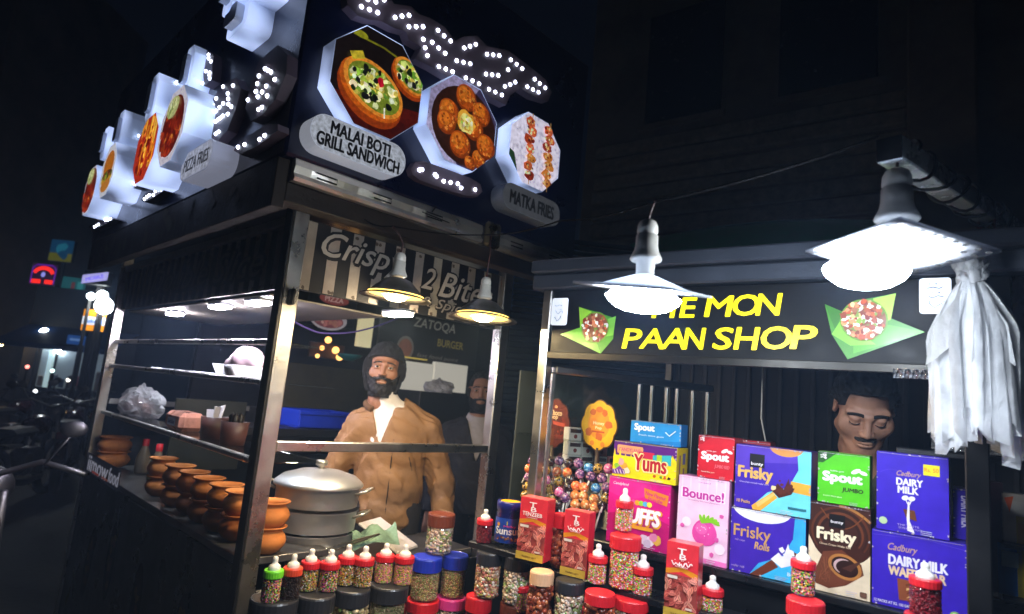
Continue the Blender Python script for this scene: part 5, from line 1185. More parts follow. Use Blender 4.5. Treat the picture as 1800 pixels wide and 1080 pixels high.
pr.rr(-w*.95, H_*.14, w*.9, H_*.6, .005, '#2b6ac0'); pr.rr(-w*.9, H_*.14, w*.85, H_*.26, .004, '#7a4a3a'); pr.ell(-w*.6, H_*.5, .006, .006, '#e0a02a', 12); pr.rect(-w*.1, H_*.5, w*.7, H_*.58, '#c9d02a'); pr.text('Sunsun', 0, H_*.37, w*1.5, H_*.16, '#f0f0f0', .03); pr.text('Milky', .1*w, H_*.465, w*.7, H_*.06, '#e04a8a', .02)
food_bits(pr, 0, H_*.2, w*.7, H_*.05, 20, ['#8a5a3a', '#6a3a2a', '#c09a7a'], .002, .004, random.Random(3)); wrap_print(pr, r, 0); pr.build('label_print', INK, lb_)
def packet(name, label, cat, s0_, s1_, d0, zb_, h, dp, face, sidec, art, yaw=0., topc=None, lean=0., grp=None, sideart=None):
    """printed carton standing on the paan counter; s, d in the shop's frame, front towards the street"""
    w = s1_-s0_; loc = mw((s0_+s1_)/2, d0, zb_)
    t = MB(); t.col = hx(sidec); t.box(-w/2, w/2, 0, dp, 0, h, .0018); o = t.build(name, INK, None, loc, rot=(lean, 0, M_ROT+yaw)); tag(o, label, cat, grp)
    pr = Print((-w/2, 0, 0), (1, 0, 0), (0, 0, 1), .00005); pr.rect(.0006, .0006, w-.0006, h-.0006, face); pr.clipf = clip_poly([(.0006, .0006), (w-.0006, .0006), (w-.0006, h-.0006), (.0006, h-.0006)])
    art(pr, w, h); rw = random.Random(len(label))
    if cat == 'sweet box':
        for k_ in range(3): y_ = h*(.02+.022*k_); pr.line([(w*.62, y_), (w*(.62+.2*rw.uniform(.5, 1)), y_)], h*.006, jitc('#c8c4d4', rw))
        for k_ in range(16):                    # rubbed edges and corners
            e_ = rw.random(); x_, y_ = ((rw.choice([.002, w-.002]), h*e_) if k_ % 2 else (w*e_, rw.choice([.002, h-.002]))); pr.lump(x_, y_, rw.uniform(.0008, .003), jitc('#b8b0b8', rw), rw)
        pr.line([(w*.02, h*.985), (w*.5, h*(.985-rw.uniform(0, .01))), (w*.98, h*.985)], .0009, jitc('#a8a0b0', rw))
    pr.build('front_print', INK, o)
    if topc:
        pt_ = Print((-w/2, 0, h), (1, 0, 0), (0, 1, 0)); pt_.rect(.001, .001, w-.001, dp-.001, topc); pt_.build('top_print', INK, o)
    if sideart:
        ps_ = Print((w/2, 0, 0), (0, 1, 0), (0, 0, 1), .00005); sideart(ps_, dp, h); ps_.build('side_print', INK, o)
    return o
# almond cartons
def art_almond(urdu):
    def f_(pr, w, h):
        rg = random.Random(12); pr.rect(0, h*.6, w, h, '#dc303a'); pr.poly([(0, h*.56), (w*.5, h*.62), (w, h*.54), (w, h*.62), (w*.5, h*.68), (0, h*.63)], '#e08a1a'); pr.rect(0, 0, w, h*.57, '#9a4038')
        for i in range(60):
            x, y = rg.uniform(0, w), rg.uniform(h*.13, h*.56); a = rg.uniform(0, PI); L_ = w*.13; c0 = jitc(rg.choice(['#d87868', '#c86052', '#e8917a', '#b04a40']), rg, .2)
            pr.poly([(x+L_*(-1+2*k/6)*math.cos(a)-L_*.45*math.sin(PI*k/6)*math.sin(a), y+L_*(-1+2*k/6)*math.sin(a)+L_*.45*math.sin(PI*k/6)*math.cos(a)) for k in range(7)]+[(x+L_*(1-2*k/6)*math.cos(a)+L_*.45*math.sin(PI*k/6)*math.sin(a), y+L_*(1-2*k/6)*math.sin(a)-L_*.45*math.sin(PI*k/6)*math.cos(a)) for k in range(1, 6)], c0)
            pr.line([(x-L_*.6*math.cos(a), y-L_*.6*math.sin(a)), (x+L_*.6*math.cos(a), y+L_*.6*math.sin(a))], w*.012, '#7a2a24')
        pr.rect(0, 0, w, h*.125, '#c8a23a'); pr.rr(w*.08, h*.52, w*.4, h*.56, .002, '#e8d8c8'); pr.rect(w*.68, h*.14, w*.88, h*.17, '#e0c0b0')
        pr.text('T', w*.5, h*.9, w*.26, h*.075, '#f2e6e0', .05); pr.text('B', w*.54, h*.825, w*.2, h*.07, '#f2e6e0', .03)
        if urdu:
            for x0, x1, y0 in ((.2, .45, .74), (.42, .62, .73), (.58, .84, .75)):
                pr.line([(w*(x0+(x1-x0)*k/8), h*(y0+.02*math.sin(k*1.4+x0*9)-.022*math.sin(PI*k/8))) for k in range(9)], w*.035, '#f2e6e0')
            for x in (.3, .5, .55, .72): pr.ell(w*x, h*.775, w*.014, w*.014, '#f2e6e0', 8)
        else: pr.text('TENZEEB', w*.5, h*.745, w*.72, h*.06, '#f2e6e0', .03)
        pr.text('ALMONDS', w*.5, h*.69, w*.4, h*.018, '#f2d6d0', .02); pr.text('badam giri', w*.5, h*.06, w*.5, h*.03, '#5a3a10', .01)
    return f_
def m_at(px, pyb, zb_):
    p_ = on_z(px, pyb, zb_)-MO; return p_.dot(MS), p_.dot(MN)
def almond(pl, pr_, zb_, pyt, pytx, label, urdu, yaw):
    a = m_at(*pl, zb_); b = m_at(*pr_, zb_); w = math.hypot(b[0]-a[0], b[1]-a[1]); c0 = ((a[0]+b[0])/2, (a[1]+b[1])/2)
    fw = mw(c0[0], c0[1], zb_); D = ray(pytx, pyt); f2 = Vector((fw.x, fw.y, 0)); t_ = f2.dot(f2)/D.dot(f2); h = (CAM+D*t_).z-zb_
    o = packet('almond_carton', label, 'carton', c0[0]-w/2, c0[0]+w/2, c0[1], zb_, h, w*.6, '#dc303a', '#c8222e', art_almond(urdu), yaw, topc='#e06060'); return o
almond((905, 981), (957, 990), ZR, 877, 943, 'red almond carton with white capital letters beside the blue labelled jar', False, .12)
jar(981, 1003, 30, 1.044, 899, 'red', 'nut', 'slim red lidded jar of brown nuts between two almond cartons', 'nut', .24)
almond((985, 1008), (1029, 1019), 1.0445, 900, 1020, 'red almond carton with curly white script left of the big red lidded jar', True, .12)
ZT = 1.0445
zl = ZT-.001
def under(px, pyb, w, zt, lid, pal, kd, label, base=TOPZ, **kw):
    p_, r, H_ = fit(px, pyb, w, zt, pyb-20); jar(0, 0, 0, 0, 0, lid, pal, label, kd, put=(Vector((p_.x, p_.y, base)), r, 0), H=zt-base, **kw); return p_, r
zr_ = .903
under(842, 1054, 46, zr_, 'red', 'red', 'bead', 'red lidded jar at the bottom beneath the black lidded bead jar', lidf=.2)
jar(853, 1056, 44, zr_+.001, 963, 'black', 'puff', 'slim black lidded jar of pastel puffs standing on a red lid', 'chunk', .26)
under(906, 1068, 54, zr_, 'brown', 'spice', 'bead', 'brown topped jar at the bottom under the pale puff jar', lidf=.2)
jar(903, 1068, 46, zr_+.001, 970, 'black', 'pale', 'black lidded jar of pale puffs left of the peach lidded jar', 'chunk', .27)
bottle(912, 1079, 27, .886, 1009, 917, 'red', 'pink', 'small red collared candy bottle in front of the pale puff jar')
under(953, 1009, 42, zl+.012, 'peach', 'nut', 'nut', 'peach lidded jar of red brown nuts under the first almond carton', base=.886, lidf=.2)
under(1002, 1026, 51, zl, 'black', 'pale', 'chunk', 'black lidded jar of pastel puffs below the scripted almond carton', base=.886, lidf=.2)
bottle(1008, 1118, 29, .886, 1051, 1013, 'red', 'pink', 'red collared candy bottle at the very bottom edge, nipple and collar showing')
under(1055, 1048, 53, zl, 'red', 'nut', 'nut', 'red lidded jar of pinkish nuts under the left of two bead bottles', base=.886, lidf=.18)
bottle(1048, 1030, 33, ZT, 956, 1051, 'red', 'rainbow', 'rainbow bead bottle on a red lid, left of the big red lidded jar')
big = jar(1094, 1041, 55, ZT, 933, 'red', 'rainbow', 'big red lidded jar of rainbow beads below the pink puffs box', 'bead', .24)
bottle(1095, 936, 30, ZT+big[2]+.001, 858, 1096, 'red', 'rainbow', 'rainbow bead bottle standing on the big red lidded jar')
under(1110, 1060, 60, zl-.012, 'red', 'puff', 'chunk', 'red lidded jar at the bottom under the right of two bead bottles', base=.886, lidf=.18)
bottle(1127, 1054, 36, ZT-.011, 975, 1133, 'red', 'rainbow', 'rainbow bead bottle with red collar, right of the big jar')
almond((1165, 1082), (1224, 1094), 1.0225, 956, 1200, 'red almond carton with white script standing right, under the pale pink box', True, .1)
bottle(1250, 1092, 38, 1.0225, 1022, 1256, 'red', 'rainbow', 'rainbow bead bottle below the pale pink box, bottom cut off')
ZF = on_m(1416, 1050, -.15)[1]
c_, r, H_ = fit(1416, 1061, 62, ZF, 1041); jar(0, 0, 0, 0, 0, 'red', 'rainbow', 'wide red lidded jar of rainbow beads below the purple rolls box', 'bead', put=(Vector((c_.x, c_.y, 1.0225)), r, 0), H=ZF-1.0225, lidf=.26)
bottle(1411, 1049, 40, ZF+.001, 960, 1411, 'red', 'dark', 'dark rainbow bead bottle standing on a wide red lid by the brown box')
ZG = on_m(1627, 1086, -.15)[1]
c2, r2, H2 = fit(1627, 1086, 47, ZG, 995, 1626)
jar(0, 0, 0, 0, 0, 'red', 'puff', 'red lidded jar hidden below the dark red sprinkle bottle', 'chunk', put=(Vector((c2.x, c2.y, 1.0225)), .04, 0), H=ZG-1.0225-.001, lidf=.22)
bottle(1627, 1086, 48, ZG, 995, 1626, 'red', 'red', 'large candy bottle of dark red sprinkles before the purple wafer box', kind='rod')
c3 = fit(1706, 1068, 22, 1.1415, 1040); jar(0, 0, 0, 0, 0, 'pink', 'pale', 'small pink lidded pot beside the black post', 'bead', put=(c3[0], c3[1], 0), H=.045, lidf=.5)

# ---------------------------------------------------------------- sweet boxes on the shelf
BX = dict(blue=[(1111, 740), (1197, 746), (1197, 778), (1104, 773)], yums=[(1082, 782), (1190, 780), (1192, 851), (1071, 837)], puffs=[(1074, 838), (1186, 853), (1170, 970), (1062, 945)],
    redsp=[(1225, 766), (1294, 770), (1286, 846), (1224, 835)], bounce=[(1194, 834), (1285, 848), (1277, 1000), (1185, 978)], fr1=[(1296, 781), (1434, 795), (1420, 912), (1286, 890)], fr2=[(1286, 892), (1420, 912), (1413, 1030), (1278, 1000)],
    jumbo=[(1439, 793), (1533, 804), (1526, 893), (1432, 877)], brown=[(1421, 880), (1535, 898), (1527, 1063), (1418, 1035)], dm=[(1541, 792), (1673, 807), (1667, 956), (1536, 930)], wafer=[(1534, 932), (1703, 957), (1700, 1100), (1527, 1065)])
def bfit(k, d=0.):
    q = [on_m(px, py, d) for px, py in BX[k]]; return (q[0][0]+q[3][0])/2, (q[1][0]+q[2][0])/2, (q[2][1]+q[3][1])/2, (q[0][1]+q[1][1])/2
def box(k, name, label, dp, face, sidec, art, zb_=None, topc=None, yaw=0., d=0., sideart=None, lean=0.):
    a, b, z0, z1 = bfit(k, d); zb_ = z0 if zb_ is None else zb_; packet(name, label, 'sweet box', a+.0015, b-.0015, d+.004*((len(label)*7) % 3), zb_, z1-zb_, dp, face, sidec, art, yaw+rad(((len(label)*13) % 7-3)*.55), topc, lean, None, sideart); return z1
PUR = '#3f23a8'
def splash(pr, x, y, r, c, rg, n=8):
    for i in range(n): pr.lump(x+rg.uniform(-r, r), y+rg.uniform(-r, r)*.8, r*rg.uniform(.12, .4), c, rg)
def art_puffs(pr, w, h):
    rg = random.Random(1); pr.rect(0, 0, w, h, '#d21582'); pr.ell(w*.5, h*.15, w*.8, h*.35, '#b80f6c'); pr.ell(w*.3, h*.9, w*.4, h*.2, '#dc2a90')
    pr.text('Candyland', w*.2, h*.9, w*.26, h*.055, '#f4d6e8', .01, .2); pr.poly([(w*.58, h*.9), (w*.97, h*.84), (w*.95, h*.68), (w*.6, h*.75)], '#e0832a'); pr.text('New Flavour', w*.77, h*.81, w*.32, h*.06, '#d21582', .02, 0, -.12); pr.text('Inside', w*.77, h*.745, w*.22, h*.05, '#d21582', .02, 0, -.12)
    for i, c in enumerate(['#e8509a', '#f0a02a', '#8ad04a', '#4ab0e0', '#f0e04a']): pr.ell(w*(.42+.065*i), h*.66, w*.042, h*.04, c, 12)
    pr.text('PUFFS', w*.56, h*.46, w*.62, h*.24, '#e0a01a', .09, .15); pr.text('PUFFS', w*.55, h*.47, w*.6, h*.22, '#f6eef2', .07, .15); pr.rr(w*.42, h*.27, w*.76, h*.325, .004, '#e8a02a')
    for x, y, r, c in ((.62, .14, .075, '#d8c4d4'), (.72, .13, .07, '#e6d2e0'), (.82, .17, .075, '#e8b04a'), (.77, .2, .06, '#e88ab0'), (.68, .09, .06, '#c8b4cc')): pr.lump(w*x, h*y, w*r, c, rg, 12, .12)
def art_yums(pr, w, h):
    rg = random.Random(2); pr.rect(0, 0, w, h, '#5a1f7a'); pr.rr(w*.06, h*.66, w*.48, h*.9, .005, '#e8a06a'); pr.text('CANDYLAND', w*.27, h*.78, w*.36, h*.1, '#c0407a', .02)
    pr.rect(0, 0, w, h*.6, '#f0d818')
    for i in range(22): x = w*(.72+.28*i/22) if i > 10 else w*i/11; pr.poly([(x, h*.55), (x+w*.02, h*rg.uniform(.65, .8)), (x+w*.045, h*.55)], '#f0d818')
    pr.rect(w*.42, h*.6, w*.66, h*.78, '#c82a4a'); pr.poly([(w*.64, h*.72), (w*.92, h*.78), (w*.92, h*.5), (w*.64, h*.48)], '#3ab0b8'); pr.rect(w*.7, h*.5, w*.78, h*.75, '#a8d02a')
    pr.text('Yums', w*.6, h*.48, w*.52, h*.46, '#f6e6a0', .1); pr.text('Yums', w*.6, h*.48, w*.5, h*.43, '#b81a2a', .04)
    for x, y, c in ((.08, .3, '#8ac03a'), (.14, .42, '#e8a0a0'), (.2, .3, '#e0a03a'), (.12, .2, '#7a3a9a'), (.24, .2, '#e8d8c0')): pr.lump(w*x, h*y, w*.045, c, rg)
    pr.poly([(w*.01, h*.06), (w*.22, h*.1), (w*.2, h*.22), (w*.0, h*.2)], '#6a3a8a')
    for i in range(4): pr.line([(w*(.03+.05*i), h*.2), (w*(.06+.05*i), h*.08)], w*.012, '#e8d0d8')
    for x in (.68, .78, .84, .9): pr.lump(w*x, h*.16, w*.022, rg.choice(['#3a2a1a', '#5a8a2a', '#c05a1a']), rg)
def art_spout(face, sub, corner=None, big=1.):
    def f_(pr, w, h):
        rg = random.Random(3); pr.rect(0, 0, w, h, face)
        if corner: pr.poly([(0, h), (0, h*.78), (w*.1, h*.78), (w*.38, h)], corner); pr.text('5', w*.12, h*.92, w*.08, h*.07, '#f0e8e8', .05); splash(pr, w*.1, h*.88, w*.07, '#e8dce0', rg, 5)
        pr.text('Spout', w*.48, h*.5, w*.74, h*.23, '#f4eef0', .075); pr.ell(w*.74, h*.68, w*.1, h*.04, '#f4eef0', 14, .5); pr.ell(w*.88, h*.66, w*.08, h*.035, '#f4eef0', 14, -.3); pr.text('bubble gum', w*.38, h*.64, w*.26, h*.035, '#f4eef0', .01)
        pr.text(sub, w*.68, h*.29, w*.4, h*.1, '#2a1a20' if sub == 'JUMBO' else '#e86a74', .03, .12); pr.text('Liquid filled gum', w*.3, h*.14, w*.36, h*.035, '#e8f0d8', .01)
    return f_
def art_blue(pr, w, h):
    pr.rect(0, 0, w, h, '#2a8fd0'); pr.poly([(0, 0), (w, 0), (w, h*.25), (w*.4, h*.12)], '#1f78b8'); pr.text('Spout', w*.28, h*.68, w*.4, h*.38, '#eef6fa', .06); pr.text('fresh mint gum', w*.42, h*.36, w*.5, h*.1, '#d8ecf8', .01); pr.line([(w*.7, h*.6), (w*.78, h*.45), (w*.9, h*.7)], h*.05, '#dfeefa')
def art_bounce(pr, w, h):
    rg = random.Random(6); pr.rect(0, 0, w, h, '#f0c4e0')
    for i in range(6): pr.poly([(w*(.05+.17*i), h), (w*(.1+.17*i), h), (w*(.08+.17*i), h*.78)], '#f4d4ea')
    pr.rect(0, 0, w, h*.06, '#e070b8'); pr.text('Candyland', w*.52, h*.94, w*.24, h*.022, '#a04aa8', .01, .1)
    pr.text('Bounce!', w*.5, h*.8, w*.84, h*.125, '#f7e6f2', .1); pr.text('Bounce!', w*.5, h*.8, w*.8, h*.115, '#c0339a', .05); pr.text('Strawberry filled marshmallows', w*.52, h*.715, w*.62, h*.018, '#a04a98', .0)
    for x, y, r in ((.2, .45, .09), (.86, .2, .1), (.1, .15, .06)): pr.ell(w*x, h*y, w*r, w*r, '#f8e2f0', 14)
    # plain strawberry, no face
    pr.poly([(w*(.56+.24*math.cos(a)*(1-.12*math.sin(a))), h*(.38+.155*math.sin(a)-.02)) for a in [2*PI*k/26 for k in range(26)]], '#d8479c'); pr.ell(w*.5, h*.4, w*.12, h*.07, '#e060ac', 16)
    for i in range(9): pr.ell(w*rg.uniform(.42, .72), h*rg.uniform(.27, .46), w*.012, h*.007, '#f4c0dc', 8)
    for k in range(7): a = PI*.12*k+.05; pr.ell(w*(.6+.17*math.cos(a)), h*(.49+.03*math.sin(a)), w*.09, h*.02, '#7fc02a', 12, a-.4)
    for x, y in ((.12, .4), (.88, .58), (.8, .3), (.72, .12)): pr.lump(w*x, h*y, w*.045, '#d85aa8', rg, 6, .2)
def art_frisky1(pr, w, h):
    rg = random.Random(8); pr.rect(0, 0, w, h, '#6fd0e0'); pr.poly([(0, 0), (0, h), (w*.82, h), (w*.84, h*.7), (w*.72, h*.42), (w*.45, h*.3), (w*.3, h*.12), (w*.28, 0)], PUR); pr.poly([(0, h*.5), (0, h), (w*.82, h), (w*.83, h*.8), (w*.4, h*.75)], '#5538b4')
    pr.ell(w*.68, h*1.02, w*.22, h*.14, '#d8924a'); pr.poly([(w*.24, h*.06), (w*.52, h*.32), (w*.58, h*.24), (w*.36, 0), (w*.26, 0)], '#e8a83a'); pr.poly([(w*.75, h*.52), (w, h*.5), (w, h*.34), (w*.74, h*.36)], '#e8a83a'); pr.poly([(w*.3, h*.1), (w*.53, h*.31), (w*.55, h*.28), (w*.33, h*.05)], '#f0c06a')
    pr.poly([(w*.5, h*.34), (w*.58, h*.46), (w*.66, h*.38), (w*.72, h*.56), (w*.74, h*.42), (w*.8, h*.42), (w*.76, h*.32), (w*.6, h*.24)], '#4a1d12'); splash(pr, w*.66, h*.42, w*.1, '#5a2616', rg, 12); pr.lump(w*.53, h*.38, w*.03, '#e8d09a', rg)
    pr.rect(w*.2, h*.66, w*.4, h*.87, '#15121a'); pr.text('bunty', w*.3, h*.71, w*.16, h*.06, '#f0eef2', .03)
    pr.text('Frisky', w*.28, h*.545, w*.46, h*.23, '#e0b060', .045); pr.text('Chocolate coated wafer stick', w*.27, h*.415, w*.4, h*.025, '#d8c8e8', .0); pr.text('10 Packs', w*.13, h*.11, w*.18, h*.05, '#e0b060', .02); pr.rect(w*.72, h*.1, w*.95, h*.135, '#2a6a7a')
def art_frisky2(pr, w, h):
    rg = random.Random(9); pr.rect(0, 0, w, h, '#38a8e0'); pr.poly([(0, 0), (0, h), (w*.86, h), (w*.84, h*.66), (w*.7, h*.36), (w*.4, h*.2), (w*.28, 0)], PUR); pr.ell(w*.42, h*1.04, w*.4, h*.22, '#eeeaf2', 26); pr.ell(w*.74, h*-.02, w*.36, h*.28, '#3ab4e6', 24)
    pr.poly([(w*.28, 0), (w*.58, h*.3), (w*.66, h*.2), (w*.42, 0)], '#6a3220'); pr.poly([(w*.78, h*.5), (w, h*.42), (w, h*.26), (w*.8, h*.34)], '#6a3220')
    pr.poly([(w*.56, h*.3), (w*.66, h*.42), (w*.72, h*.36), (w*.78, h*.58), (w*.82, h*.4), (w*.94, h*.42), (w*.86, h*.28), (w*.7, h*.2)], '#eee8f0'); splash(pr, w*.78, h*.42, w*.12, '#efe9f2', rg, 12)
    pr.text('Frísky' if False else 'Frisky', w*.3, h*.62, w*.5, h*.24, '#c89a5a', .015); pr.text('Rolls', w*.44, h*.46, w*.2, h*.11, '#c89a5a', .03, .2); pr.text('milk cream', w*.14, h*.5, w*.14, h*.035, '#a890c8', 0, .2); pr.text('Bunty', w*.86, h*.12, w*.16, h*.07, '#d8eef8', .02)
    pr.text('wafer roll', w*.12, h*.09, w*.18, h*.035, '#b09ad0', 0)
def art_brown(pr, w, h):
    rg = random.Random(10); pr.rect(0, 0, w, h, '#e6d2b4')
    pr.poly([(0, h), (w, h), (w, h*.5)]+[(w*(.55+.5*math.cos(a)), h*(.62+.28*math.sin(a))) for a in [-.1-PI*.8*k/14 for k in range(15)]]+[(0, h*.62)], '#3c1c12')
    for r, c in ((.46, '#5a2c18'), (.42, '#2e140c'), (.36, '#6a3820'), (.31, '#2a120a')):
        pr.line([(w*(.52+r*math.cos(a)), h*(.68+r*.62*math.sin(a))) for a in [-.6+4.4*k/24 for k in range(25)]], [w*(.02+.03*math.sin(PI*k/24)) for k in range(25)], c)
    pr.line([(w*(.5+.5*k/10), h*(.99-.14*(k/10)**2)) for k in range(11)], w*.045, '#a87038'); pr.line([(w*(.2+.7*k/10), h*(.94-.2*math.sin(k*.3))) for k in range(11)], w*.018, '#7a4422')
    pr.poly([(w*.12, h*.22), (w*.25, h*.45), (w*.55, h*.5), (w*.86, h*.38), (w*.9, h*.27), (w*.62, h*.12), (w*.35, h*.05), (w*.12, h*.08)], '#6a3824'); pr.ell(w*.6, h*.32, w*.27, h*.135, '#b0743a', 26, -.3); pr.ell(w*.6, h*.32, w*.22, h*.105, '#2a140e', 24, -.3)
    pr.line([(w*(.6+.16*math.cos(a)), h*(.32+.08*math.sin(a))) for a in [1.2+3*k/12 for k in range(13)]], [w*.045*math.sin(PI*(k+.5)/13.5) for k in range(13)], '#c8a8a8'); pr.poly([(w*.55, h*.3), (w*.9, h*.44), (w*.7, h*.28)], '#4a2a20')
    for i in range(16): pr.line([(w*rg.uniform(.18, .4), h*rg.uniform(.1, .4))]*1+[(w*rg.uniform(.2, .45), h*rg.uniform(.1, .4))], w*.006, jitc('#8a5034', rg))
    pr.rect(w*.34, h*.74, w*.6, h*.89, '#0e0b0c'); pr.text('bunty', w*.47, h*.8, w*.2, h*.04, '#f0eef0', .03)
    pr.text('Frisky', w*.46, h*.635, w*.62, h*.165, '#f2e2c0', .05); pr.text('Choco Cream Wafer Roll', w*.44, h*.54, w*.5, h*.022, '#e8d0b0', .02); pr.rr(w*.84, h*.03, w*.95, h*.09, .003, '#6a4a3a')
DMP = '#3a22b4'
def art_dm(pr, w, h):
    rg = random.Random(11); pr.rect(0, 0, w, h, DMP); pr.text('Cadbury', w*.46, h*.735, w*.34, h*.085, '#c8a070', .008, .35); pr.text('DAIRY', w*.47, h*.64, w*.36, h*.085, '#eee8f4', .06); pr.text('MILK', w*.45, h*.54, w*.28, h*.085, '#eee8f4', .06)
    pr.rect(w*.66, h*.755, w*.88, h*.89, '#e8d82a'); pr.text('Rs. 50', w*.77, h*.825, w*.19, h*.05, '#e08a2a', .03)
    pr.poly([(w*.38, h*.3), (w*.54, h*.3), (w*.57, h*.17), (w*.42, h*.2)], '#6a3a20'); pr.poly([(w*.45, h*.4), (w*.47, h*.4), (w*.47, h*.16), (w*.54, h*.02), (w*.44, h*.04), (w*.43, h*.2)], '#ece6f0')
    for x in (.41, .5): pr.ell(w*x, h*.44, w*.05, h*.03, '#ece6f0', 14, .4)
    pr.line([(w*.42, h*.42), (w*.45, h*.36)], w*.012, '#ece6f0'); pr.line([(w*.5, h*.43), (w*.47, h*.36)], w*.012, '#ece6f0'); pr.ell(w*.1, h*.12, w*.06, h*.045, '#b8d0a0', 16); pr.text('THE TASTE', w*.45, h*.1, w*.3, h*.022, '#c0b0d8', 0); pr.text('OF MILK CHOCOLATE', w*.48, h*.065, w*.32, h*.022, '#c0b0d8', 0)
    pr.line([(w*(.06+.02*k), h*(.73+.012*k-.0007*k*k)) for k in range(14)], w*.004, '#5a44c4')
def art_wafer(pr, w, h):
    rg = random.Random(13); pr.rect(0, 0, w, h, DMP); pr.text('Cadbury', w*.34, h*.79, w*.32, h*.12, '#c8a070', .008, .35); pr.text('DAIRY MILK', w*.5, h*.635, w*.62, h*.125, '#eee8f4', .06, 0); pr.text('WAFER BAR', w*.49, h*.49, w*.6, h*.115, '#e8c8a0', .06)
    pr.poly([(w*.28, h*.4), (w*.45, h*.4), (w*.47, h*.14), (w*.3, h*.12)], '#8a4a2c')
    for k in range(6): pr.poly([(w*(.37+.01*k), h*(.34-.05*k)), (w*.5, h*(.4-.05*k)), (w*.5, h*(.37-.05*k)), (w*.38, h*(.31-.05*k))], '#d8b070' if k % 2 else '#6a3418')
    pr.text('12 PACKS AT RS. 100 EACH', w*.24, h*.06, w*.42, h*.035, '#e0d6f0', .03); pr.ell(w*.88, h*.06, w*.06, h*.07, '#9acb4a', 16); pr.ell(w*.88, h*.06, w*.045, h*.05, '#e8f0dc', 14)
    pr.line([(0, h*.93), (w*.6, h*.97), (w, h*.92)], w*.006, '#5c46c6')
sd_dm = lambda pr, w, h: (pr.rect(.001, .001, w-.001, h-.001, '#2a1780'), pr.text('DAIRY MILK', w*.5, h*.45, h*.5, w*.32, '#b8b0d8', .05, 0, PI/2), pr.rect(w*.25, h*.84, w*.7, h*.9, '#b0a02a'))
ZS = zs_
zp = box('puffs', 'sweet_box', 'hot pink puffs box with white lettering behind the big rainbow jar', .075, '#d21582', '#a80f66', art_puffs, ZS)
zy = box('yums', 'sweet_box', 'yellow and purple box with red lettering on top of the pink puffs box', .085, '#f0d818', '#c8b414', art_yums, zp+.0015, '#5a1f7a', sideart=lambda pr, w, h: (pr.rect(.001, .001, w-.001, h-.001, '#c8b414'), pr.rect(w*.2, h*.1, w*.32, h*.8, '#7a4a6a'), pr.rect(w*.55, h*.1, w*.7, h*.45, '#7a4a6a'), pr.rect(w*.5, h*.55, w*.75, h*.85, '#5a5a8a')))
box('blue', 'sweet_box', 'flat sky blue gum box lying topmost on the yellow and purple box', .06, '#2a8fd0', '#1c6eb0', art_blue, zy+.0015, '#3a9fdc', d=.012)
zbn = box('bounce', 'sweet_box', 'tall pale pink box with a strawberry, between the hot pink and purple boxes', .07, '#f0c4e0', '#d88ac0', art_bounce, ZS)
box('redsp', 'sweet_box', 'red gum box with white lettering on top of the tall pale pink box', .085, '#cc1e2e', '#a01824', art_spout('#cc1e2e', 'JUMBO RED', '#b01826'), zbn+.0015, '#b81c2a')
z2 = box('fr2', 'sweet_box', 'purple rolls box with white milk splash, under the other purple wafer box', .08, PUR, '#2a1780', art_frisky2, ZS)
box('fr1', 'sweet_box', 'purple and turquoise box with gold lettering stacked on the milk splash box', .08, PUR, '#2a1780', art_frisky1, z2+.0015, '#4a30b0')
zb_ = box('brown', 'sweet_box', 'brown and cream chocolate roll box under the green gum box', .08, '#e6d2b4', '#2e160e', art_brown, ZS)
box('jumbo', 'sweet_box', 'bright green gum box with white lettering on top of the brown box', .07, '#4fb81e', '#2f7a14', art_spout('#55c41e', 'JUMBO', '#1f5a1a'), zb_+.0015, '#7ac84a')
zw = box('wafer', 'sweet_box', 'large purple wafer bar box at the right, lower of its stack', .085, DMP, '#2a1780', art_wafer, ZS)
box('dm', 'sweet_box', 'purple milk chocolate box with yellow price sticker, upper right of the boxes', .06, DMP, '#24146e', art_dm, zw+.0015, '#4a34c0', sideart=sd_dm)
a, b, z0, z1 = bfit('dm')
packet('sweet_box', 'narrow purple chocolate box standing behind, next to the black post', 'sweet box', b+.004, b+.06, .075, zw+.0015, (z1-zw)*.62, .10, DMP, '#24146e', lambda pr, w, h: (pr.text('DAIRY MILK', w*.45, h*.55, h*.62, w*.3, '#ddd4ee', .05, 0, -PI/2), pr.rect(w*.6, h*.03, w*.95, h*.2, '#c8c02a')))
packet('sweet_box', 'low purple box lying behind, under the narrow purple chocolate box', 'sweet box', b+.002, b+.062, .09, ZS, zw-ZS, .12, DMP, '#24146e', lambda pr, w, h: pr.text('MILK', w*.5, h*.5, w*.7, h*.2, '#cfc4e8', .05))
a, b, z0, z1 = bfit('redsp')
packet('sweet_box', 'dark red box standing behind the red gum box', 'sweet box', a+.03, b+.06, .16, ZS, z1-ZS-.004, .06, '#8a1420', '#5a0e16', lambda pr, w, h: pr.rect(w*.1, h*.8, w*.9, h*.95, '#6a0f1a'), topc='#7a1622')
# ---------------------------------------------------------------- lollipops on a rack, flower signs
RK = thing('lollipop_rack', 'dark tilted rack holding the cluster of wrapped ball lollipops', 'rack', mw(-.46, .10, 1.0), M_ROT)
zk0 = on_m(1000, 905, .08)[1]-1.0; zk1 = on_m(1000, 812, .14)[1]-1.0
T = Matrix.Identity(4); q = MB(); q.add([(-.19, .02, zk0-.03), (.15, .02, zk0-.03), (.15, .14, zk1+.0), (-.19, .14, zk1+.0), (-.19, .17, zk1), (.15, .17, zk1), (.15, .17, zk0-.03), (-.19, .17, zk0-.03)], [[0, 1, 2, 3], [3, 2, 5, 4], [0, 3, 4, 7], [1, 6, 5, 2], [0, 7, 6, 1], [4, 5, 6, 7]]); q.build('rack_body', mat('rack_black', '#141214', .4), RK)
MB().box(-.16, .12, .03, .15, .0+.067, zk0-.032, .003).build('rack_foot', BLACKM, RK)
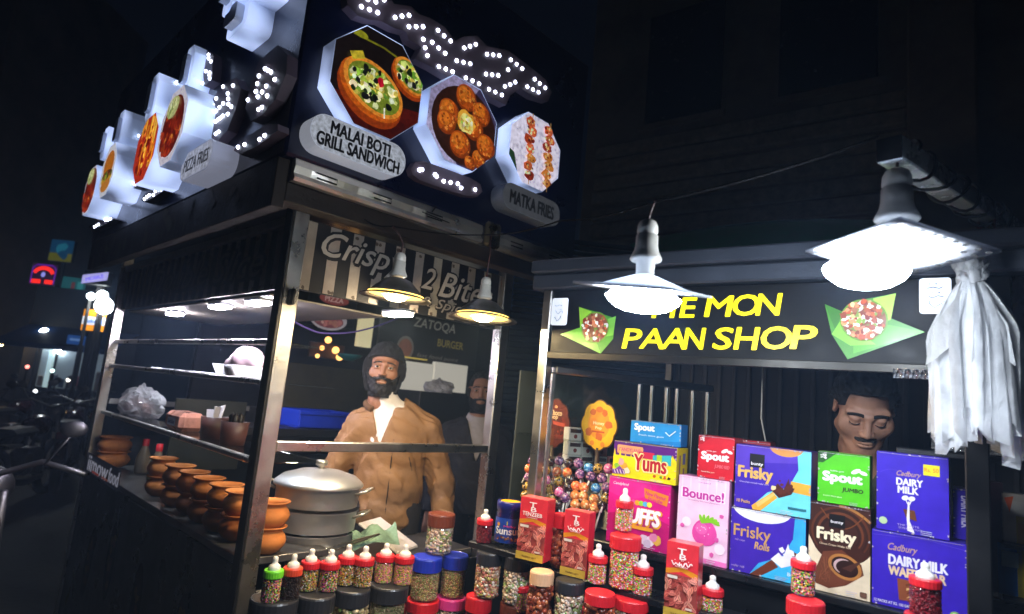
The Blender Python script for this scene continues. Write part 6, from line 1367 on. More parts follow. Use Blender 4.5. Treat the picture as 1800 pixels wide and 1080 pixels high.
LOL = dict(purple=('#5a3a6a', '#c08ab0'), blue=('#2a7ac0', '#8ac4e8'), orange=('#d8602a', '#f0a060'), gold=('#b09040', '#1c1614'), pink=('#d85aa0', '#f0a8cc'), copper=('#c8783a', '#f0c890'), dark=('#221a1c', '#4a3a3a'))
def lol_mesh(cn):
    base, alt = LOL[cn]; q = MB(); rg = random.Random(sum(map(ord, cn))); v, f_ = ICO
    seg, rings = 16, 11; vs = []; fs = []
    for i in range(rings+1):
        for k in range(seg): th = PI*i/rings; a = 2*PI*k/seg; j = 1+.035*math.sin(k*PI)*math.sin(th)+rg.uniform(-.015, .015); vs.append((j*math.sin(th)*math.cos(a), j*math.sin(th)*math.sin(a), math.cos(th)))
    for i in range(rings):
        for k in range(seg):
            q.col = jitc(alt if (((k*3+i*2) % 9) < 3 and 1 < i < 9) else base, rg, .15); q.add([], [], 0); fs.append([i*seg+k, (i+1)*seg+k, (i+1)*seg+(k+1) % seg, i*seg+(k+1) % seg])
    q.v = vs; q.f = fs; q.c = [jitc(alt if rg.random() < .33 else base, rg, .18) for _ in fs]; q.sm = [True]*len(fs); return q.mesh('wrapped_ball', printmat('foil_wrap', .22, .6, bump=.2))
LM = {c: lol_mesh(c) for c in LOL}
stick = MB().lathe([(.003, -.09), (.003, 0)], 8).mesh('stick', LIDM['white'])
RL = .0178
LP_ = ((130, 685, 'purple'), (175, 690, 'purple'), (300, 685, 'purple'), (420, 700, 'purple'), (485, 730, 'blue'), (108, 735, 'orange'), (148, 742, 'blue'), (215, 745, 'gold'), (285, 755, 'orange'), (350, 760, 'orange'), (612, 735, 'pink'), (105, 792, 'purple'), (157, 805, 'blue'), (215, 810, 'pink'), (295, 815, 'gold'), (372, 805, 'dark'), (430, 770, 'purple'), (500, 785, 'purple'), (570, 795, 'purple'), (95, 850, 'gold'), (150, 862, 'blue'), (230, 865, 'gold'), (300, 885, 'pink'), (355, 850, 'dark'), (405, 845, 'orange'), (455, 855, 'orange'), (530, 860, 'blue'), (600, 855, 'purple'), (85, 905, 'gold'), (175, 910, 'gold'), (250, 915, 'gold'), (335, 920, 'purple'), (400, 905, 'copper'), (450, 910, 'copper'), (520, 930, 'copper'), (400, 962, 'copper'), (465, 965, 'copper'), (525, 985, 'copper'), (595, 925, 'gold'), (570, 965, 'dark'), (290, 960, 'dark'), (245, 690, 'dark'), (360, 700, 'dark'), (545, 735, 'gold'))
row_of = lambda y: sum(y > t_ for t_ in (715, 764, 822, 895, 945))
for (zx, zy_, cn) in LP_:
    nth = sorted(x for x, y, c in LP_ if row_of(y) == row_of(zy_)).index(zx)
    px, py = zx*.2778+900, zy_*.2778+620; d = .085+(900-zy_)*.00022; a = on_m(px, py, d)
    o = link('lollipop', LM[cn], None, mw(a[0], d, a[1]), (RNG.uniform(-.6, .1), RNG.uniform(-.3, .3), RNG.uniform(0, 6))); o.scale = (RL,)*3
    tag(o, {'gold': 'gold and black', 'dark': 'dark', 'copper': 'copper'}.get(cn, cn)+' wrapped lollipop, '+('first', 'second', 'third', 'fourth', 'fifth', 'sixth', 'seventh', 'eighth', 'ninth', 'tenth')[nth]+' from left in the '+('top', 'second', 'third', 'fourth', 'fifth', 'bottom')[row_of(zy_)]+' row of the cluster', 'lollipop', 'ball lollipops on the rack')
    s_ = link('stick', stick, o); s_.scale = (1/RL,)*3
def flower(zx, zy_, rx, ry, col, label, art, lobes):
    px, py = zx*.2778+900, zy_*.2778+620; d = .20; a = on_m(px, py, d); dep = (mw(a[0], d, a[1])-CAM).dot(CF); k = .2778*dep/FPX*1.08
    t = thing('flower_sign', label, 'display sign', mw(a[0], d, 1.12), M_ROT); R_ = []
    for i in range(96):
        th = 2*PI*i/96; w_ = 1+.085*abs(math.cos(lobes/2*th))-.06; R_.append((rx*k*w_*math.cos(th), ry*k*w_*math.sin(th)))
    T_ = Matrix(((1, 0, 0, 0), (0, 0, -1, 0), (0, 1, 0, a[1]-1.12), (0, 0, 0, 1))); b_ = MB(); b_.col = hx('#5a3a10' if lobes == 8 else '#3a1c10'); b_.prism(R_, -.004, .004, T_); bb_ = b_.build('flower_card', INK, t)
    pr = Print((0, -.0042, a[1]-1.12), (1, 0, 0), (0, 0, 1), .00005); pr.poly([(x*.955, y*.955) for x, y in R_], col); art(pr, rx*k, ry*k); pr.build('front_print', INK, bb_)
    q = MB(); zl_ = a[1]-1.12-ry*k; q.lathe([(.022, 0), (.02, zl_*.45), (.012, zl_*.6), (.007, zl_+.01)], 14); q.build('stand', mat('brown_stand', '#3a2618', .5), t)
def art_choco(pr, w, h):
    rg = random.Random(5); pr.ell(w*.35, -h*.15, w*.5, h*.4, '#7a2a1a'); pr.ell(0, 0, w*.55, h*.5, '#5a2412'); pr.text('Choco', w*.1, h*.42, w*.75, h*.22, '#e8c49a', .04); pr.text('pop', w*.02, h*.2, w*.45, h*.16, '#e8c49a', .04); pr.ell(-w*.42, h*.0, w*.24, h*.26, '#c8864a'); pr.ell(-w*.42, h*.0, w*.18, h*.2, '#7a3a1a'); pr.line([(-w*.45, -h*.2), (-w*.55, -h*.75)], w*.16, '#c8864a'); pr.ell(-w*.3, -h*.6, w*.13, h*.12, '#d8b48a'); pr.poly([(-w*.05, h*.08), (w*.72, h*.02), (w*.7, -h*.12), (-w*.0, -h*.06)], '#b04a34'); food_bits(pr, w*.4, -h*.3, w*.3, h*.2, 14, ['#3a140c', '#8a3a24', '#5a2414'], w*.05, w*.1, rg); pr.ell(w*.1, h*.66, w*.1, h*.06, '#d89a6a')
def art_honey(pr, w, h):
    rg = random.Random(6); pr.ell(0, h*.05, w*.6, h*.6, '#e8962a'); 
    for x, y, r in ((-.55, -.3, .2), (.55, .05, .2), (.3, .5, .16), (-.35, .5, .17), (.05, -.45, .2), (-.3, .1, .2)): pr.lump(w*x, h*y, w*r, rg.choice(['#d87a2a', '#e0862a', '#c8642a']), rg, 12, .2)
    pr.text('Honey', w*.0, h*.06, w*.6, h*.16, '#f6e0b0', .04); pr.text('Pop', 0, -h*.12, w*.35, h*.14, '#f6e0b0', .04); pr.rect(-w*.35, -h*.3, w*.35, -h*.23, '#b8502a'); pr.ell(-w*.3, -h*.72, w*.12, h*.1, '#e0862a'); pr.ell(w*.28, -h*.74, w*.12, h*.1, '#e0862a'); pr.ell(0, h*.62, w*.2, h*.12, '#d8722a')
flower(268, 445, 108, 142, '#6a2c1a', 'brown flower shaped lollipop sign on a stand, left of the yellow one', art_choco, 9)
flower(553, 460, 118, 146, '#eeb41e', 'yellow flower shaped lollipop sign above the ball lollipops', art_honey, 8)
# shelf of packets right of the black post
rg = random.Random(8)
MB().box(SR+.05, 1.7, .15, .40, 1.18, 1.19, .002).build('side_shelf', BLACKM, M)
for (px, py0, py1, wpx, c_, lb) in ((1752, 1080, 850, 22, '#3a2430', 'dark maroon packet beside the black post'), (1776, 1078, 960, 40, '#1a5aa0', 'blue packet low on the side shelf right of the post'), (1785, 950, 872, 46, '#b8b4ac', 'pale carton with an orange corner on the upper right side'), (1797, 1080, 900, 14, '#b09a1a', 'yellow packet at the right edge of the side shelf'), (1764, 960, 880, 16, '#8a4a1c', 'orange brown packet behind the blue one')):
    d = .2 if py1 != 880 else .3; a = on_m(px-wpx/2, py0, d); b = on_m(px+wpx/2, py1, d); zb0 = 1.1905 if py0 > 1000 else None
    z0 = 1.1905; 
    if lb.startswith('pale'): z0 = a[1]; MB().box(SR+.05, 1.7, .15, .40, z0-.011, z0-.0015, .002).build('side_shelf', BLACKM, M)
    if lb.startswith('orange'): z0 = 1.1905
    o = packet('snack_packet', lb, 'packet', a[0], b[0], d, z0, b[1]-z0, .05, c_, c_, (lambda cc: lambda pr, w, h: (pr.rr(w*.15, h*.55, w*.85, h*.85, w*.05, jitc('#e0e0e0', rg, .3) if cc == '#1a5aa0' else jitc(cc, rg, .4)), pr.poly([(w*.1, h*.9), (w*.45, h*.95), (w*.3, h*.6)], '#d8602a') if cc == '#b8b4ac' else None))(c_), 0)
# ---------------------------------------------------------------- clay pots, steamer, tongs, board, bottles, shelf goods
CLAY = mat('terracotta', '#c87838', .75, var=.16, scale=9, bump=.18, bscale=50, dirt=.12)
def clay_mesh():
    q = MB(); q.lathe([(.001, 0), (.034, 0), (.052, .012), (.067, .034), (.070, .05), (.064, .066), (.054, .077), (.050, .082), (.056, .089), (.066, .094), (.068, .098), (.064, .0995), (.054, .093), (.047, .083), (.056, .068), (.062, .05), (.058, .034), (.04, .012), (.001, .008)], 30, cap=False); return q.mesh('clay_pot', CLAY)
CM = clay_mesh(); rg = random.Random(2); CZ = .9125; PH = .0875
def clay(x, y, lvl, label, grp, s=1.):
    o = link('clay_pot', CM, None, (x, y, CZ+lvl*PH), rg.uniform(0, 6)); o.scale = (s*rg.uniform(.97, 1.03), s*rg.uniform(.97, 1.03), 1); tag(o, label, 'clay pot', grp); return o
spots = [(287, 805), (318, 818), (344, 829), (369, 843), (396, 858), (424, 870), (468, 886)]
ordn = ['farthest', 'second farthest', 'third', 'fourth', 'fifth', 'sixth', 'nearest']
for i, (px, py) in enumerate(spots):
    p_ = on_z(px, py, CZ+PH+.099)
    x, y = (max(p_.x, 1.075)+1.085)/2, p_.y*(1.08/p_.x)
    x += .0 if i != 6 else .02
    for lvl in (0, 1): clay(x+rg.uniform(-.006, .006), y, lvl, ('upper' if lvl else 'lower')+' terracotta pot of the '+ordn[i]+' stack along the counter', 'stacked clay pots on the stall counter')
for j, (px, py) in enumerate(((198, 770), (172, 764))):
    p_ = on_x(px, py, 1.09 if j == 0 else 1.12)
    for lvl in (0, 1): clay(1.085+.03*j, min(4.45, p_.y+.0), lvl, ('upper' if lvl else 'lower')+(' front' if j == 0 else ' rear')+' terracotta pot stacked at the far street end of the counter', 'stacked clay pots on the stall counter', 1.15)
ALU = mat('spun_aluminium', (.6, .59, .6), .42, .8, var=.1, scale=3, bump=.06, bscale=60, dirt=.15)
pc = on_y(553, 975, 2.385); SR_ = .178
sx, sy, sz = 1.385, 2.44, .8425
st = thing('steamer_pot', 'large three tier aluminium steamer with domed lid behind the front rail', 'steamer', (sx, sy, sz))
htot = on_y(555, 850, 2.44).z-sz; h3 = htot/3
prof = [(.001, 0), (SR_*.9, 0), (SR_*.93, .006), (SR_*.93, h3*.96), (SR_*.965, h3), (SR_*.965, h3*1.04)]
q = MB(); q.lathe(prof, 48, cap=False); q.build('bottom_tier', ALU, st)
for k, nm in ((1, 'middle_tier'), (2, 'top_tier')):
    q = MB(); q.lathe([(SR_*.95, h3*k*1.0+.012), (SR_*.955, h3*(k+.35)), (SR_*.965, h3*(k+.88)), (SR_*.99, h3*(k+.93)), (SR_*.99, h3*(k+1))], 48, cap=False); q.build(nm, ALU, st)
q = MB(); q.lathe([(SR_*1.03, htot-.004), (SR_*1.04, htot+.004), (SR_*1.0, htot+.012), (SR_*.85, htot+.034), (SR_*.5, htot+.054), (SR_*.2, htot+.062), (.0005, htot+.063)], 48, cap=False); lid = q.build('lid', ALU, st)
q = MB(); q.lathe([(.012, htot+.06), (.012, htot+.07), (.024, htot+.076), (.026, htot+.09), (.02, htot+.097), (.0005, htot+.099)], 20, cap=False); q.build('knob', CHROME, lid)
for k in (1.75, 2.72):
    for sd in (-1, 1):
        a = rad(-45) if sd > 0 else rad(135); ux, uy = math.cos(a), math.sin(a); vx, vy = -uy, ux; z = h3*k; r0 = SR_*.95
        q = MB(); q.tube([(ux*r0+vx*w_, uy*r0+vy*w_, z) if o_ == 0 else (ux*(r0+o_)+vx*w_, uy*(r0+o_)+vy*w_, z+o_*.4) for w_, o_ in ((-.045, 0), (-.045, .035), (-.035, .052), (.035, .052), (.045, .035), (.045, 0))], .0058, 8); q.build('handle', CHROME, st)
tg = on_y(640, 945, 2.30)
q = MB(); q.tube([(1.20, 2.26, .88), (1.40, 2.28, .905), (1.60, 2.27, .935)], .006, 6, flat=.5); q.tube([(1.22, 2.22, .87), (1.40, 2.25, .9), (1.60, 2.265, .935)], .006, 6, flat=.5)
o = q.build('tongs', STEEL, None); tag(o, 'long steel tongs lying in front of the steamer', 'tongs')
def box_thing(name, label, cat, x0, x1, y0, y1, z0, z1, m_, b=.004): return tag(MB().box(x0, x1, y0, y1, z0, z1, b).build(name, m_, None), label, cat)
cb = on_y(718, 945, 2.35)
q = MB(); q.box(-.09, .09, -.12, .12, -.008, .008, .006, Matrix.Translation((1.73, 2.38, .895))@Euler((rad(24), 0, rad(25))).to_matrix().to_4x4()); o = q.build('cutting_board', mat('white_board', '#cfc6c4', .5, var=.06), None); tag(o, 'white cutting board propped on the stall counter beside the cloth', 'cutting board')
q = MB(); vs = []; n = 14
rg = random.Random(9)
for i in range(n):
    for j in range(9):
        u, v = i/(n-1), j/8; vs.append((1.50+.24*u, 2.30+.09*v, .915+.028*math.sin(u*11+v*3)*math.sin(PI*v)+.02*math.sin(v*7+u*4)+.02*u-.05*(abs(v-.5)*2)**3))
q.add(vs, [[i*9+j, (i+1)*9+j, (i+1)*9+j+1, i*9+j+1] for i in range(n-1) for j in range(8)], True); o = q.build('cloth', mat('checked_green_cloth', '#7d9a84', .9, var=.3, scale=25, bump=.4), None); tag(o, 'crumpled pale green cloth beside the steamer on the counter', 'cloth')
for i, (px, py) in enumerate(((250, 800), (277, 808))):
    p_ = on_x(px, py, 1.2); q = MB(); t = thing('sauce_bottle', ('left' if i == 0 else 'right')+' sauce bottle with red cap between the clay pot stacks', 'bottle', (1.2, min(4.2, p_.y), CZ))
    q.lathe([(.001, 0), (.038, 0), (.04, .01), (.04, .09), (.018, .15), (.016, .165)], 18, cap=False); q.build('glass', mat('sauce_pale', '#8a7a68', .35), t); q = MB(); q.lathe([(.018, .16), (.018, .2), (.0005, .202)], 16, cap=False); q.build('cap', LIDM['red'], t)
# shelf goods
def crumple(name, label, cat, c_, r_, m_, seed, crisp=False):
    rg = random.Random(seed); q = MB(); seg, rings = 26, 16; vs = []
    ph = [rg.uniform(0, 6) for _ in range(6)]
    for i in range(rings+1):
        th = PI*i/rings
        for k in range(seg):
            a = 2*PI*k/seg; j = 1+.12*math.sin(3*a+ph[0]+2*th)+.08*math.sin(7*a+ph[1]-3*th)+.05*math.sin(13*a+5*th+ph[2])+rg.uniform(-.03, .03)*(3 if crisp else 1)+(.5*max(0, math.cos(th)-.86)*4*math.sin(2*a) if crisp else 0)
            z = max(-.72, math.cos(th)*j); vs.append((r_[0]*j*math.sin(th)*math.cos(a), r_[1]*j*math.sin(th)*math.sin(a), r_[2]*z))
    q.add(vs, [[i*seg+k, (i+1)*seg+k, (i+1)*seg+(k+1) % seg, i*seg+(k+1) % seg] for i in range(rings) for k in range(seg)], not crisp)
    o = q.build(name, m_, None, (c_[0], c_[1], c_[2]+r_[2]*.72)); return tag(o, label, cat)
POLY2 = clearmat('milky_bag', (1, .98, 1), 1.8, .16, haze=.72)
p_ = on_x(238, 700, 1.13); crumple('food_bag', 'big crumpled polythene bag of bread on the lower glass shelf', 'bag', (1.16, p_.y, 1.2435), (.09, .31, .095), POLY2, 3, True)
crumple('bread', 'pale bun loaf inside the big polythene bag on the lower shelf', 'bread', (1.16, p_.y+.02, 1.2436), (.06, .2, .06), mat('bread_pink', '#a07a72', .8, var=.2), 4)
p_ = on_x(322, 712, 1.12); t = MB().box(-.06, .06, -.12, .12, 0, .09, .02).build('bread_pack', mat('bread_wrap', '#c98a76', .3, var=.25, scale=14, coat=.3), None, (1.14, p_.y, 1.2435)); tag(t, 'orange and white printed loaf pack on the lower glass shelf', 'bread pack')
pr = Print((-.0602, .12, 0), (0, -1, 0), (0, 0, 1)); pr.rr(.05, .02, .17, .06, .008, '#d8d2dc'); pr.text('Soft Bun', .11, .04, .09, .02, '#5a4a7a', .02); pr.build('print', INK, t)
for i, px in enumerate((376, 413)):
    p_ = on_x(px, 722, 1.12); t = thing('napkin_tub', ('brown tub holding folded paper napkins on the lower shelf', 'darker brown tub nearest the front post on the lower shelf')[i], 'tub', (1.13, p_.y, 1.2435))
    q = MB(); q.lathe([(.001, 0), (.05, 0), (.06, .1), (.057, .1), (.048, .01), (.001, .008)], 24, cap=False); q.build('tub', mat('brown_tub', '#4a2a26', .5, var=.15), t)
    if i == 0:
        for k in range(3):
            q = MB(); q.box(-.03, .03, -.003, .003, .03, .135+.012*k, .001, Euler((.25*(k-1), .1*k, .8*k)).to_matrix().to_4x4()); q.build('napkin', mat('napkin_white', '#c9c2c4', .8), t)
    else:
        for k in range(3): q = MB(); q.lathe([(.012, .05), (.014, .125), (.0005, .14)], 10, c=(.02*math.cos(2.1*k), .02*math.sin(2.1*k), 0)); q.build('sachet_roll', mat('dark_roll', '#1c1416', .5), t)
p_ = on_x(425, 655, 1.12); t = thing('food_tray', 'clear plastic tray of wrapped food on the middle shelf near the front post', 'tray', (1.13, p_.y, 1.5325))
q = MB(); q.add([(-.06, -.14, 0), (.06, -.14, 0), (.06, .14, 0), (-.06, .14, 0), (-.08, -.17, .055), (.08, -.17, .055), (.08, .17, .055), (-.08, .17, .055)], [[0, 3, 2, 1], [0, 1, 5, 4], [1, 2, 6, 5], [2, 3, 7, 6], [3, 0, 4, 7]]); q.build('tray', POLY2, t)
crumple('wrapped_food', 'pink tinged wrapped food heaped in the clear tray', 'wrapped food', (1.13, p_.y, 1.537), (.07, .13, .075), mat('pinkish_wrap', '#8f7a80', .4, var=.3, scale=16), 8)
for k in range(7):
    y = 2.75+k*.2; q = MB(); q.lathe([(.001, 0), (.03, 0), (.036, .012), (.033, .012), (.001, .006)], 16, cap=False); o = q.build('small_dish', WHITEP, None, (1.12, y, 1.5325)); tag(o, ('nearest', 'second', 'third', 'fourth', 'fifth', 'sixth', 'farthest')[k]+' small white dish from the front post on the middle glass shelf', 'dish', 'white dishes on the middle shelf')

# ---------------------------------------------------------------- the three men
hd = on_y(668, 645, 2.74)
make_person('bearded man in tan bomber jacket and dark knit hat standing behind the steamer', (hd.x+.092, 2.68, 0), rad(-33), '#94684e', '#86623c', '#17161a', hh=hd.z+.118, hair='beanie', jacket='bomber', pose={'R': ((-.275, .0, None), None, None)} if False else {'R': ((-.285, .03, (hd.z-.007)-.238-.33+.0), (-.20, -.17, hd.z-.82), (0.2, -1, -.4)), 'L': ((.285, .03, hd.z-.007-.238-.34), (.30, -.07, hd.z-.83), (0, -.3, -1)), 'gaze': (0, -1, 0), 'bulk': .93}, head_yaw=rad(-4), head_pitch=-.04, head_roll=.05, head_off=(-.085, 0, 0), inner='#d6d0cc')
h2 = on_y(842, 682, 3.05)
make_person('man with short dark hair in a black suit jacket behind the right steel post', (h2.x+.02, 3.05, 0), rad(-36), '#a07660', '#17151b', '#131216', hh=h2.z+.105, hair='short', jacket='suit', beard=.7, head_yaw=rad(-6), inner='#b8b4b8', pose={'gaze': (0, -1, 0), 'bulk': .98})
hv = at_depth(1513, 735, 1.98)
make_person('young vendor with thick black hair looking down behind the chocolate boxes', (hv.x, hv.y, 0), rad(-68), '#a87c66', '#33352f', '#1a1a1c', hh=hv.z+.16, hair='full', jacket='shirt', beard=.5, head_pitch=.60, head_yaw=.0, head_roll=.03, head_off=(0, -.06, .0), lids=True, fat=1.1, pose={'gaze': (0, -.9, -.5), 'R': ((-.24, .02, hv.z-.55), (-.16, -.2, hv.z-.55), (.3, -1, -.1)), 'L': ((.24, .02, hv.z-.55), (.16, -.2, hv.z-.56), (-.3, -1, -.1))}, inner='#33352f')

# ---------------------------------------------------------------- neighbouring stalls and dark buildings behind
DK = mat('dark_grime', '#15120f', .8, var=.35, scale=3, bump=.2, dirt=.3)
bk = thing('burger_stall', 'dim neighbouring burger stall with lettered sign board behind the bearded man', 'stall', (2.6, 5.0, 0))
def bp(px, py, y=4.6): p_ = on_y(px, py, y); return p_.x-2.6, y-5.0, p_.z
def panel(name, px0, py0, px1, py1, m_, y=4.6, th=.03, par=None):
    a = bp(px0, py0, y); b = bp(px1, py1, y); return MB().box(a[0], b[0], a[1], a[1]+th, b[2], a[2], .004).build(name, m_, par or bk)
panel('back_wall', 380, 420, 1010, 790, DK, 5.35, .06)
sg = panel('sign_board', 672, 542, 835, 652, mat('sign_brown', '#2a241f', .5, var=.2), 4.6)
pr = Print((0, -.4003, 0), (1, 0, 0), (0, 0, 1)); 
def T2(px, py): p_ = bp(px, py); return p_[0], p_[2]
a = T2(765, 574); pr.text('ZATOQA', a[0], a[1], .50, .10, '#8d8a80', .02, .15); a = T2(792, 606); pr.text('BURGER', a[0], a[1], .32, .07, '#8a7a3a', .03); a = T2(770, 630); pr.text('fast food point', a[0], a[1], .5, .045, '#6f6a64', .0, .2); a = T2(712, 612); pr.ell(a[0], a[1], .095, .11, '#6a6058', 22); pr.ell(a[0], a[1], .075, .085, '#7a4a34', 22); pr.build('lettering', printmat('ink_dim_lit', .5, 0, glow=.25), sg)
cream = emit('cream_column_glow', (.60, .53, .30), .7, False); panel('column', 636, 548, 652, 612, cream, 4.5, .05)  # glow put into the column stands in for stall lighting
wp = emit('white_cabinet_glow', (.55, .52, .44), .55, False); panel('cabinet', 694, 632, 758, 690, wp, 4.5, .05); panel('cabinet', 766, 636, 818, 692, wp, 4.5, .05);  # cabinets and the strip below glow in place of light falling on them
ys = panel('yellow_strip', 694, 624, 752, 634, emit('yellow_strip', (.5, .38, .06), .6, False), 4.5, .05)
mb_ = panel('menu_board', 545, 515, 622, 582, mat('menu_navy', '#1c2436', .5), 4.4)
pr = Print((0, -.6003, 0), (1, 0, 0), (0, 0, 1)); T3 = lambda px, py: (bp(px, py, 4.4)[0], bp(px, py, 4.4)[2])
a = T3(588, 527); pr.ell(a[0], a[1], .13, .045, '#8a4440', 22); pr.text('PIZZA', a[0], a[1], .16, .04, '#c9a8a0', .03); a = T3(578, 562); pr.ell(a[0], a[1], .16, .085, '#b0a8ac', 24); pr.ell(a[0], a[1]-.012, .13, .055, '#7a4248', 24); food_bits(pr, a[0], a[1]-.01, .11, .045, 26, ['#8a4a4a', '#a86a60', '#c8a89a'], .012, .028, random.Random(4)); pr.build('menu_print', printmat('ink_dim_lit2', .5, 0, glow=.4), mb_)
gl_ = emit('kitchen_glow', (1., .42, .08), .55, False); panel('hot_shelf', 546, 600, 603, 634, mat('hot_shelf_brown', '#3a1c0c', .6), 4.7)
for (px, py, r) in ((577, 598, .028), (590, 616, .03), (566, 612, .02), (597, 628, .03), (558, 626, .018)): 
    p_ = bp(px, py, 4.66); q = MB(); q.blob((p_[0], p_[1], p_[2]), r); q.build('glowing_lamp', emit('amber_bulb', (1., .5, .14), 2.2, False), bk)
p_ = bp(614, 628, 4.3); q = MB(); q.lathe([(.03, 0), (.09, .03), (.1, .05), (.08, .045), (.02, .01)], 18, T=Matrix.Translation((p_[0], p_[1], p_[2]-.03))); q.build('teal_bowl', mat('teal_bowl', '#1f7a78', .4), bk)
panel('oven_front', 500, 636, 655, 725, mat('oven_olive', '#38341f', .5, var=.25), 4.2, .3)
panel('griddle_counter', 480, 722, 690, 800, DK, 4.15, .5)
p_ = bp(520, 722, 4.1); q = MB(); q.lathe([(.03, 0), (.14, .015), (.16, .05), (.15, .05), (.02, .012)], 20, T=Matrix.Translation((p_[0], p_[1], p_[2]-.04))); q.build('pan', BLACKM, bk)
a = on_y(529, 722, 3.55); b = on_y(618, 755, 3.55)
t = thing('blue_crate', 'blue plastic crate on the back counter left of the bearded man', 'crate', ((a.x+b.x)/2, 3.7, b.z)); w = (b.x-a.x)/2; h = a.z-b.z; BL = mat('blue_plastic', '#1030a8', .4, var=.1)
for (x0, x1, y0, y1) in ((-w, w, -.15, -.135), (-w, w, .135, .15), (-w, -w+.015, -.134, .134), (w-.015, w, -.134, .134)): MB().box(x0, x1, y0, y1, 0, h, .004).build('wall', BL, t)
MB().box(-w, w, -.134, .134, -.006, -.0005, .002).build('base', BL, t); MB().box(-w-.01, w+.01, -.16, -.1505, h-.025, h, .004).build('rim', BL, t)
MB().box(a.x-.5, b.x+.6, 3.5, 3.9, b.z-.05, b.z-.0065, .004).build('back_counter', BLACKM, A, (-AX, -AY, 0))
crumple('plastic_bundle', 'white plastic bundle on the counter right of the bearded man', 'bundle', on_y(772, 692, 3.6), (.12, .08, .055), POLY2, 12, True)
MB().box(on_y(735, 700, 3.6).x-.1, on_y(830, 700, 3.6).x, 3.45, 3.8, .7, on_y(768, 690, 3.6).z-.001, .004).build('side_cabinet', BLACKM, A, (-AX, -AY, 0))
MB().box(-.02, .0, -.02, .02, -.03, .03, .006).build('switch_box', BLACKM, A, on_y(517, 523, 2.15)-Vector((AX-.0, AY-.0, 0)))
# green roller shutter right of the snack stall
q = MB(); sh0 = thing('roller_shutter', 'dark green ribbed roller shutter in the gap between the two stalls', 'shutter', on_y(884, 700, 3.7)*1, rad(-40)); sh0.location.z = 0
for i in range(60):
    z = i*.05; MB().box(0, 1.5, -.018, .0, z, z+.044, .012).build('slat', mat('shutter_green', '#1c2a24', .5, .3, var=.25, dirt=.3), sh0) if i < 60 else None
# dark facade behind the paan shop
F0 = 4.3
FC = thing('dark_building', 'unlit dark building with sagging beams and shop shutters behind the paan stall', 'building', mw(0, F0, 0), M_ROT)
WL = mat('facade_plaster', '#6a5c4c', .9, var=.35, scale=1.2, bump=.4, bscale=6)
MB().box(-3.2, 7, .2, .6, 0, 9.5, .02).build('wall', WL, FC)
MB().box(-3.2, 7, -.55, .199, 2.75, 2.95, .02).build('balcony_slab', WL, FC)
MB().box(.25, .75, -.1, .199, 0, 2.749, .02).build('pillar', WL, FC); MB().box(.25, .75, -.1, .199, 2.951, 9.4, .02).build('pillar', WL, FC)
for i in range(9): MB().box(-3., .24, .12-.03*(i % 2), .198, 2.96+i*.2, 3.12+i*.2, .02).build('cladding_board', mat('cladding_dark', '#756857', .8, var=.3), FC)
for i, (x0, x1, z0, z1) in enumerate(((-2.4, -1.5, 4.9, 6.3), (-.9, 0, 4.9, 6.3), (1.3, 2.4, 4.4, 6.0))):
    f_ = MB().box(x0, x1, .17, .199, z0, z1, .01).build('window', mat('window_black', '#050508', .2), FC); MB().box(x0-.06, x1+.06, .14, .169, z0-.08, z0-.001, .008).build('sill', WL, f_)
for k in range(3):
    q = MB(); c0 = Vector((1.7+k*.75, .0, 3.9-.3*k)); vs = []
    for i in range(9):
        for j in range(9): vs.append((c0.x-.35+.09*i+.1*math.sin(j*.8), -.1-.04*math.sin(i*1.4+j), c0.z+.5-.14*j+.06*math.sin(i*.9+k)))
    q.add(vs, [[i*9+j, (i+1)*9+j, (i+1)*9+j+1, i*9+j+1] for i in range(8) for j in range(8)], True); q.build('hanging_sheet', mat('old_tarpaulin', '#6a6052', .85, var=.3), FC)
# street to the left: shops, signs, parked motorcycles
def far(px, py, dep): return at_depth(px, py, dep)
def far_sign(name, label, px0, py0, px1, py1, dep, face_fn, yaw=0., glow=.8, th=.12, pole=True):
    c_ = far((px0+px1)/2, (py0+py1)/2, dep); w = (px1-px0)/FPX*dep; h = (py1-py0)/FPX*dep
    t = thing(name, label, 'sign', c_, -PI/4+yaw); MB().box(-w/2, w/2, 0, th, -h/2, h/2, .01).build('box', BLACKM, t)
    pr = Print((0, -.001, 0), (1, 0, 0), (0, 0, 1), .002); face_fn(pr, w, h); pr.build('lit_face', printmat('ink_sign_'+str(glow), .5, 0, glow=glow, bump=0), t)
    if pole: MB().box(-.04, .04, th+.005, th+.08, -c_.z, h/2, .01).build('pole', DK, t)
    return t
far_sign('billboard', 'dim blue and yellow billboard high on the left, above the neon signs', 88, 422, 128, 460, 16, lambda pr, w, h: (pr.rect(-w/2, -h/2, w/2, h/2, '#12507a'), pr.rect(-w/2, -h/2, w/2, -h*.12, '#7a7a1a'), pr.lump(0, h*.1, w*.25, '#2a8aa8', random.Random(1)), pr.lump(w*.1, -h*.2, w*.2, '#12507a', random.Random(2))), glow=.3)
far_sign('neon_sign', 'red and violet neon sign with an arched top, far left', 54, 464, 99, 502, 15, lambda pr, w, h: (pr.rect(-w/2, -h/2, w/2, h/2, '#1c0620'), pr.line([(-w*.45, -h*.42), (-w*.45, h*.3), (-w*.3, h*.45), (w*.3, h*.45), (w*.45, h*.3), (w*.45, -h*.42)], w*.04, '#5a1a9a'), pr.line([(w*.38*math.cos(a), -h*.05+h*.36*math.sin(a)) for a in [PI*.1+PI*.8*k/10 for k in range(11)]], h*.17, '#ff2a1a'), pr.rect(-w*.42, -h*.42, -w*.06, -h*.24, '#ff2a1a'), pr.rect(w*.1, -h*.42, w*.42, -h*.24, '#ff2a1a'), pr.ell(0, 0, w*.08, h*.12, '#8a8ae0')), glow=1.1)
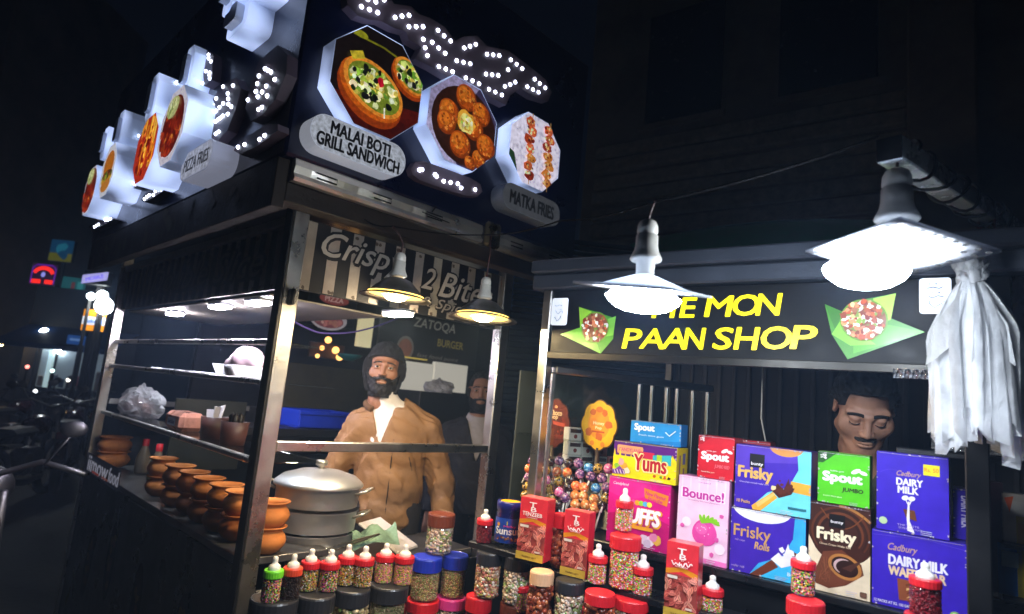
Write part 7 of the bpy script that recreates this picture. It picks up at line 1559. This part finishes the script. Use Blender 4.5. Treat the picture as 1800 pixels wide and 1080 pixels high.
far_sign('neon_sign', 'tall red lit sign with two green emblems, below the arched neon', 62, 532, 94, 580, 14, lambda pr, w, h: (pr.rr(-w/2, -h/2, w/2, h/2, w*.1, '#d8203a'), pr.rr(-w*.4, -h*.46, w*.4, h*.46, w*.1, '#8a1020'), pr.ell(0, h*.22, w*.26, h*.14, '#1f9a3a', 12), pr.ell(0, -h*.26, w*.26, h*.14, '#1f9a3a', 12)), glow=1.0, yaw=.2)
far_sign('shop_sign', 'pale violet lit shop sign beside the stall fascia, far left', 145, 476, 189, 501, 9, lambda pr, w, h: (pr.poly([(-w/2, -h*.5), (w/2, -h*.1), (w/2, h*.5), (-w/2, h*.12)], '#a8a4e0'), pr.text('MOBILE', 0, 0, w*.7, h*.25, '#7a70c8', .03, 0, .3)), glow=.9)
far_sign('shop_sign', 'orange and white lit shop sign behind the rear stall post', 145, 545, 185, 582, 9, lambda pr, w, h: (pr.rect(-w/2, -h/2, w/2, h/2, '#e8921a'), pr.rect(-w/2, -h*.22, w/2, h*.16, '#e0e8f4'), pr.text('bakers', 0, -h*.03, w*.8, h*.22, '#5a7ab0', .04)), glow=1.1)
def glowlamp(label, px, py, dep, r, col, s, cat='lamp'):
    t = thing('street_lamp', label, cat, far(px, py, dep)); MB().blob((0, 0, 0), r, 12, 8).build('bulb', emit('bulb_far_%d' % px, col, s), t); MB().box(-.02, .02, .02, .06, -t.location.z, r*1.5, .005).build('pole', DK, t)
for px, py, r, lb in ((183, 538, .12, 'dazzling white street lamp beside the rear stall post'), (180, 520, .07, 'upper white street lamp in the glare beside the rear stall post'), (160, 521, .05, 'left white street lamp in the glare beside the rear stall post'), (78, 587, .11, 'white lamp cluster over the shop front below the red sign'), (70, 594, .07, 'smaller white lamp just left below the red sign'), (0, 602, .08, 'small amber lamp at the left edge of the picture'), (102, 617, .05, 'small pale lamp inside the far shop front')):
    glowlamp(lb, px, py, 9 if px > 120 else 13, r, (1, .62, .2) if px == 0 else (.86, .95, 1.), 50)
sh = thing('shop_building', 'far shop front with blue awning and lit interior at the left', 'shop', far(130, 640, 13), -PI/4)
z_ = sh.location.z
MB().box(-1.2, 1.2, .1, 2.5, -z_, 1.6, .02).build('wall', DK, sh); MB().box(-.75, .75, .04, .098, -z_+.9, .25, .01).build('lit_opening', emit('far_shop_glow', (.26, .33, .36), .2, False), sh)
q = MB(); q.add([(-1.2, -.7, .35), (1.2, -.7, .35), (1.2, .1, .75), (-1.2, .1, .75), (-1.2, -.7, .25), (1.2, -.7, .25)], [[0, 1, 2, 3], [4, 5, 1, 0]]); q.build('awning', mat('blue_awning', '#1a4a8a', .6), sh)
MB().box(-.56, -.45, -.02, .039, -z_+.9, .3, .01).build('lit_column', emit('far_column', (.55, .75, .75), .5, False), sh)
rg = random.Random(4)
for k in range(9): MB().box(-.7+k*.15, -.6+k*.15, .0, .038, -z_+.9+.02, -z_+.9+rg.uniform(.15, .5), .01).build('goods', mat('goods_%d' % (k % 4), ['#7a6a60', '#9a3a3a', '#a8b0b8', '#3a4a5a'][k % 4], .6), sh)
for k, (x, h) in enumerate(((-22, 9), (-12, 12), (2, 10))):
    b_ = thing('street_building', ('far dark building', 'tall dark building', 'dark corner building')[k]+' fading into the night behind the left street', 'building', (x*.5+4, 24+x*.2, 0), -PI/4)
    MB().box(-4, 4, 0, 5, 0, h, .05).build('wall', WL, b_)
    for i in range(4):
        for j in range(2): MB().box(-3.2+1.8*i, -2.2+1.8*i, -.03, -.001, 3+3*j, 4.4+3*j, .02).build('window', mat('window_black', '#050508', .2), b_)
def motorcycle(label, loc, rz):
    t = thing('motorcycle', label, 'motorcycle', loc, rz, 'motorcycles parked on the street'); tyre = mat('tyre_rubber', '#0a0a0a', .8); mt = mat('bike_metal', (.16, .16, .17), .45, 1., var=.2); tk = mat('bike_red', '#3a0a0c', .25, coat=.5); blk = BLACKM
    for x in (-.62, .62):
        w_ = MB().tube([(x+.27*math.cos(a), 0, .31+.27*math.sin(a)) for a in [2*PI*k/22 for k in range(22)]], .045, 8, True).build('wheel', tyre, t); r_ = MB(); r_.tube([(x+.22*math.cos(a), 0, .31+.22*math.sin(a)) for a in [2*PI*k/20 for k in range(20)]], .014, 6, True)
        for k in range(8): a = 2*PI*k/8; r_.tube([(x, 0, .31), (x+.22*math.cos(a), 0, .31+.22*math.sin(a))], .004, 4)
        r_.lathe([(.04, -.04), (.04, .04)], 10, T=Matrix.Translation((x, 0, .31))@Matrix.Rotation(PI/2, 4, 'X')); r_.build('rim', mt, w_)
    q = MB(); q.tube([(-.62, .07, .31), (-.2, .07, .36), (.15, .06, .42), (.34, .03, .82)], .022, 7); q.tube([(-.62, -.07, .31), (-.2, -.07, .36), (.15, -.06, .42), (.34, -.03, .82)], .022, 7); q.tube([(-.55, .05, .66), (.34, .02, .8)], .025, 7); q.build('frame', blk, t)
    q = MB(); q.tube([(.62, .07, .31), (.42, .07, .92)], .022, 8); q.tube([(.62, -.07, .31), (.42, -.07, .92)], .022, 8); q.build('fork', mt, t)
    q = MB(); q.blob((.14, 0, .80), (.25, .12, .12), 16, 10); q.build('tank', tk, t); q = MB(); q.box(-.62, -.06, -.12, .12, .72, .81, .04); q.build('seat', blk, t)
    q = MB(); q.box(-.14, .2, -.11, .11, .30, .58, .05); q.lathe([(.07, -.15), (.07, .15)], 12, T=Matrix.Translation((.0, 0, .38))@Matrix.Rotation(PI/2, 4, 'X')); q.build('engine', mt, t)
    q = MB(); q.tube([(.28, -.38, 1.02), (.38, -.2, 1.06), (.42, 0, .98), (.38, .2, 1.06), (.28, .38, 1.02)], .014, 7); q.build('handlebar', mt, t)
    q = MB(); q.blob((.52, 0, .92), (.09, .10, .10), 14, 10); q.build('headlight', mt, t)
    for y in (-.3, .3): q = MB(); q.tube([(.36, y*.7, 1.05), (.33, y, 1.2)], .006, 5); q.blob((.33, y, 1.22), (.015, .06, .04), 10, 6); q.build('mirror', mt, t)
    q = MB(); q.tube([(.1, -.13, .28), (-.3, -.15, .27), (-.8, -.16, .34)], [.025, .035, .045], 8); q.build('exhaust', mt, t)
    q = MB(); q.tube([(-.62-.33*math.cos(a), 0, .31+.33*math.sin(a)) for a in [.2+1.7*k/8 for k in range(9)]], .06, 8, flat=.35); q.build('mudguard', tk, t); q = MB(); q.box(-.86, -.80, -.06, .06, .64, .72, .01); q.build('tail_light', mat('tail_red', '#5a0a0a', .3), t)
    q = MB(); q.tube([(-.05, .1, .3), (-.1, .3, 0.02)], .012, 6); q.build('side_stand', mt, t)
    return t
bike_labels = ['nearest dark motorcycle parked beside the snack stall panel', 'second motorcycle parked behind the nearest one on the left', 'motorcycle parked in the middle of the dark left row', 'motorcycle parked under the far red sign', 'far motorcycle before the lit shop front', 'motorcycle cut off by the left edge']
bk0 = motorcycle(bike_labels[0], (.32, 3.3, 0), rad(75))
for lb, (x, y, r_) in zip(bike_labels[1:], ((.1, 4.6, 80), (-.1, 5.6, 70), (-.2, 7.0, 95), (.6, 8.3, 60), (-.75, 4.4, 85))): copy_tree(bk0, None, lb, (x, y, 0), rad(r_))

for lb, px, dep, r_ in (('dark motorcycle among the parked ones left of the lit shop', 45, 6.5, 60), ('dark motorcycle parked between the left edge and the rear stall post', 115, 7.6, 75), ('dark motorcycle half out of the picture, far left row', 8, 8.5, 50), ('dark motorcycle parked right below the far blue awning', 140, 10.5, 85)):
    p_ = at_depth(px, 800, dep); copy_tree(bk0, None, lb, (p_.x, p_.y, 0), rad(r_))

for px, py, c_, lb in ((48, 645, (1, .25, .2), 'tiny red light in the dark left street'), (92, 652, (.7, 1., .95), 'tiny teal white light low in the left street'), (62, 688, (.9, .95, 1.), 'tiny white light among the parked motorcycles'), (120, 668, (.95, .9, .8), 'tiny pale light near the rear stall post')):
    t = thing('street_lamp', lb, 'lamp', at_depth(px, py, 12)); MB().blob((0, 0, 0), .035, 10, 7).build('bulb', emit('far_dot_%d' % px, c_, 3.5, False), t); MB().box(-.02, .02, .03, .06, -t.location.z, .05, .005).build('pole', DK, t)  # glowing dots added to imitate highlights among the parked bikes, poles made up

far_sign('shop_sign', 'dim teal shop hoarding high behind the rear stall post, under the violet sign', 110, 488, 146, 530, 14, lambda pr, w, h: (pr.rect(-w/2, -h/2, w/2, h/2, '#1f6a70'), pr.rect(-w*.1, -h*.3, w*.05, h*.3, '#7a3a3a'), pr.rect(w*.15, -h*.4, w*.4, h*.35, '#3a9aa0')), glow=.35, yaw=.3)
far_sign('shop_sign', 'faint blue lit shop hoarding low beside the far awning', 118, 590, 150, 606, 12, lambda pr, w, h: (pr.rect(-w/2, -h/2, w/2, h/2, '#1c4a90'), pr.rect(-w*.35, -h*.1, w*.35, h*.15, '#6a90c8')), glow=.5)
# ---------------------------------------------------------------- night air: thin haze added for a glow around the lamps
if HAZE:
    q = MB(); q.add([(-70, -70, -1), (90, -70, -1), (90, 90, -1), (-70, 90, -1), (-70, -70, 14), (90, -70, 14), (90, 90, 14), (-70, 90, 14)], [[0, 3, 2, 1], [4, 5, 6, 7], [0, 1, 5, 4], [1, 2, 6, 5], [2, 3, 7, 6], [3, 0, 4, 7]])
    hm_ = bpy.data.materials.new('haze'); hm_.use_nodes = True; nt = hm_.node_tree
    for x in list(nt.nodes):
        if x.type == 'BSDF_PRINCIPLED': nt.nodes.remove(x)
    v = nt.nodes.new('ShaderNodeVolumePrincipled'); v.inputs['Color'].default_value = (.42, .62, 1, 1); v.inputs['Density'].default_value = HAZE; v.inputs['Anisotropy'].default_value = .2
    nt.links.new(v.outputs[0], nt.nodes['Material Output'].inputs['Volume']); o = q.build('haze', hm_, None); tag(o, kind='stuff')
